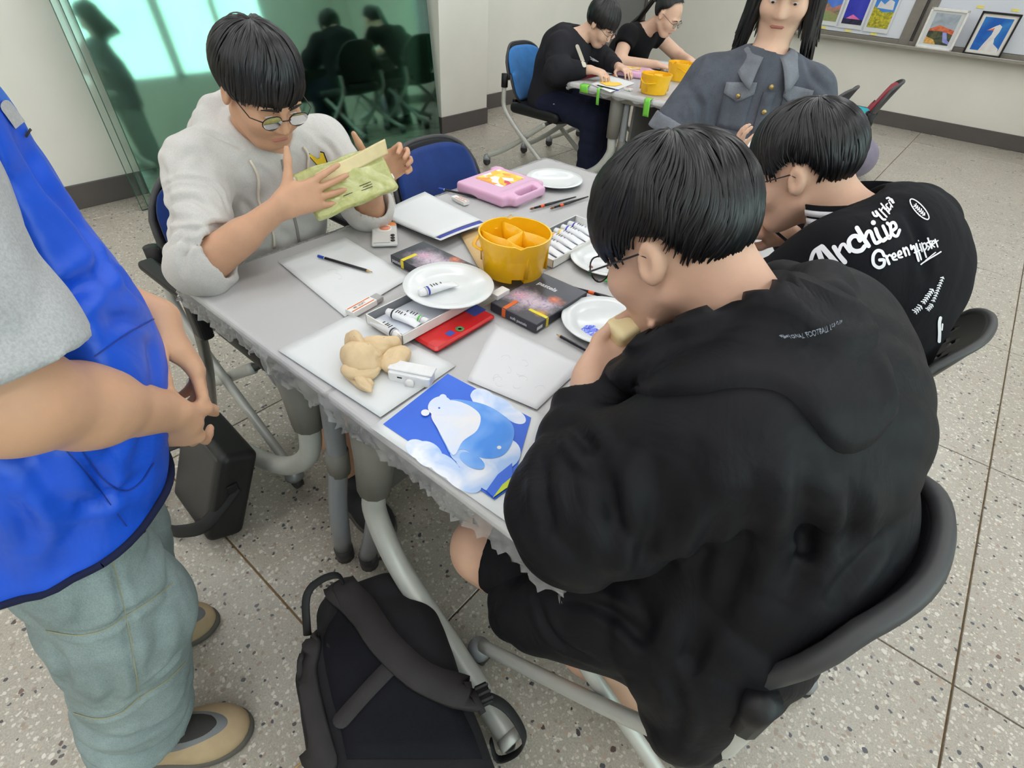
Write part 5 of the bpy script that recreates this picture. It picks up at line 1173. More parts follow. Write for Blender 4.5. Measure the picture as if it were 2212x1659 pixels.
v5 = SDF(0.0055); v5.cap(V(-0.795, -0.04, 0.76), V(-0.80, -0.01, 0.95), 0.165, 0.166, 0.05, flat=((0, 1, 0), 0.90)); v5.cap(V(-0.80, 0.0, 0.95), V(-0.81, 0.02, 1.20), 0.168, 0.148, 0.08, flat=((0, 1, 0), 0.86))
v5.ell(V(-0.80, 0.03, 1.0), (0.15, 0.135, 0.17), None, 0.05); v5.cap(V(-0.73, 0.01, 1.26), V(-0.89, 0.01, 1.265), 0.066, None, 0.08)
v5.disp(wr(0.0055, 22, 0.002, 52, 5))
for a_, b_ in (((-0.66, 0.11, 1.12), (-0.62, -0.02, 0.98)), ((-0.63, 0.06, 0.95), (-0.64, -0.06, 0.78)), ((-0.70, 0.13, 0.98), (-0.63, 0.05, 0.84)), ((-0.68, -0.10, 0.93), (-0.65, -0.12, 0.76))): v5.disp(crease(a_, b_, 0.02, 0.010))
v5.cap(sR-V(0.03, 0, -0.06), eR+V(0.01, 0, 0.02), 0.105, 0.105, 0.012, 's'); v5.cap(V(-0.81, 0.02, 1.27), H5, 0.075, 0.10, 0.01, 's')
HEM = 0.752; v5.cut((0, 0, HEM), (0, 0.10, -1)); vo5, vv5 = sdf_obj('vest', v5, M_vest, p5, press=[([(121, 640), (167, 626), (218, 582)], 0.010, 0.010), ([(30, 283), (101, 405), (192, 506)], 0.010, 0.007), ([(187, 985), (222, 1042), (240, 1090)], 0.007, 0.006), ([(131, 1083), (212, 1083), (313, 1032)], 0.010, 0.006), ([(20, 930), (90, 1020), (150, 1120)], 0.010, 0.006), ([(218, 500), (240, 570), (300, 640)], 0.010, 0.007), ([(150, 470), (215, 560), (225, 620)], 0.010, 0.007), ([(230, 700), (280, 690), (325, 700)], 0.008, 0.006), ([(30, 1080), (60, 1130), (70, 1180)], 0.008, 0.006)])
bv5 = bvh_of(vv5); off5 = np.array(p5.location); m = MB(); rim = []
for a in np.linspace(0, 2*PI, 60, endpoint=False):
    z_ = HEM+0.004+0.10*(-0.04+0.14*math.sin(a))
    h = bv5.ray_cast(Vector((-0.795+0.6*math.cos(a), -0.03+0.6*math.sin(a), z_+0.012)), Vector((-math.cos(a), -math.sin(a), 0)), 1.0)
    if h[0] is not None: rim.append(np.array(h[0])-off5-V(0, 0, 0.010))
m.tube(rim+[rim[0]], 0.0062, 8, cap=False); m.build('hem_binding', M_bind, vo5)
def line5(pxs, w_, mat, nm, off=0.0015): ribbon_print(nm, [(pxs, w_)], bv5, mat, vo5, lambda q: (q[0], q[1]), off)
M_vseam = plain('vest_seam', (14, 50, 140), 0.6)
line5([(100, 925), (200, 1040), (290, 1160)], 3.0, M_vseam, 'seam'); line5([(170, 965), (220, 1030), (265, 1060), (300, 1045), (330, 1000)], 3.0, M_vseam, 'pocket_seam')
line5([(205, 770), (260, 730), (330, 690)], 3.0, M_vseam, 'pocket_seam')
line5([(10, 230), (55, 290), (95, 345), (122, 385)], 26.0, M_gtee, 'shirt_front'); line5([(50, 292), (62, 278), (78, 276)], 7.0, M_ink, 'collar_mark', 0.003)
jn = SDF(0.006)
jn.ell(V(-0.80, -0.05, 0.82), (0.145, 0.12, 0.10), None, 0.03)
for x, kn, an in ((-0.73, V(-0.765, -0.06, 0.47), V(-0.795, -0.155, 0.10)), (-0.89, V(-0.95, -0.02, 0.47), V(-1.03, -0.06, 0.10))):
    jn.cap(V(-0.86 if x < -0.8 else -0.765, -0.05, 0.82), kn, 0.085, 0.098, 0.05, fold=(0.005, 40, x*9, 0.7, 0.6)); jn.cap(kn, an, 0.098, 0.088, 0.05, fold=(0.011, 62, x*5, 0.8, 0.45), end=True)
jn.disp(wr(0.004, 26, 0.0015, 60, 9)); jn.cut((0, 0, 0.05), (0, 0, -1)); jo5, jv5 = sdf_obj('jeans', jn, M_jean, p5, press=[([(235, 1180), (255, 1260), (272, 1330), (290, 1430), (300, 1510)], 0.006, 0.004), ([(100, 1362), (170, 1372), (230, 1358), (272, 1330), (320, 1300), (372, 1260)], 0.007, 0.005), ([(160, 1540), (210, 1552), (260, 1540), (300, 1508), (360, 1470), (400, 1430)], 0.007, 0.006), ([(323, 1472), (360, 1440), (385, 1410)], 0.009, 0.008), ([(120, 1400), (140, 1450), (135, 1500)], 0.010, 0.007), ([(330, 1330), (350, 1380), (330, 1440)], 0.012, 0.006), ([(180, 1250), (190, 1310), (170, 1360)], 0.012, 0.006), ([(200, 1590), (260, 1600), (330, 1575), (390, 1540)], 0.008, 0.007), ([(230, 1450), (250, 1490), (220, 1530)], 0.010, 0.006)])
bvj = bvh_of(jv5); M_st = plain('ochre_stitching', (150, 146, 116), 0.8)
for st in ([(235, 1180), (255, 1260), (272, 1330), (290, 1430), (300, 1510)], [(100, 1362), (170, 1372), (230, 1358), (272, 1330), (320, 1300), (372, 1260)], [(160, 1540), (210, 1552), (260, 1540), (300, 1508), (360, 1470), (400, 1430)], [(0, 1250), (60, 1242), (120, 1215)]):
    ribbon_print('stitched_seam', [(st, 2.6)], bvj, M_st, jo5, lambda q: (q[0], q[1]), 0.001)
ribbon_print('key_strap', [([(242, 1166), (262, 1172), (285, 1162), (306, 1148)], 7), ([(268, 1150), (290, 1140), (308, 1132)], 9)], bvj, M_ink, jo5, lambda q: (q[0], q[1]), 0.004)
shoe(p5, (-0.862, -0.254, 0), (-0.664, -0.007, 0), M_shoe, w=0.056, panels=True); shoe(p5, (-1.105, -0.155, 0), (-0.955, 0.066, 0), M_shoe, w=0.054, panels=True)

# ===== two students at the far table
M_char = cloth('charcoal_fleece', (38, 38, 43), wrinkle=0.4); M_navyp = cloth('navy_trousers', (30, 34, 54), wrinkle=0.4)
p6 = person('student in a charcoal hoodie and navy trousers, bent over the far table', (-2.5, 3.5, 0.0))
H6 = V(-2.265, 3.665, 0.995); F6 = frame3((0.80, 0.08, -0.60), (0, 0, 1))
sR, eR, wR = V(-2.40, 3.40, 0.865), V(-2.33, 3.30, 0.74), V(-2.13, 3.38, 0.775); sL, eL, wL = V(-2.42, 3.72, 0.865), V(-2.28, 3.80, 0.755), V(-2.10, 3.70, 0.765)
b = SDF(0.008); L6 = head_sdf(b, H6, F6, 1.05); b.cap(V(-2.42, 3.57, 0.88), H6+F6 @ V(0, -0.03, -0.06), 0.058, 0.052, 0.03); b.cap(V(-2.5, 3.5, 0.55), V(-2.42, 3.56, 0.85), 0.10, 0.10, 0.05); b.cap(sR, sL, 0.05, None, 0.05)
for a_, e_, w_ in ((sR, eR, wR), (sL, eL, wL)): b.cap(a_, e_, 0.046, 0.04, 0.03); b.cap(e_, w_, 0.04, 0.028, 0.02)
hand(b, wR, (0.8, 0.1, -0.05), (0.1, 0.2, -1), 'R', (0.5, 0.7, 0.4)); hand(b, wL, (0.8, -0.4, 0), (0, 0, -1), 'L', (0.3, 0.5, 0.3))
for y in (3.42, 3.60): b.cap(V(-2.45, y, 0.5), V(-2.08, y+0.02, 0.47), 0.07, 0.055, 0.04); b.cap(V(-2.08, y+0.02, 0.47), V(-2.08, y+0.02, 0.07), 0.055, 0.036, 0.03)
sdf_obj('body', b, M_skin3, p6); face_parts(p6, L6, 1.05)
hair(p6, H6, F6, (0.083, 0.103, 0.098), hairline(1.85, 1.8, 2.05, 2.1, 2.15, 2.2), 300, 41, sc=1.05, thick=0.014)
j = SDF(0.008); j.cap(V(-2.52, 3.49, 0.53), V(-2.48, 3.53, 0.74), 0.165, 0.165, 0.05, flat=((1, 0, 0), 0.85)); j.cap(V(-2.48, 3.53, 0.74), V(-2.43, 3.56, 0.82), 0.165, 0.145, 0.05); j.cap(sR, sL, 0.078, None, 0.08)
for a_, e_, w_, s_ in ((sR, eR, wR, 1), (sL, eL, wL, 2)): j.cap(a_, e_, 0.080, 0.080, 0.04, fold=(0.006, 60, s_, 0.8, 0.5)); d_ = unit(w_-e_); j.cap(e_, w_-d_*0.02, 0.080, 0.045, 0.04, fold=(0.007, 70, s_, 0.3, 0.5), end=True)
for k_ in range(6):
    a_ = math.radians(-110+220*k_/6); a2 = math.radians(-110+220*(k_+1)/6); q = lambda a: V(-2.43-0.075*math.cos(a), 3.57+0.09*math.sin(a), 0.93+0.015*math.cos(a)); j.cap(q(a_), q(a2), 0.030, None, 0.03)
j.ell(V(-2.55, 3.56, 0.87), (0.07, 0.12, 0.08), None, 0.05); j.cap(V(-2.38, 3.58, 0.92), H6, 0.066, 0.10, 0.01, 's'); j.disp(wr(0.003, 30, 0.001, 60, 7)); j.cut((0, 0, 0.46), (0, 0, -1)); jo6, jv6 = sdf_obj('hoodie', j, M_char, p6)
bv6 = bvh_of(jv6); ribbon_print('shirt_front', [([(1246, 100), (1254, 120), (1262, 142)], 8)], bv6, M_knit, jo6, lambda q: (q[0], q[1]), 0.004); ribbon_print('chest_lettering', scribble((1277, 126), (1288, 131), 1.2, 5, 1.6), bv6, M_print, jo6, lambda q: (q[0], q[1]), 0.003)
s = SDF(0.009); s.ell(V(-2.5, 3.5, 0.50), (0.15, 0.17, 0.08), None, 0.03)
for y in (3.42, 3.60): leg_sdf(s, V(-2.47, y, 0.52), V(-2.08, y+0.02, 0.48), V(-2.08, y+0.02, 0.08), (0.095, 0.085, 0.082))
to6, tv6 = sdf_obj('trousers', s, M_navyp, p6)
m = MB(); m.tube([V(-2.60, 3.352, 0.475)-V(-2.5, 3.5, 0), V(-2.48, 3.336, 0.505)-V(-2.5, 3.5, 0), V(-2.36, 3.345, 0.535)-V(-2.5, 3.5, 0), V(-2.28, 3.36, 0.545)-V(-2.5, 3.5, 0)], [0.006, 0.009, 0.008, 0.004], 8).build('shirt_hem', M_tee, p6)
for y in (3.44, 3.62): shoe(p6, (-2.14, y, 0), (-1.88, y, 0), M_dkshoe)
make_chair('bright blue wheeled chair under the student in the charcoal hoodie', M_blue, (-2.52, 3.52, 0), 0.0, group=CG)
p7 = person('student in a black t-shirt with a ponytail, leaning on the far table', (-2.5, 4.45, 0.0))
H7 = V(-2.11, 4.30, 1.035); F7 = frame3((0.86, -0.02, -0.50), (0, 0, 1))
sR, eR, wR = V(-2.31, 4.12, 0.895), V(-2.27, 3.98, 0.745), V(-2.03, 4.10, 0.755); sL, eL, wL = V(-2.28, 4.48, 0.895), V(-2.10, 4.60, 0.76), V(-1.93, 4.45, 0.765)
b = SDF(0.008); L7 = head_sdf(b, H7, F7, 1.03); b.cap(V(-2.30, 4.30, 0.90), H7+F7 @ V(0, -0.03, -0.06), 0.054, 0.048, 0.03); b.cap(V(-2.5, 4.4, 0.55), V(-2.33, 4.31, 0.86), 0.10, 0.10, 0.05); b.cap(sR, sL, 0.045, None, 0.05)
for a_, e_, w_ in ((sR, eR, wR), (sL, eL, wL)): b.cap(a_, e_, 0.052, 0.048, 0.03); b.cap(e_, w_, 0.046, 0.028, 0.02)
hand(b, wR, (0.8, 0.35, -0.1), (0, 0, -1), 'R', (0.2, 0.4, 0.3)); hand(b, wL, (0.7, -0.6, 0), (0, 0, -1), 'L', (0.3, 0.5, 0.3))
for y in (4.33, 4.53): b.cap(V(-2.45, y, 0.5), V(-2.08, y, 0.47), 0.07, 0.055, 0.04); b.cap(V(-2.08, y, 0.47), V(-2.08, y, 0.07), 0.055, 0.036, 0.03)
sdf_obj('body', b, M_skin3, p7); face_parts(p7, L7, 1.03)
hair(p7, H7, F7, (0.080, 0.100, 0.096), hairline(1.15, 1.3, 1.45, 1.5, 1.75, 2.0), 260, 51, sc=1.03, thick=0.010, lift=0.004, swirl=0.0, crown=(0, -0.8))
m = MB(); o7 = np.array(p7.location)
for k_ in range(26):
    a = rng.uniform(0, 2*PI); rr_ = rng.uniform(0, 0.02); dx = V(0, rr_*math.cos(a), rr_*math.sin(a)); m.tube([q+dx*g_-o7 for q, g_ in zip([L7(0, -0.10, 0.03), L7(0, -0.15, 0.015), V(-2.33, 4.29, 0.985), V(-2.41, 4.28, 0.93)], (0.7, 1.2, 1.4, 0.7))], [0.007, 0.009, 0.008, 0.002], 5)
m.build('ponytail', M_hair, p7)
j = SDF(0.008); j.cap(V(-2.52, 4.42, 0.53), V(-2.42, 4.37, 0.74), 0.150, 0.15, 0.05); j.cap(V(-2.42, 4.37, 0.74), V(-2.33, 4.31, 0.84), 0.15, 0.125, 0.05); j.cap(sR, sL, 0.068, None, 0.08)
for a_, e_ in ((sR, eR), (sL, eL)): d_ = unit(e_-a_); j.cap(a_, a_+d_*0.085, 0.074, 0.070, 0.03, end=True)
j.cap(V(-2.29, 4.30, 0.92), H7, 0.062, 0.10, 0.01, 's'); j.disp(wr(0.003, 28, 0.001, 60, 4)); j.cut((0, 0, 0.47), (0, 0, -1)); sdf_obj('tshirt', j, M_black, p7)
s = SDF(0.009); s.ell(V(-2.5, 4.43, 0.50), (0.15, 0.17, 0.08), None, 0.03)
for y in (4.33, 4.53): leg_sdf(s, V(-2.47, y, 0.52), V(-2.08, y, 0.48), V(-2.08, y, 0.10))
sdf_obj('trousers', s, M_black, p7)
for y in (4.33, 4.53): shoe(p7, (-2.14, y, 0), (-1.88, y, 0), M_dkshoe)
make_chair('dark red wheeled chair under the ponytailed student', M_red, (-2.50, 4.32, 0), 0.0, group=CG)
make_chair('empty red and black chair turned away, near the whiteboard wall', M_red, (-0.86, 4.55, 0), PI+0.12, group=CG)
make_chair('pale blue chair just behind the person in grey denim', M_blue, (-1.02, 4.05, 0), PI, group=CG)
# ---------------------------------------------------------------- things on the front table
ZT = TZ+0.0045
M_wpl_ = plain('white_cap_plastic', (232, 233, 234), 0.35)
M_ink0 = plain('printed_ink', (40, 40, 44), 0.7)
M_paper = plain('white_paper', (222, 225, 226), 0.7, var=0.015, scale=8); M_paper2 = plain('sketch_paper', (220, 221, 224), 0.75, var=0.02, scale=5)
M_pgr = plain('graphite_smudge', (192, 192, 196), 0.8)
def sheet(name, label, corners, z=ZT, mat=None, curl=0.0, thick=0.0008, seed=0, cat='paper', sk=0):
    c = [np.array(q, float) for q in corners]; ctr = sum(c)/4; ctr[2] = z
    o = thing(name, label, cat, ctr); r = np.random.default_rng(seed); ph = r.uniform(0, 6, 4)
    def fn(u, v):
        q = (1-u)*(1-v)*c[0]+u*(1-v)*c[1]+u*v*c[2]+(1-u)*v*c[3]
        zz = 0.0009+0.0012*math.sin(3*u+ph[0])*math.sin(2.5*v+ph[1])+curl*(max(0, u-0.6)**2*3+max(0, 0.35-v)**2*2)
        return (q[0]-ctr[0], q[1]-ctr[1], max(0.0007, zz))
    MB().grid(fn, 12, 12).build('sheet', mat or M_paper, o, solid=thick)
    if sk:
        m = MB()
        for k in range(sk):
            u0, v0 = r.uniform(0.12, 0.85, 2); a = r.uniform(0, 2*PI); pts = []
            for t in np.linspace(0, 1, 7):
                u = u0+0.10*t*math.cos(a+2.2*t); v = v0+0.10*t*math.sin(a+2.2*t); q = fn(min(1, max(0, u)), min(1, max(0, v))); pts.append((q[0], q[1], q[2]+0.0007))
            m.tube(pts, 0.00018, 4)
        m.build('pencil_marks', M_pgr, o)
    return o, fn
def pts_(z, *a): return [P(x, y, z) for x, y in a]
sheet('drawing_sheet', 'blank white sheet with a black pencil lying across it', pts_(ZT, (745, 685), (888, 600), (745, 513), (600, 565)), seed=1, sk=3)
sheet('drawing_sheet', 'white sheet under the crumpled tan tissue at the table edge', pts_(ZT, (822, 903), (985, 790), (760, 680), (600, 757)), seed=2, sk=4)
sheet('drawing_sheet', 'pencil-sketched white sheet beside the black-jacket student', pts_(ZT, (1160, 886), (1262, 790), (1069, 698), (1009, 822)), seed=3, sk=10, mat=M_paper2)

M_wood = plain('pencil_wood', (206, 170, 120), 0.7); M_lead = plain('graphite', (50, 50, 54), 0.4); M_pblk = plain('pencil_black_lacquer', (30, 30, 36), 0.25); M_pblue = plain('pencil_blue_dip', (40, 78, 176), 0.3)
def stick(name, label, cat, p0, p1, build, group=None):
    p0, p1 = np.array(p0, float), np.array(p1, float); L = np.linalg.norm(p1-p0)
    o = thing(name, label, cat, p0, 0, group); d = Vector(p1-p0); o.rotation_mode = 'QUATERNION'; o.rotation_quaternion = d.to_track_quat('X', 'Z')
    build(o, L); return o
def pencil(label, p0, p1, body=None, dip=None):
    def b(o, L):
        r = 0.0037; MB().tube([(L*0.13, 0, 0), (L*0.9, 0, 0)], r, 6).build('shaft', body or M_pblk, o, smooth=False)
        MB().tube([(0.0, 0, 0), (L*0.12, 0, 0)], r*1.01, 6).build('painted_end', dip or M_pblue, o, smooth=False); MB().tube([(L*0.12, 0, 0), (L*0.13, 0, 0)], r*1.02, 6).build('ring', M_wpl_, o)
        MB().tube([(L*0.9, 0, 0), (L*0.975, 0, 0)], [r, r*0.35], 8).build('sharpened_wood', M_wood, o); MB().tube([(L*0.975, 0, 0), (L, 0, 0)], [r*0.35, 0.0003], 8).build('lead', M_lead, o)
    return stick('pencil', label, 'pencil', p0, p1, b)

pz = ZT+0.0065
pencil('black pencil with blue end on the blank sheet by the hooded student', P(687, 553, pz), P(805, 588, pz))
pencil('black pencil with blue end beside the pink case', P(948, 407, pz-0.001), P(1046, 429, pz-0.001))
pencil('black pencil poking out under the plate of blue paint', P(1295, 772, pz-0.002), P(1202, 722, pz-0.002))
M_eras = plain('white_vinyl', (236, 236, 234), 0.5); M_or = plain('orange_stripe', (226, 110, 52), 0.6); M_grub = plain('grey_rubber', (168, 168, 168), 0.7); M_slv = plain('eraser_card_sleeve', (234, 234, 230), 0.6)
def eraser(label, p0, p1, w=0.024, h=0.013, tip=True):
    p0, p1 = np.array(p0, float), np.array(p1, float); L = np.linalg.norm(p1-p0); a = math.atan2(*(p1-p0)[[1, 0]])
    o = thing('eraser', label, 'eraser', (p0+p1)/2, a)
    MB().box((-L*0.12, 0, h/2), (L*0.76, w, h)).build('sleeve', M_slv, o, bevel=0.0008); MB().box((L*0.36, 0, h/2), (L*0.28, w*0.94, h*0.94)).build('rubber', M_grub if tip else M_eras, o, bevel=0.003)
    for y in (-0.30, 0.30): MB().box((-L*0.13, y*w, h+0.0003), (L*0.70, w*0.09, 0.0008)).build('orange_stripe', M_or, o)
    tv, tf = glyphs('4B  SOFT', w*0.34, 0, 0); m = MB(); m.add([(x-L*0.36, y-w*0.10, h+0.0006) for x, y, z in tv], tf); m.build('lettering', M_ink0, o)
    return o
M_ink0 = plain('printed_ink', (40, 40, 44), 0.7)
eraser('used white eraser with orange-striped sleeve by the red pencil tin', P(756, 683, ZT), P(822, 646, ZT), 0.027, 0.014)
eraser('clean white eraser with orange-striped sleeve beside the pink case', P(1008, 443, ZT), P(980, 429, ZT), 0.024, 0.012, False)
# red pencil tin
M_redtin = plain('red_tin_enamel', (206, 34, 36), 0.25, var=0.04); M_tinb = plain('tin_blue_print', (60, 84, 168), 0.3)
tn = thing('pencil_tin', 'open red pencil tin under the white paint box and plate', 'pencil tin', (-0.78, 0.708, ZT))
m = MB(); m.box((-0.053, 0, 0.001), (0.102, 0.19, 0.002))
for x in (-0.103, -0.003): m.box((x, 0, 0.007), (0.002, 0.19, 0.012))
for y in (-0.094, 0.094): m.box((-0.053, y, 0.007), (0.102, 0.002, 0.012))
m.build('tray', M_redtin, tn, bevel=0.0006)
ld = MB().box((0.054, 0, 0.006), (0.102, 0.19, 0.012), bev=0.005).build('lid', M_redtin, tn, bevel=0.002)
MB().box((0.040, 0.075, 0.0123), (0.07, 0.04, 0.0006)).build('blue_print', M_tinb, ld); MB().box((0.083, -0.032, 0.0123), (0.016, 0.018, 0.0006)).build('blue_print', M_tinb, ld)
MB().lathe([(0.0, 0.0), (0.004, 0.0), (0.0042, 0.0012), (0.010, 0.0012), (0.0105, 0.0)], 20, (0.086, -0.005, 0.012)).build('green_roundel', plain('roundel_green', (86, 130, 70), 0.4), ld)
MB().box((0.106, 0.0, 0.006), (0.0012, 0.14, 0.002)).build('seam', plain('dark_red', (130, 16, 20), 0.4), ld)
for k, (c_, l_) in enumerate((((40, 60, 120), 'blue'), ((34, 36, 40), 'black'), ((24, 92, 48), 'green'), ((150, 40, 44), 'dark red'), ((210, 170, 40), 'yellow'))):
    x = -0.875+0.0105*k
    def b(o, L, c_=c_):
        MB().tube([(0, 0, 0), (L*0.9, 0, 0)], 0.0036, 6).build('shaft', plain('lacquer', c_, 0.3), o, smooth=False); MB().tube([(L*0.9, 0, 0), (L, 0, 0)], [0.0036, 0.0006], 8).build('sharpened_wood', M_wood, o)
    stick('colouring_pencil', l_+' colouring pencil lying in the open red tin', 'pencil', (x, 0.795, ZT+0.0062), (x, 0.622, ZT+0.0062), b, 'colouring pencils in the red tin')
# paint boxes and tubes
M_card = plain('white_card', (236, 235, 230), 0.6); M_lin = plain('grey_lining', (128, 130, 134), 0.7); M_tube_w = plain('paint_tube_white', (232, 234, 238), 0.28, var=0.02); M_tray = plain('white_tray', (224, 228, 236), 0.3)
def paint_box(label, x0, x1, y0, y1, z, h):
    o = thing('paint_box', label, 'paint box', ((x0+x1)/2, (y0+y1)/2, z)); w, l = x1-x0, y1-y0
    m = MB().box((0, 0, 0.001), (w, l, 0.002))
    for sx in (-1, 1): m.box((sx*(w/2-0.0012), 0, h/2), (0.0024, l, h))
    for sy in (-1, 1): m.box((0, sy*(l/2-0.0012), h/2), (w, 0.0024, h))
    m.build('carton', M_card, o, bevel=0.0006)
    for sx in (-1, 1): MB().box((sx*(w/2-0.003), 0, h/2+0.001), (0.0012, l-0.006, h-0.003)).build('lining', M_lin, o)
    MB().box((0, 0, 0.0035), (w-0.012, l-0.012, 0.002)).build('inner_tray', M_tray, o)
    return o
TB = {}
def paint_tube(label, p0, p1, band, group=None, r=0.0105):
    p0, p1 = np.array(p0, float), np.array(p1, float)
    def b(o, L):
        m = MB(); n = 16; rings = []
        for t, ry, rz in ((0.17, r, r), (0.35, r, r), (0.6, r*1.06, r*0.8), (0.82, r*1.18, r*0.42), (0.97, r*1.28, r*0.12), (1.0, r*1.28, r*0.10)):
            rings.append([(L*t, ry*math.cos(a), rz*math.sin(a)-(r-rz)*0.55) for a in np.linspace(0, 2*PI, n, endpoint=False)])
        m.add([p for q in rings for p in q], [(i*n+k, i*n+(k+1) % n, (i+1)*n+(k+1) % n, (i+1)*n+k) for i in range(5) for k in range(n)]+[tuple(range(n)), tuple(range(5*n, 6*n))], True); m.build('tube', M_tube_w, o)
        MB().tube([(0, 0, 0), (L*0.02, 0, 0), (L*0.12, 0, 0), (L*0.17, 0, 0)], [r*0.62, r*0.8, r*0.88, r*0.88], 18).build('cap', M_wpl_, o)
        k = tuple(band)
        if k not in TB: TB[k] = plain('tube_band', band, 0.4)
        MB().tube([(L*0.20, 0, 0), (L*0.245, 0, 0)], r*1.015, 20).build('colour_band', TB[k], o)
        m = MB()
        for t, w_ in ((0.33, 0.014), (0.40, 0.010), (0.47, 0.012), (0.58, 0.008)): m.box((L*t, 0, r*1.01-0.10*r*max(0, t-0.4)*4), (0.0022, w_*0.8, 0.0006))
        m.build('lettering', M_ink0, o)
    return stick('paint_tube', label, 'paint tube', p0, p1, b, group)
paint_box('white paint box with three tubes, tucked under the plate', -0.855, -0.735, 0.574, 0.802, ZT+0.0135, 0.024)
bz = ZT+0.0135+0.015
paint_tube('paint tube with black band, topmost in the near paint box', P(836, 673, bz+0.004), P(905, 698, bz+0.004), (30, 34, 44), 'tubes in the near paint box')
paint_tube('paint tube with navy band at the front of the near paint box', P(863, 727, bz), P(808, 688, bz), (34, 36, 70), 'tubes in the near paint box')
paint_tube('paint tube with green band half under the plate', P(925, 697, bz), P(850, 668, bz), (90, 190, 80), 'tubes in the near paint box')
# plates
M_china = plain('white_melamine', (224, 228, 229), 0.18, var=0.01, spec=0.55)
def plate(name, label, c, r=0.106, tilt=(0, 0)):
    o = thing(name, label, 'plate', c); o.rotation_euler = (tilt[0], tilt[1], 0)
    MB().lathe([(0.0, 0.0), (r*0.58, 0.0), (r*0.64, 0.003), (r*0.80, 0.0085), (r*0.97, 0.013), (r, 0.0145), (r*0.985, 0.0165), (r*0.80, 0.0118), (r*0.66, 0.0062), (r*0.60, 0.0035), (0.0, 0.003)], 56).build('dish', M_china, o)
    return o
plate('plate', 'white plate with a single paint tube, resting on the paint box', (-0.800, 0.775, ZT+0.0385), 0.107, (0.0, 0.02))
q1 = V(-0.800, 0.775, ZT+0.0385+0.0165)
paint_tube('paint tube with blue band lying on the white plate', P(905, 634, q1[2]), P(985, 608, q1[2]), (44, 62, 170))
plate('plate', 'empty white plate at the far corner of the front table', np.append(((P(1136, 385, ZT+0.012)+P(1259, 388, ZT+0.012))/2)[:2], ZT+0.0005), 0.104)
c3 = P(1312, 568, ZT); plate('plate', 'white plate with green and red paint specks by the glasses', (c3[0], c3[1], ZT+0.0005), 0.106)
c2 = P(1308, 703, ZT); plate('plate', 'white plate with a dab of wet blue paint', (c2[0], c2[1], ZT+0.0005), 0.106)
def dab(name, label, c, pts, mat, h=0.0016):
    o = thing(name, label, 'paint', c); MB().prism(pts, 0, h).build('dab', mat, o, bevel=h*0.5); return o
def blob(r, n, seed, e=0.25, ax=1.0):
    g = np.random.default_rng(seed); ph = g.uniform(0, 6, 3); return [(r*ax*(1+e*math.sin(3*a+ph[0])*0.6+e*math.sin(7*a+ph[1])*0.4)*math.cos(a), r*(1+e*math.sin(3*a+ph[0])*0.6+e*math.sin(7*a+ph[1])*0.4)*math.sin(a)) for a in np.linspace(0, 2*PI, n, endpoint=False)]
M_bl = NT('wet_blue_paint'); _c = M_bl.coord(); M_bl.set(col=M_bl.ramp(M_bl.noise(_c, 90, 5, 0.6, 2.5), [(0.38, srgb(24, 44, 190)), (0.5, srgb(90, 120, 235)), (0.62, srgb(212, 222, 252))]), rough=0.15); M_bl = M_bl.m
cb = P(1273, 716, ZT+0.005); dab('paint_dab', 'streaky blue paint dab on the nearest white plate', (cb[0], cb[1], ZT+0.0042), blob(0.027, 40, 2, 0.14, 0.8), M_bl, 0.0016)
for x, y, c_, l_, r_ in ((1277, 575, (150, 60, 60), 'red', 0.005), (1277, 590, (60, 150, 70), 'green', 0.005), (1288, 603, (60, 50, 60), 'dark', 0.005), (1312, 604, (50, 150, 60), 'bright green', 0.008)):
    q = P(x, y, ZT+0.010); dab('paint_speck', 'small %s paint speck on the plate behind the bent head' % l_, (q[0], q[1], ZT+0.0068), blob(r_, 14, x, 0.4), plain('paint_'+l_.replace(' ', '_'), c_, 0.3), 0.003)
# far paint box
paint_box('white paint box full of tubes beside the yellow bucket', -0.865, -0.730, 1.10, 1.40, ZT, 0.024)
for k, (band, l_) in enumerate((((226, 226, 220), 'white'), ((226, 120, 40), 'deep orange'), ((224, 70, 40), 'red'), ((240, 170, 40), 'orange'), ((240, 210, 70), 'yellow'), ((60, 80, 200), 'blue'), ((70, 60, 160), 'violet'))):
    y = 1.125+0.036*k
    paint_tube('paint tube with %s band in the box beside the bucket' % l_, (-0.852, y+0.004, ZT+0.0165), (-0.742, y-0.004, ZT+0.0165), band, 'tubes in the box beside the bucket', 0.0115)
# brushes
M_brhair = plain('brush_bristle', (122, 74, 42), 0.7); M_ferr = plain('black_ferrule', (34, 34, 38), 0.3, metal=0.5); M_orange = plain('orange_grip_band', (232, 96, 44), 0.4)
def brush(label, tip, end, cat='paintbrush', r=0.0042):
    def b(o, L):
        MB().tube([(0, 0, 0), (0.008, 0, 0), (0.018, 0, 0)], [0.0004, r*0.9, r*0.8], 10).build('bristles', M_brhair, o); MB().tube([(0.018, 0, 0), (0.046, 0, 0)], [r*0.8, r], 10).build('ferrule', M_ferr, o)
        MB().tube([(0.046, 0, 0), (0.062, 0, 0)], r*1.1, 10).build('orange_band', M_orange, o); MB().tube([(0.062, 0, 0), (0.09, 0, 0), (L, 0, 0)], [r, r*1.15, r*0.5], 10).build('handle', M_pblk, o)
    return stick('paintbrush', label, cat, tip, end, b)
def far_end(a, b_, L):
    d = unit(b_-a); return a+d*L
a_ = P(1144, 452, ZT+0.005); brush('orange-banded paintbrush behind its pair, near the far plate', a_, far_end(a_, P(1268, 419, ZT+0.005), 0.21))
a_ = P(1188, 451, ZT+0.005); brush('orange-banded paintbrush in front of its pair, near the far plate', a_, far_end(a_, P(1270, 425, ZT+0.005), 0.19))
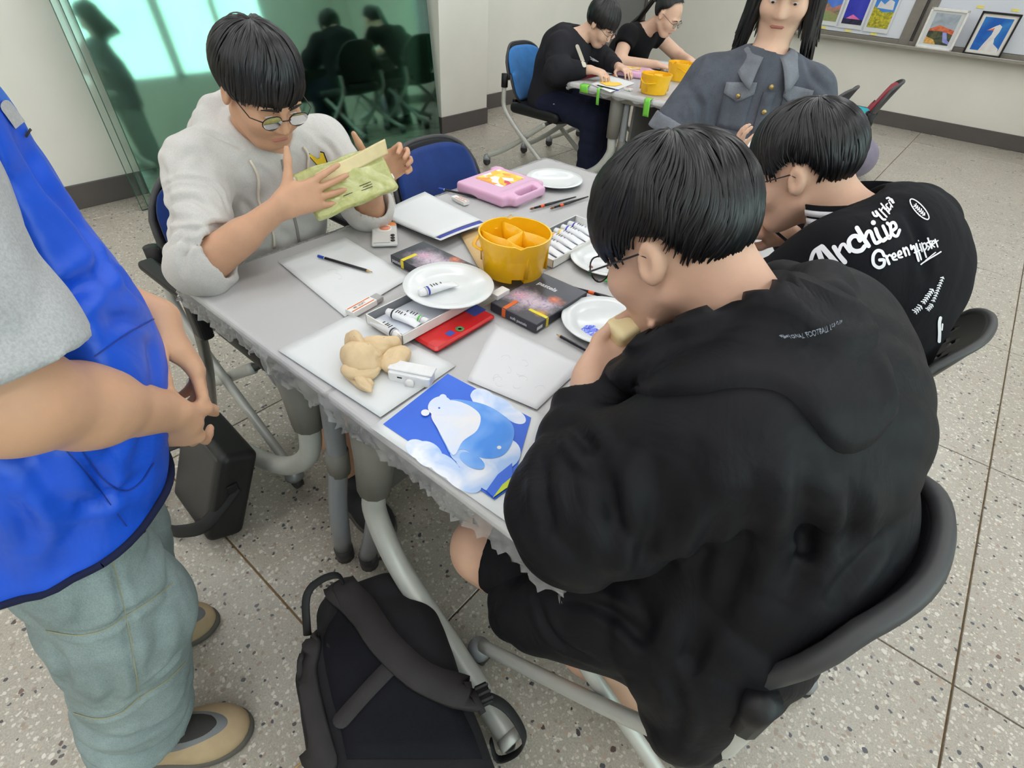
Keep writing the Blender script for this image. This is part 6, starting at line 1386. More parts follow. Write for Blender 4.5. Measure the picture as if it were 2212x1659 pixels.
a_ = P(1234, 620, ZT+0.012); brush('orange-banded paintbrush lying between the two painted plates', a_, far_end(a_, P(1372, 659, ZT+0.012), 0.20))
# pastel boxes
def pastel_mat(name, flip):
    m = NT(name); co = m.coord(); sx = -1 if flip else 1
    base = m.ramp(m.noise(co, 5, 2), [(0.3, srgb(52, 54, 62)), (0.7, srgb(84, 88, 98))])
    def patch(x, y, rx, ry, prev, stops, sc, dist=2.0):
        mp = m.n('ShaderNodeMapping'); tc = m.n('ShaderNodeTexCoord'); m.l(tc.outputs['Object'], mp.inputs[0])
        mp.inputs['Location'].default_value = (-x/rx, -y/ry, 0); mp.inputs['Scale'].default_value = (1/rx, 1/ry, 0.0)
        g = m.n('ShaderNodeVectorMath', operation='LENGTH'); m.l(mp.outputs[0], g.inputs[0])
        nz = m.noise(co, sc*0.4, 4, 0.6); ad = m.n('ShaderNodeMath', operation='ADD'); m.l(g.outputs['Value'], ad.inputs[0]); m.l(nz, ad.inputs[1])
        mk = m.ramp(ad.outputs[0], [(0.0, (1, 1, 1, 1)), (0.62, (1, 1, 1, 1)), (0.75, (0, 0, 0, 1))] if False else [(0.55, (1, 1, 1, 1)), (0.98, (0, 0, 0, 1))])
        return m.mix(mk, prev, m.ramp(m.noise(co, sc, 5, 0.65, dist), stops))
    L3 = [(0.3, srgb(150, 130, 110)), (0.42, srgb(216, 200, 216)), (0.55, srgb(190, 176, 190)), (0.66, srgb(150, 118, 180)), (0.75, srgb(216, 130, 100))]
    c = patch(0.0, 0.0, 0.17, 0.13, base, L3, 40); c = patch(0.045, -0.028, 0.055, 0.048, c, [(0.3, srgb(226, 150, 40)), (0.7, srgb(214, 178, 70))], 60); c = patch(0.03, 0.045, 0.065, 0.045, c, [(0.3, srgb(224, 96, 60)), (0.7, srgb(232, 150, 110))], 60); c = patch(-0.04, 0.0, 0.05, 0.05, c, [(0.3, srgb(140, 100, 190)), (0.6, srgb(230, 190, 190)), (0.8, srgb(90, 90, 60))], 60)
    m.set(col=c, rough=0.28, spec=0.5); return m.m
M_pbk = plain('pastel_box_side', (52, 52, 62), 0.4); M_pyel = plain('yellow_stripe', (232, 214, 60), 0.4); M_pst = plain('silver_print', (206, 208, 214), 0.4)
def pastel_box(label, cx, cy, w, l, h, rot):
    """printed on the lid: local +x right, +y up of the artwork"""
    o = thing('pastel_box', label, 'pastel box', (cx, cy, ZT), rot)
    b = MB().box((0, 0, h/2), (w, l, h)).build('box', M_pbk, o, bevel=0.0012)
    MB().box((0, 0, h+0.0004), (w-0.003, l-0.003, 0.0008)).build('lid_art', pastel_mat('pastel_lid_art', False), o).location = (-0.03, 0, 0)
    return o, h
o, h = pastel_box('dark pastel box half under the paper pad, its lettering upside down', -0.951, 0.872, 0.213, 0.118, 0.022, 0.0)
for c in o.children:
    if c.name.startswith('lid_art'): c.location = (0, 0, 0); c.data.transform(Matrix.Translation((0.0, 0, 0)))
tv, tf = glyphs('pastels', 0.021, 0, 0.0006, 'LEFT'); MB().add([(0.080-y, 0.042-x, h+0.0012) for x, y, z in tv], tf).build('pastels_lettering', M_pst, o)
for k, (yy, w_) in enumerate(((0.058, 0.045), (0.050, 0.03))): MB().box((yy, 0.02, h+0.001), (0.003, w_, 0.0006)).build('small_lettering', M_pst, o)
MB().box((-0.060, -0.034, h+0.0012), (0.011, 0.05, 0.0006)).box((-0.060, -0.0595, h/2), (0.011, 0.0008, h)).build('yellow_stripe', M_pyel, o)
tv, tf = glyphs('pastels', 0.014, 0, 0.0003); MB().add([(x-0.100, -0.0597, y+0.006) for x, y, z in tv], tf).build('side_lettering', M_pst, o)
o, h = pastel_box('dark pastel box with flower picture under the yellow bucket', -0.640, 0.925, 0.138, 0.205, 0.022, 0.0)
for c in o.children:
    if c.name.startswith('lid_art'): c.location = (0, -0.03, 0); c.data.transform(Matrix.Translation((0, 0.03, 0)))
tv, tf = glyphs('pastels', 0.022, 0, 0.0006); MB().add([(-0.045+x*0.95, 0.045+y, h+0.0012) for x, y, z in tv], tf).build('pastels_lettering', M_pst, o)
MB().box((0.042, -0.062, h+0.0012), (0.052, 0.009, 0.0006)).box((0.0693, -0.062, h/2), (0.0008, 0.009, h)).build('yellow_stripe', M_pyel, o)
MB().box((-0.028, -0.078, h+0.0012), (0.011, 0.046, 0.0006)).box((-0.028, -0.1028, h/2), (0.011, 0.0008, h)).build('orange_stripe', M_or, o)
tv, tf = glyphs('soft pastels', 0.011, 0, 0.0002); MB().add([(x-0.008, -0.1029, y+0.006) for x, y, z in tv], tf).build('side_lettering', M_pst, o)
MB().box((0.0692, -0.09, 0.011), (0.0006, 0.02, 0.008)).build('side_mark', M_pst, o)
so2 = MB().box((0, 0, 0.006), (0.024, 0.045, 0.012)).build('eraser_block', M_eras, None, bevel=0.001); so2.location = (-0.715, 0.862, ZT+0.0225); tag(so2, 'small white eraser block between the plate and the yellow bucket', 'eraser')
# yellow bucket
M_yb = plain('yellow_plastic', (246, 188, 22), 0.25, var=0.03, spec=0.5); M_yb2 = plain('translucent_yellow_plastic', (216, 184, 20), 0.3, var=0.05)
def bucket(label, c, r0=0.077, r1=0.088, h=0.104, rz=0.0, group=None):
    o = thing('water_bucket', label, 'bucket', c, rz, group); n = 120; zm = h*0.55
    def R(z): return r0+(r1-r0)*z/h+(0.004 if z > zm else 0)
    prof = [(0.0, 0.012), (0.20, 0.0), (0.5, 0), (1, 0)]
    m = MB(); zs = [0.0, 0.01, zm-0.001, zm, h*0.8, h]; vs = []
    notch = lambda a: abs(((a+PI) % (2*PI))-PI)
    for z in zs:
        for k in range(n):
            a = 2*PI*k/n; d_ = notch(a-0.0); rr = R(z)
            if z <= zm-0.0005 and d_ < 0.15*(1.15-z/zm*0.45): rr *= 0.60
            zz = z
            if z == h and d_ < 0.16: zz -= 0.006*(1-d_/0.16)
            if z == h and abs(d_-PI) < 0.16: zz -= 0.006*(1-abs(d_-PI)/0.16)
            vs.append((rr*math.cos(a), rr*math.sin(a), zz))
    inner = []
    for z in (h, h*0.5, 0.012):
        for k in range(n): a = 2*PI*k/n; inner.append(((R(h)-0.004-(h-z)*0.10)*math.cos(a), (R(h)-0.004-(h-z)*0.10)*math.sin(a), z if z < h else vs[5*n+k][2]))
    vs += inner; q = [(i*n+k, i*n+(k+1) % n, (i+1)*n+(k+1) % n, (i+1)*n+k) for i in range(8) for k in range(n)]+[tuple(range(n-1, -1, -1)), tuple(range(8*n, 9*n))]
    m.add(vs, q, True); bo = m.build('pail', M_yb, o, smooth=True); md = bo.modifiers.new('e', 'EDGE_SPLIT'); md.split_angle = math.radians(35)
    ri = R(h)-0.005; DA = 0.84
    def wall(pts, nm='divider'):
        w_ = MB(); w_.grid(lambda u, v: (*bez([(p_[0], p_[1], 0) for p_ in pts], 16)[int(round(u*(len(bez([(p_[0], p_[1], 0) for p_ in pts], 16))-1)))][:2], 0.015+v*(h-0.015-0.010)), len(bez([(p_[0], p_[1], 0) for p_ in pts], 16))-1, 1); w_.build(nm, M_yb, bo, solid=0.0032)
    def pol(a, r_): return (r_*math.cos(a), r_*math.sin(a))
    wall([pol(0.35+DA, ri), pol(0.75+DA, ri*0.60), pol(1.55+DA, ri*0.40), pol(2.15+DA, ri*0.62), pol(2.55+DA, ri)]); wall([pol(0.35+DA+PI, ri), pol(0.75+DA+PI, ri*0.60), pol(1.55+DA+PI, ri*0.40), pol(2.15+DA+PI, ri*0.62), pol(2.55+DA+PI, ri)]); wall([pol(1.50+DA, ri*0.40), (0, 0), pol(1.50+DA+PI, ri*0.40)])
    hd = [pol(-1.35+0.0, R(zm)+0.004)+(zm+0.008,), pol(-1.75, R(zm)+0.018)+(zm+0.004,), pol(-2.1, R(zm)+0.022)+(zm+0.004,), pol(-2.45, R(zm)+0.015)+(zm+0.018,), pol(-2.75, R(zm)+0.003)+(zm+0.022,)]
    MB().tube(bez(hd, 20), 0.0055, 8, flat=0.4).build('handle', M_yb, o)
    return o
bk0 = bucket('yellow four-compartment water bucket in the middle of the front table', (-0.776, 0.985, ZT+0.0225), rz=-0.72)
# kraft tissue, paper pad, phone
M_kraft = plain('kraft_tissue', (208, 178, 130), 0.85, var=0.05, bump=0.2, bscale=200)
sheet('kraft_tissue', 'brown kraft tissue spread under the yellow bucket', pts_(ZT+0.02, (1047, 590), (1150, 520), (1105, 458), (994, 497)), z=ZT+0.004, mat=M_kraft, seed=9, curl=0.02, cat='tissue')
M_bluep = plain('blue_border_print', (52, 66, 168), 0.5)
pd = thing('paper_pad', 'stack of white paper with a blue-bordered sheet at the bottom, above the pastel box', 'paper', np.append(P(940, 472, ZT)[:2], ZT+0.002))
cs = [P(952, 527, ZT+0.02), P(1052, 490, ZT+0.01), P(918, 420, ZT), P(818, 468, ZT)]
def padfn(lift, sh):
    def fn(u, v):
        q = (1-u)*(1-v)*cs[0]+u*(1-v)*cs[1]+u*v*cs[2]+(1-u)*v*cs[3]; c0 = (cs[0]+cs[1]+cs[2]+cs[3])/4; q = c0+(q-c0)*sh
        return q-np.array(pd.location)+V(0, 0, lift+0.002+0.010*max(0, 0.4-v)*(1-v)+0.003*math.sin(u*3))
    return fn
MB().grid(padfn(0.004, 1.0), 10, 10).build('bottom_sheet', M_paper, pd, solid=0.0012)
MB().grid(lambda u, v: padfn(0.0055, 1.0)(0.03+0.94*u, 0.035+0.05*v), 10, 2).build('blue_border', M_bluep, pd, solid=0.0004)
MB().grid(lambda u, v: padfn(0.0068, 1.0)(u, 0.09+0.91*v), 10, 10).build('top_sheet', M_paper, pd, solid=0.001)
M_phone = plain('phone_case_clear', (216, 216, 214), 0.2, var=0.02); M_lensb = plain('camera_lens_black', (16, 16, 20), 0.1)
pc = (P(806, 484, ZT)+P(858, 536, ZT))/2; pu = unit(P(829, 482, ZT)-P(830, 537, ZT)); pa = math.atan2(pu[1], pu[0])
ph = thing('smartphone', 'silver-white smartphone in a stickered case, lying beside the hooded student', 'phone', (pc[0], pc[1], ZT), pa)
MB().box((0, 0, 0.005), (0.150, 0.072, 0.010), bev=0.003).build('case', M_phone, ph, bevel=0.002)
for k in range(3): MB().tube([(-0.060+0.0, -0.022, 0)]*0+[(-0.056+0.017*k, -0.023, 0.0095), (-0.056+0.017*k, -0.023, 0.0118)], 0.0062, 18).build('camera_lens', M_lensb, ph)
for c_, d_, col in (((0.055, 0.016, 0.0102), (0.035, 0.030, 0.0006), (236, 180, 60)), ((0.058, -0.02, 0.0102), (0.028, 0.026, 0.0006), (238, 150, 90)), ((0.05, 0.0, 0.0104), (0.04, 0.02, 0.0006), (236, 236, 232))): MB().box(c_, d_).build('sticker', plain('sticker', col, 0.5), ph)
MB().lathe([(0, 0.0), (0.026, 0.0), (0.026, 0.0008), (0.0, 0.0008)], 28, (0.028, 0.004, 0.0102)).build('round_sticker', plain('sticker_white', (236, 232, 226), 0.4), ph); MB().lathe([(0, 0.0), (0.016, 0.0), (0.016, 0.0008), (0.0, 0.0008)], 24, (0.028, -0.002, 0.0109)).build('sticker_motif', plain('sticker_peach', (232, 150, 120), 0.4), ph)
MB().box((-0.068, 0.008, 0.0101), (0.0015, 0.045, 0.0004)).build('case_line', M_ink0, ph)
# pink carry case
M_pink = NT('pink_translucent_plastic'); M_pink.set(col=srgb(238, 190, 222), rough=0.25, trans=0.12, ior=1.2, sss=0.2); M_pink = M_pink.m; M_pinkd = plain('pink_latch', (222, 140, 186), 0.3)
k_ = thing('craft_case', 'pink translucent carry case with a yellow sticker on the front table', 'case', (-1.20, 1.425, ZT), 0.02)
s = SDF(0.004); s.rbox((0, 0.0, 0.018), (0.095, 0.105, 0.008), 0.010, None, 0.01); s.rbox((0.105, 0.0, 0.018), (0.020, 0.075, 0.006), 0.010, None, 0.02); s.rbox((0.112, 0.0, 0.018), (0.006, 0.045, 0.03), 0.006, None, 0.006, 's'); s.rbox((-0.1, 0.1, 0.018), (0.012, 0.012, 0.008), 0.009, None, 0.01)
v, q = s.mesh(); me = quadmesh('shell', v, q); me.materials.append(M_pink); _link(bpy.data.objects.new('shell', me), k_)
MB().box((0, 0, 0.018), (0.198, 0.224, 0.0016)).build('shell_seam', M_pinkd, k_)
r = np.random.default_rng(4); m = {}
for kk in range(14):
    x = -0.07+0.010*kk; col = [(240, 160, 60), (80, 90, 190), (220, 80, 80), (240, 210, 80), (90, 160, 90)][kk % 5]
    nm = 'ink%d' % (kk % 5); MB().tube([(x, -0.085, 0.018), (x, 0.08, 0.018)], 0.0042, 8).build('marker', bpy.data.materials.get('marker_'+nm) or plain('marker_'+nm, col, 0.4), k_)
def sticker_mat():
    m = NT('cartoon_sticker_colours'); co = m.coord(); v_ = m.n('ShaderNodeTexVoronoi'); v_.inputs['Scale'].default_value = 42; m.l(co, v_.inputs['Vector']); sp_ = m.n('ShaderNodeSeparateColor'); m.l(v_.outputs['Color'], sp_.inputs[0])
    m.set(col=m.ramp(sp_.outputs[0], [(0.0, srgb(246, 196, 60)), (0.35, srgb(250, 220, 90)), (0.55, srgb(248, 248, 240)), (0.8, srgb(240, 160, 60)), (0.92, srgb(216, 60, 90)), (1.0, srgb(120, 170, 210))], 'CONSTANT'), rough=0.35); return m.m
MB().prism(rrect(0.12, 0.13, 0.008), 0.0362, 0.0368).build('sticker', sticker_mat(), k_).location = (-0.02, 0.02, 0)
for y in (-0.075, 0.085): MB().box((0.108, y, 0.016), (0.018, 0.016, 0.018)).build('latch', M_pinkd, k_, bevel=0.004)
# tissue ball, white gadget
M_tissue = plain('tan_tissue', (222, 196, 156), 0.85, var=0.06, scale=60, bump=0.25, bscale=120)
tc_ = P(800, 775, ZT+0.02); to = thing('crumpled_tissue', 'crumpled tan paper tissue on the white sheet', 'tissue', (tc_[0], tc_[1], ZT+0.002))
g_ = np.random.default_rng(23); vs = []; qs = []; base = 0
for c_, R_ in (((0.0, 0.0, 0.026), (0.040, 0.036, 0.028)), ((-0.010, 0.046, 0.022), (0.034, 0.034, 0.023)), ((0.012, -0.044, 0.018), (0.034, 0.030, 0.019)), ((0.036, -0.052, 0.012), (0.040, 0.016, 0.013)), ((-0.032, -0.008, 0.034), (0.026, 0.018, 0.026)), ((0.030, 0.032, 0.016), (0.022, 0.030, 0.017))):
    nu, nv_ = 64, 34; th_, ph_ = np.meshgrid(np.linspace(0, 2*PI, nu, endpoint=False), np.linspace(0.03, PI-0.03, nv_), indexing='ij'); d_ = np.stack([np.sin(ph_)*np.cos(th_), np.sin(ph_)*np.sin(th_), np.cos(ph_)], -1).reshape(-1, 3)
    f_ = np.zeros(len(d_))
    for k in range(46):
        n_ = unit(g_.normal(size=3)); f_ += g_.choice([-1, 1])*g_.uniform(0.4, 1)*np.abs(d_ @ n_-g_.uniform(-0.7, 0.7))
    f_ = (f_-f_.mean())/f_.std()*0.26; q_ = np.array(c_)+d_*np.array(R_)*(1+np.clip(f_, -0.4, 0.55))[:, None]; q_[:, 2] = np.maximum(q_[:, 2], 0.0006); vs.append(q_)
    qs += [(base+i*nv_+j, base+((i+1) % nu)*nv_+j, base+((i+1) % nu)*nv_+j+1, base+i*nv_+j+1) for i in range(nu) for j in range(nv_-1)]; base += len(q_)
me = quadmesh('tissue', np.concatenate(vs), qs, False); me.materials.append(M_tissue); _link(bpy.data.objects.new('tissue', me), to)
g0, g1 = P(850, 812, ZT), P(930, 828, ZT); ga = math.atan2(*(g1-g0)[[1, 0]]); gd = thing('pencil_sharpener', 'white plastic sharpener case with a round knob beside the tan tissue', 'sharpener', tuple((g0+g1)/2), ga)
MB().prism(rrect(0.088, 0.034, 0.006), 0.0, 0.022).build('body', M_wpl_, gd, bevel=0.003); MB().box((0, 0.006, 0.024), (0.092, 0.030, 0.004)).build('lid', M_wpl_, gd, bevel=0.0015); MB().tube([(0.004, -0.017, 0.007), (0.004, -0.025, 0.007)], 0.0095, 20).build('knob', M_eras, gd); MB().box((-0.018, -0.0172, 0.014), (0.010, 0.0008, 0.003)).build('slot', M_ink0, gd)
# blue picture print
def skyprint():
    m = NT('blue_sky_print'); co = m.coord(); c = m.ramp(m.noise(co, 6, 2), [(0.3, srgb(40, 96, 214)), (0.7, srgb(52, 110, 226))]); m.set(col=c, rough=0.45); return m.m
def softprint(name, a, b_, sc, axis=None):
    m = NT(name); co = m.coord(); m.set(col=m.ramp(m.noise(co, sc, 3, 0.5, 0.6), [(0.38, srgb(*a)), (0.62, srgb(*b_))]), rough=0.45); return m.m
cb_ = pts_(ZT+0.001, (1112, 1141), (1182, 903), (965, 810), (800, 926)); ctr = sum(cb_)/4
bp, bf = sheet('bear_print', 'colour print of a white bear in a blue sky at the table corner', cb_, z=ZT+0.002, seed=12, cat='print')
def bprint(nm, poly, mat, lift):
    m = MB(); n = len(poly); c_ = (sum(p_[0] for p_ in poly)/n, sum(p_[1] for p_ in poly)/n)
    vs = [bf(*p_) for p_ in poly]+[bf(*c_)]; m.add([(x, y, z+lift) for x, y, z in vs], [(i, (i+1) % n, n) for i in range(n)]); return m.build(nm, mat, bp)
def circ(x, y, r, ry=None, n=22, a0=0): ry = ry or r; return [(x+r*math.cos(a), y+ry*math.sin(a)) for a in np.linspace(0, 2*PI, n, endpoint=False)]
MSK = skyprint(); MCL = softprint('print_cloud', (236, 240, 250), (168, 200, 244), 14); MBE = softprint('print_bear_white', (232, 232, 234), (214, 226, 248), 9); MB2 = softprint('print_bear_blue', (60, 140, 232), (130, 180, 244), 9); MGN = plain('print_green', (196, 214, 40), 0.45)
# u runs along the near edge (0 at the corner by the student's sleeve ... towards the far sheet), v runs to the left
def tprint(nm, pxs, mat, lift):
    if nm in ('bear_body', 'bear_chest'): pxs = [tuple(q[:2]) for q in bez([(*q, 0) for q in list(pxs)+[pxs[0]]], 5*len(pxs))][:-1]
    c_ = [P(x, y, ZT+0.002) for x, y in pxs]; n = len(c_); o_ = np.array(bp.location); pts = [q-o_ for q in c_]+[sum(c_)/n-o_]
    MB().add([(x, y, 0.0034+lift) for x, y, z in pts], [(i, (i+1) % n, n) for i in range(n)]).build(nm, mat, bp)
def oval(x, y, rx, ry, rot=0.0, n=26): c_, s_ = math.cos(rot), math.sin(rot); return [(x+rx*math.cos(a)*c_-ry*math.sin(a)*s_, y+rx*math.cos(a)*s_+ry*math.sin(a)*c_) for a in np.linspace(0, 2*PI, n, endpoint=False)]
tprint('sky', [(828, 919), (967, 810), (1147, 905), (1105, 1055), (1068, 1082)], MSK, 0.0)
for k, (x, y, rx, ry, r_) in enumerate(((1045, 865, 30, 20, 0.5), (1078, 880, 40, 18, 0.5), (1112, 902, 26, 14, 0.5), (1028, 858, 12, 10, 0), (905, 975, 30, 20, 0.5), (925, 985, 34, 26, 0.6), (960, 1010, 40, 22, 0.6), (1000, 1040, 44, 22, 0.5), (1040, 1010, 60, 30, 0.4), (1085, 985, 40, 34, -0.3), (1060, 1050, 30, 16, 0.3), (1010, 985, 40, 26, 0.3))): tprint('cloud', oval(x, y, rx, ry, r_), MCL, 0.0003+0.00012*k)
tprint('bear_body', [(955, 880), (975, 868), (1010, 870), (1050, 880), (1085, 900), (1108, 925), (1108, 955), (1090, 985), (1060, 995), (1030, 990), (1000, 975), (975, 985), (962, 965), (945, 925)], MB2, 0.0022)
tprint('bear_chest', [(938, 880), (960, 870), (990, 872), (1020, 885), (1038, 905), (1030, 935), (1000, 958), (985, 985), (975, 985), (962, 962), (945, 930), (932, 905)], MBE, 0.0026)
tprint('bear_head', oval(950, 882, 26, 20, -0.35), MBE, 0.0030); tprint('bear_ear', oval(957, 864, 8, 7), MBE, 0.0032); tprint('bear_ear', oval(919, 897, 9, 7), MBE, 0.0032)
tprint('bear_eye', oval(949, 887, 2.4, 2, 0, 10), MSK, 0.0034); tprint('bear_leg', oval(1020, 1000, 30, 14, 0.5), MB2, 0.0024)
tprint('hill', [(1050, 1065), (1075, 1030), (1106, 1005), (1106, 1040), (1066, 1080)], MSK, 0.0028); tprint('green_hill', [(1064, 1081), (1085, 1052), (1107, 1034), (1107, 1050)], MGN, 0.0031); tprint('tag', oval(1078, 972, 5, 4, 0, 8), MBE, 0.0030)

# ---------------------------------------------------------------- far table things
z2 = T2Z+0.004
q = P(1411, 200, z2); f0 = copy_tree(bk0); f0.location = (q[0], q[1], z2); f0.rotation_euler[2] = 0.3; f0['label'] = 'yellow water bucket at the near edge of the far table'
q = P(1466, 172, z2); f1 = copy_tree(bk0); f1.location = (q[0], q[1], z2); f1.rotation_euler[2] = 1.3; f1['label'] = 'yellow water bucket deeper on the far table, half behind the denim sleeve'
po, pf_ = sheet('painting_sheet', 'sheet with a yellow painted blob in front of the charcoal hoodie', pts_(z2, (1318, 200), (1372, 180), (1318, 163), (1276, 182)), z=z2, seed=20)
c_ = pf_(0.45, 0.5); MB().prism(blob(0.07, 24, 5, 0.2), 0, 0.0008).build('yellow_paint', plain('yellow_wash', (246, 204, 80), 0.6), po).location = (c_[0], c_[1], 0.003)
pencil('black pencil with blue end at the near edge of the far table', P(1336, 195, z2+0.005), P(1286, 183, z2+0.005))
sheet('drawing_sheet', 'white sheet between the two students at the far table', pts_(z2, (1312, 162), (1352, 152), (1328, 144), (1298, 152)), z=z2, seed=21)
q = P(1368, 162, z2); k2 = copy_tree(k_); k2.location = (q[0], q[1], z2); k2.rotation_euler[2] = 0.4; k2['label'] = 'pink translucent case on the far table behind a yellow bucket'
q = P(1428, 141, z2); plate('plate', 'white plate with an orange puddle on the far table', (q[0], q[1], z2), 0.11)
q = P(1438, 143, z2); dab('paint_dab', 'orange paint puddle on the far plate', (q[0], q[1], z2+0.0045), blob(0.035, 20, 7, 0.2), plain('orange_wash', (244, 168, 70), 0.4))
a_ = P(1432, 152, z2+0.005); pencil('black pencil with blue end in front of the ponytailed student', P(1384, 146, z2+0.005), a_)
a_ = P(1310, 160, z2+0.005); brush('paintbrush on the far table beside the pink case', a_, far_end(a_, P(1360, 168, z2+0.005), 0.18))
eraser('white eraser in front of the far yellow bucket', P(1350, 193, z2), P(1364, 197, z2), 0.03, 0.013, False)
M_tape = plain('green_tape', (120, 206, 70), 0.35)
for k, (x, y, dx, L_) in enumerate(((1253, 186, 0.06, 0.02), (1272, 196, 0.02, 0.07), (1393, 216, 0.04, 0.07))):
    q = P(x, y, z2-0.002); lb = ['strip of green tape across the left corner of the far table', 'green tape end dangling below the left corner of the far table', 'green tape end dangling at the front edge of the far table'][k]
    o = thing('tape_strip', lb, 'tape', (q[0], UY0-0.022, T2Z+0.003)); MB().grid(lambda u, v: V(dx*(u-0.5)+0.02*v*(1-v)+0.015*v, (0.05*(0.25-v)/0.25+0.002 if v < 0.25 else -0.006*math.sin((v-0.25)*4)), 0.002 if v < 0.25 else -(L_+0.02)*(v-0.25)/0.75), 4, 8).build('tape', M_tape, o, solid=0.0008)
# turquoise bag and mauve cushion on the far chair
M_turq = cloth('turquoise_nylon', (40, 176, 190), wrinkle=0.5, rough=0.6, sheen=0); M_mauve = cloth('mauve_fabric', (136, 128, 146), wrinkle=0.2)
tb = thing('pouch_bag', 'turquoise nylon pouch bag hanging at the red and black chair', 'bag', (-0.70, 4.42, 0.465)); s = SDF(0.007); s.rbox((0, 0, 0.09), (0.05, 0.07, 0.075), 0.035, None, 0.02); s.disp(wr(0.006, 40, 0.003, 90, 3)); v, q = s.mesh(); me = quadmesh('pouch', v, q); me.materials.append(M_turq); _link(bpy.data.objects.new('pouch', me), tb)
MB().tube([(0.02, -0.09, 0.15), (0.0, -0.11, 0.19), (-0.05, -0.07, 0.20)], 0.012, 8, flat=0.4).build('strap', plain('navy_webbing', (20, 26, 48), 0.8), tb)
mc = thing('round_cushion', 'mauve round floor cushion behind the varsity-jacket student', 'cushion', (-0.70, 5.42, 0.0)); s = SDF(0.01); s.ell((0, 0, 0.155), (0.15, 0.15, 0.155), None, 0.01); v, q = s.mesh(); me = quadmesh('cushion', v, q); me.materials.append(M_mauve); _link(bpy.data.objects.new('cushion', me), mc)
# pictures on the whiteboard
def picture(name, label, x0, x1, z0, z1, y, lay_, frame=None, fw_=0.02, lean=0.0):
    o = thing(name, label, 'picture' if frame else 'print', ((x0+x1)/2, y, z0)); w, h_ = x1-x0, z1-z0; Rm = Matrix.Rotation(-lean, 4, 'X')
    def pl(nm, poly, mat, d): MB().add([(p_[0]*w-w/2, -d, p_[1]*h_) for p_ in poly], [tuple(range(len(poly)))]).xf(Rm).build(nm, mat, o)
    MB().box((0, 0.0, h_/2), (w, 0.002, h_)).xf(Rm).build('sheet', M_paper, o)
    if frame:
        m = MB()
        for sx in (-1, 1): m.box((sx*(w/2-fw_/2), -0.006, h_/2), (fw_, 0.02, h_))
        for zz in (fw_/2, h_-fw_/2): m.box((0, -0.006, zz), (w, 0.02, fw_))
        m.xf(Rm).build('frame', frame, o, bevel=0.002)
    for k, (nm, poly, mat) in enumerate(lay_): pl(nm, poly, mat, 0.0022+0.0006*k)
    return o
def box_(a, b_, c_, d_): return [(a, b_), (c_, b_), (c_, d_), (a, d_)]
def pm(nm, a, b_, sc=20): return softprint(nm, a, b_, sc)
A, B_ = 0.08, 0.92
picture('art_print', 'print of pink hills under a blue sky, leftmost taped to the whiteboard', -1.99, -1.755, 0.84, 1.17, 7.715, [('sky', box_(A, 0.12, B_, 0.94), pm('sky1', (70, 110, 214), (96, 140, 226), 4)), ('hills', [(A, 0.5), (0.3, 0.62), (0.55, 0.48), (B_, 0.6), (B_, 0.12), (A, 0.12)], pm('hills1', (90, 120, 90), (204, 130, 120), 14)), ('field', [(A, 0.36), (0.5, 0.4), (B_, 0.3), (B_, 0.12), (A, 0.12)], pm('field1', (176, 150, 110), (120, 160, 100), 40))])
picture('art_print', 'print of a pink peak under a deep blue sky, middle one on the whiteboard', -1.735, -1.495, 0.835, 1.17, 7.715, [('sky', box_(A, 0.12, B_, 0.94), pm('sky2', (40, 44, 170), (60, 70, 196), 4)), ('peak', [(0.2, 0.26), (0.45, 0.38), (0.8, 0.26)], pm('peak2', (220, 90, 160), (240, 130, 190), 20)), ('ground', [(A, 0.26), (B_, 0.26), (B_, 0.12), (A, 0.12)], pm('ground2', (20, 22, 50), (40, 44, 80), 20))])
picture('art_print', 'print of a yellow field and white cloud, beside the whiteboard post', -1.475, -1.235, 0.83, 1.17, 7.715, [('sky', box_(A, 0.12, B_, 0.94), pm('sky3', (60, 130, 214), (80, 150, 226), 4)), ('cloud', [(0.2, 0.62), (0.25, 0.8), (0.45, 0.72), (0.6, 0.86), (0.8, 0.8), (0.85, 0.6)], pm('cloud3', (214, 212, 216), (228, 226, 228), 10)), ('field', [(A, 0.66), (0.5, 0.52), (B_, 0.56), (B_, 0.12), (A, 0.12)], pm('field3', (214, 200, 50), (140, 140, 40), 40))])
M_ytape = plain('yellow_tape', (244, 232, 130), 0.6)
for k, x in enumerate((-1.88, -1.62, -1.36, -0.55, -0.27)):
    z_ = 0.815 if k < 3 else 1.13; o = MB().box((0, 0, 0), (0.06, 0.002, 0.022)).build('tape_piece', M_ytape); o.location = (x, 7.722, z_)
    tag(o, ['yellow tape piece under the pink hills print', 'yellow tape piece under the deep blue print', 'yellow tape piece under the yellow field print', 'yellow tape piece on the whiteboard above the white frame', 'yellow tape piece on the whiteboard above the black frame'][k], 'tape')
M_wfr = plain('white_frame', (240, 239, 234), 0.45); M_bfr = plain('black_frame', (26, 24, 26), 0.4)
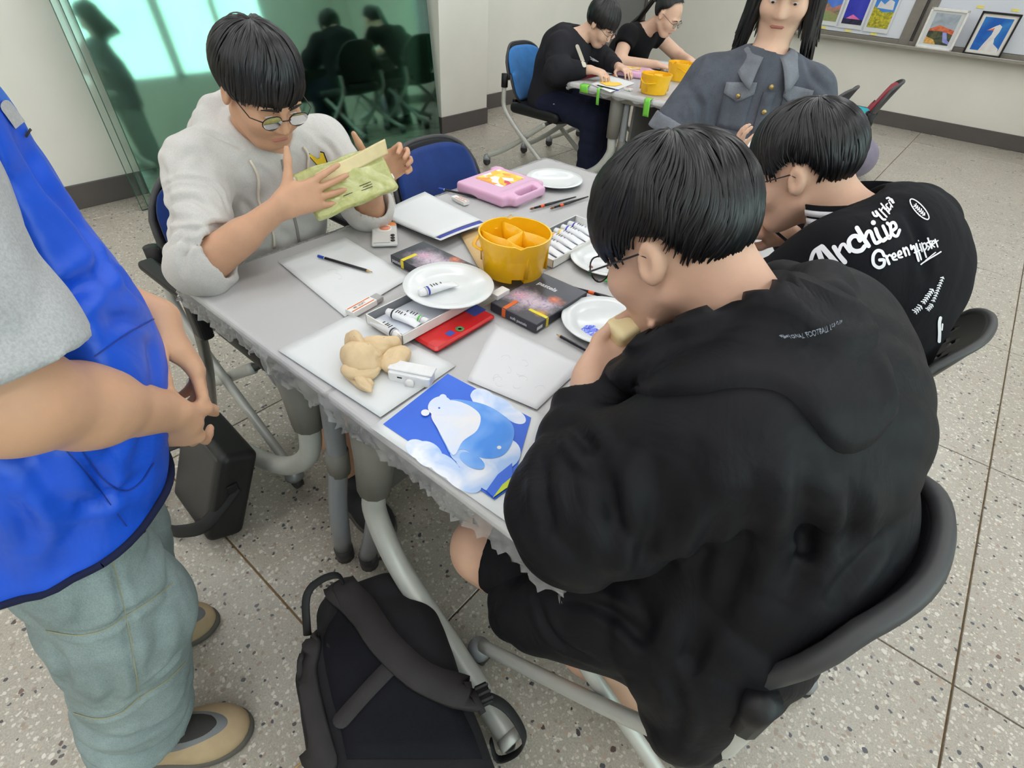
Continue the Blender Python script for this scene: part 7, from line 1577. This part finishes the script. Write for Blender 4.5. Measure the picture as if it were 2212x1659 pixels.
picture('framed_picture', 'white-framed landscape of red hills and a river on the whiteboard tray', -0.925, -0.60, 0.757, 1.10, 7.655, [('sky', box_(0.17, 0.13, 0.83, 0.88), pm('sky4', (150, 164, 176), (182, 190, 200), 12)), ('hills', [(0.17, 0.48), (0.4, 0.6), (0.6, 0.55), (0.83, 0.5), (0.83, 0.13), (0.17, 0.13)], pm('hills4', (204, 88, 60), (232, 130, 90), 30)), ('valley', [(0.17, 0.44), (0.5, 0.46), (0.83, 0.40), (0.83, 0.13), (0.17, 0.13)], pm('valley4', (50, 60, 54), (96, 100, 70), 30)), ('river', [(0.55, 0.44), (0.66, 0.44), (0.76, 0.26), (0.83, 0.22), (0.83, 0.16), (0.66, 0.2)], pm('river4', (140, 150, 220), (170, 176, 232), 20)), ('grass', [(0.17, 0.30), (0.4, 0.24), (0.5, 0.13), (0.17, 0.13)], pm('grass4', (214, 150, 70), (236, 190, 110), 40))], M_wfr, 0.02, -0.10)
gz = [(0.36, 0.12), (0.42, 0.3), (0.5, 0.5), (0.50, 0.62), (0.36, 0.60), (0.50, 0.70), (0.58, 0.74), (0.66, 0.70), (0.66, 0.58), (0.62, 0.42), (0.66, 0.30), (0.84, 0.20), (0.86, 0.12)]
picture('framed_picture', 'black-framed picture of a white goose on blue, on the whiteboard tray', -0.505, -0.19, 0.757, 1.11, 7.655, [('mat', box_(0.06, 0.05, 0.94, 0.95), pm('mat5', (238, 234, 226), (242, 240, 234), 4)), ('sky', box_(0.14, 0.12, 0.86, 0.88), pm('sky5', (24, 96, 190), (60, 140, 214), 5)), ('goose', gz, pm('goose5', (228, 222, 220), (240, 238, 236), 10)), ('beak', [(0.50, 0.66), (0.50, 0.60), (0.33, 0.585)], plain('beak5', (236, 122, 70), 0.5))], M_bfr, 0.016, -0.10)
# ---------------------------------------------------------------- bags on the floor
M_bagb = cloth('black_backpack_fabric', (40, 39, 42), wrinkle=0.3, weave=0.4, scale=600); M_strap = cloth('charcoal_strap', (58, 55, 56), wrinkle=0.1, weave=0.5, scale=500); M_meshp = cloth('dark_air_mesh', (24, 24, 30), wrinkle=0.0, weave=1.0, scale=420); M_web = plain('black_webbing', (26, 26, 28), 0.7, bump=0.3, bscale=600)
bd = unit(V(0.50, -0.235, 0.03)); bw = unit(V(0.42, 0.905, 0.0)-bd*np.dot(V(0.42, 0.905, 0), bd)); bn = np.cross(bd, bw); BF = np.stack([bd, bw, bn], 1); bc = V(-0.425, 0.195, 0.125)
bp_ = thing('backpack', 'black backpack lying on the floor against the table leg, straps up', 'backpack', (bc[0], bc[1], 0.0))
s = SDF(0.006); s.rbox(bc+BF @ V(0.06, 0, 0), (0.17, 0.105, 0.045), 0.055, BF, 0.05); s.rbox(bc+BF @ V(-0.14, 0.01, -0.005), (0.10, 0.055, 0.035), 0.055, BF, 0.08); s.disp(wr(0.004, 24, 0.002, 60, 2)); s.cut((0, 0, 0.004), (0, 0, -1))
bo_, bv_ = sdf_obj('bag', s, M_bagb, bp_); bvb = bvh_of(bv_)
def strap(nm, pxs, w_, mat, off, th, parent=bp_, bv=bvb):
    o = ribbon_print(nm, [(pxs, w_)], bv, mat, parent, lambda q: (q[0], q[1]), off, fill=1.3)
    md = o.modifiers.new('s', 'SOLIDIFY'); md.thickness = th; md.offset = 0; return o
def near_lay(bv, a, b_, off):
    h = lay(bv, a, b_, off)
    return h
gp = MB(); gl = [(745, 1300), (700, 1380), (712, 1480), (735, 1570), (750, 1640)]; gr = [(760, 1290), (850, 1400), (930, 1480), (1000, 1540), (1040, 1640)]
vs = []; ok = True
for a_, b_ in zip(bez([(*q, 0) for q in gl], 12), bez([(*q, 0) for q in gr], 12)):
    for t in np.linspace(0, 1, 9):
        q = a_*(1-t)+b_*t; h = lay(bvb, q[0], q[1], 0.002)
        if h is None: h_ = bvb.find_nearest(Vector(P(q[0], q[1], 0.2))); h = np.array(h_[0])
        vs.append(h-np.array(bp_.location))
n_ = len(vs)//9; gp.add(vs, [(i*9+j_, i*9+j_+1, (i+1)*9+j_+1, (i+1)*9+j_) for i in range(n_-1) for j_ in range(8)], True); gp.build('back_mesh', M_meshp, bp_, solid=0.003)
strap('shoulder_strap', [(665, 1385), (655, 1450), (672, 1540), (700, 1645)], 62, M_strap, 0.010, 0.014)
strap('shoulder_strap', [(735, 1275), (785, 1330), (835, 1400), (900, 1460), (975, 1500), (1030, 1512)], 66, M_strap, 0.016, 0.014)
strap('cross_band', [(738, 1560), (790, 1500), (848, 1440)], 34, M_strap, 0.007, 0.006)
o5 = np.array(bp_.location)
hl = [lay(bvb, 668, 1352, 0.0)]; hl = [q for q in hl if q is not None] or [V(-0.66, 0.17, 0.18)]
h0 = hl[0]; top_ = P(662, 1290, 0.25); tp2 = P(730, 1243, 0.24); h1 = lay(bvb, 748, 1272, 0.0)
h1 = P(750, 1275, 0.2) if h1 is None else h1
MB().tube([q-o5 for q in bez([h0, top_, P(690, 1255, 0.255), tp2, h1], 24)], 0.009, 8, flat=0.35).build('grab_handle', M_web, bp_)
bk_ = P(1045, 1505, 0.17); bk2 = P(1095, 1530, 0.15)
MB().tube([q-o5 for q in bez([P(1005, 1512, 0.185), bk_, bk2, P(1132, 1590, 0.10), P(1118, 1625, 0.05), P(1075, 1640, 0.03), P(1060, 1600, 0.06)], 30)], 0.013, 8, flat=0.25).build('webbing_tail', M_web, bp_)
MB().box(bk_-o5+V(0, 0, 0.012), (0.045, 0.028, 0.010), BF).build('buckle', M_blk, bp_, bevel=0.003)
for k in (-1, 0, 1): MB().box(bk_-o5+V(0, 0, 0.018)+BF @ V(k*0.014, 0, 0), (0.004, 0.030, 0.006), BF).build('buckle_bar', M_blk2, bp_)
# small shoulder bag
M_leat = plain('black_grained_leather', (52, 50, 50), 0.45, var=0.1, bump=0.2, bscale=400); M_leat2 = plain('black_leather_side', (24, 23, 24), 0.5, bump=0.2, bscale=400)
ln = math.radians(24); Lf = np.array(Matrix.Rotation(-ln, 3, 'X')); sb = thing('shoulder_bag', 'black leather shoulder bag leaning on the left table leg', 'bag', (-1.295, 0.205, 0.0), -0.06)
s = SDF(0.005); c0 = V(0, 0, 0.158)
s.rbox(Lf @ c0, (0.105, 0.030, 0.128), 0.022, Lf, 0.02); s.cut((0, 0, 0.002), (0, 0, -1)); v, q = s.mesh(); me = quadmesh('body', v, q); me.materials.append(M_leat2); _link(bpy.data.objects.new('body', me), sb)
s = SDF(0.005); s.rbox(Lf @ (c0+V(-0.003, -0.036, 0.0)), (0.100, 0.006, 0.122), 0.014, Lf, 0.02); s.cut((0, 0, 0.002), (0, 0, -1)); v, q = s.mesh(); me = quadmesh('front_panel', v, q); me.materials.append(M_leat); _link(bpy.data.objects.new('front_panel', me), sb)
MB().tube([Lf @ V(x, -0.052+0.01*abs(x)*0, z) for x, z in ((-0.09, 0.272), (-0.02, 0.276), (0.05, 0.272), (0.09, 0.262))], 0.0022, 6).build('zip', M_chrome, sb)
MB().tube(bez([Lf @ V(-0.12, 0.0, 0.22), V(-0.17, -0.03, 0.16), V(-0.185, -0.06, 0.05), V(-0.13, -0.10, 0.018), V(-0.02, -0.10, 0.02), V(0.05, -0.075, 0.05), V(0.115, -0.02, 0.10), Lf @ V(0.125, 0.0, 0.20)], 36), 0.020, 8, flat=0.2).build('strap', M_web, sb)
MB().box(V(-0.172, -0.035, 0.15), (0.03, 0.012, 0.010)).build('tag', M_wpl_, sb, bevel=0.002); MB().box(Lf @ V(0.128, -0.01, 0.20), (0.012, 0.03, 0.03)).build('ring_tab', M_blk, sb, bevel=0.003)
st_ = MB().tube([P(604, 1690, 0.004), P(668, 1632, 0.004)], 0.0028, 8).build('wooden_stick', M_wood); tag(st_, 'thin pale wooden stick on the floor beside the backpack', 'stick')
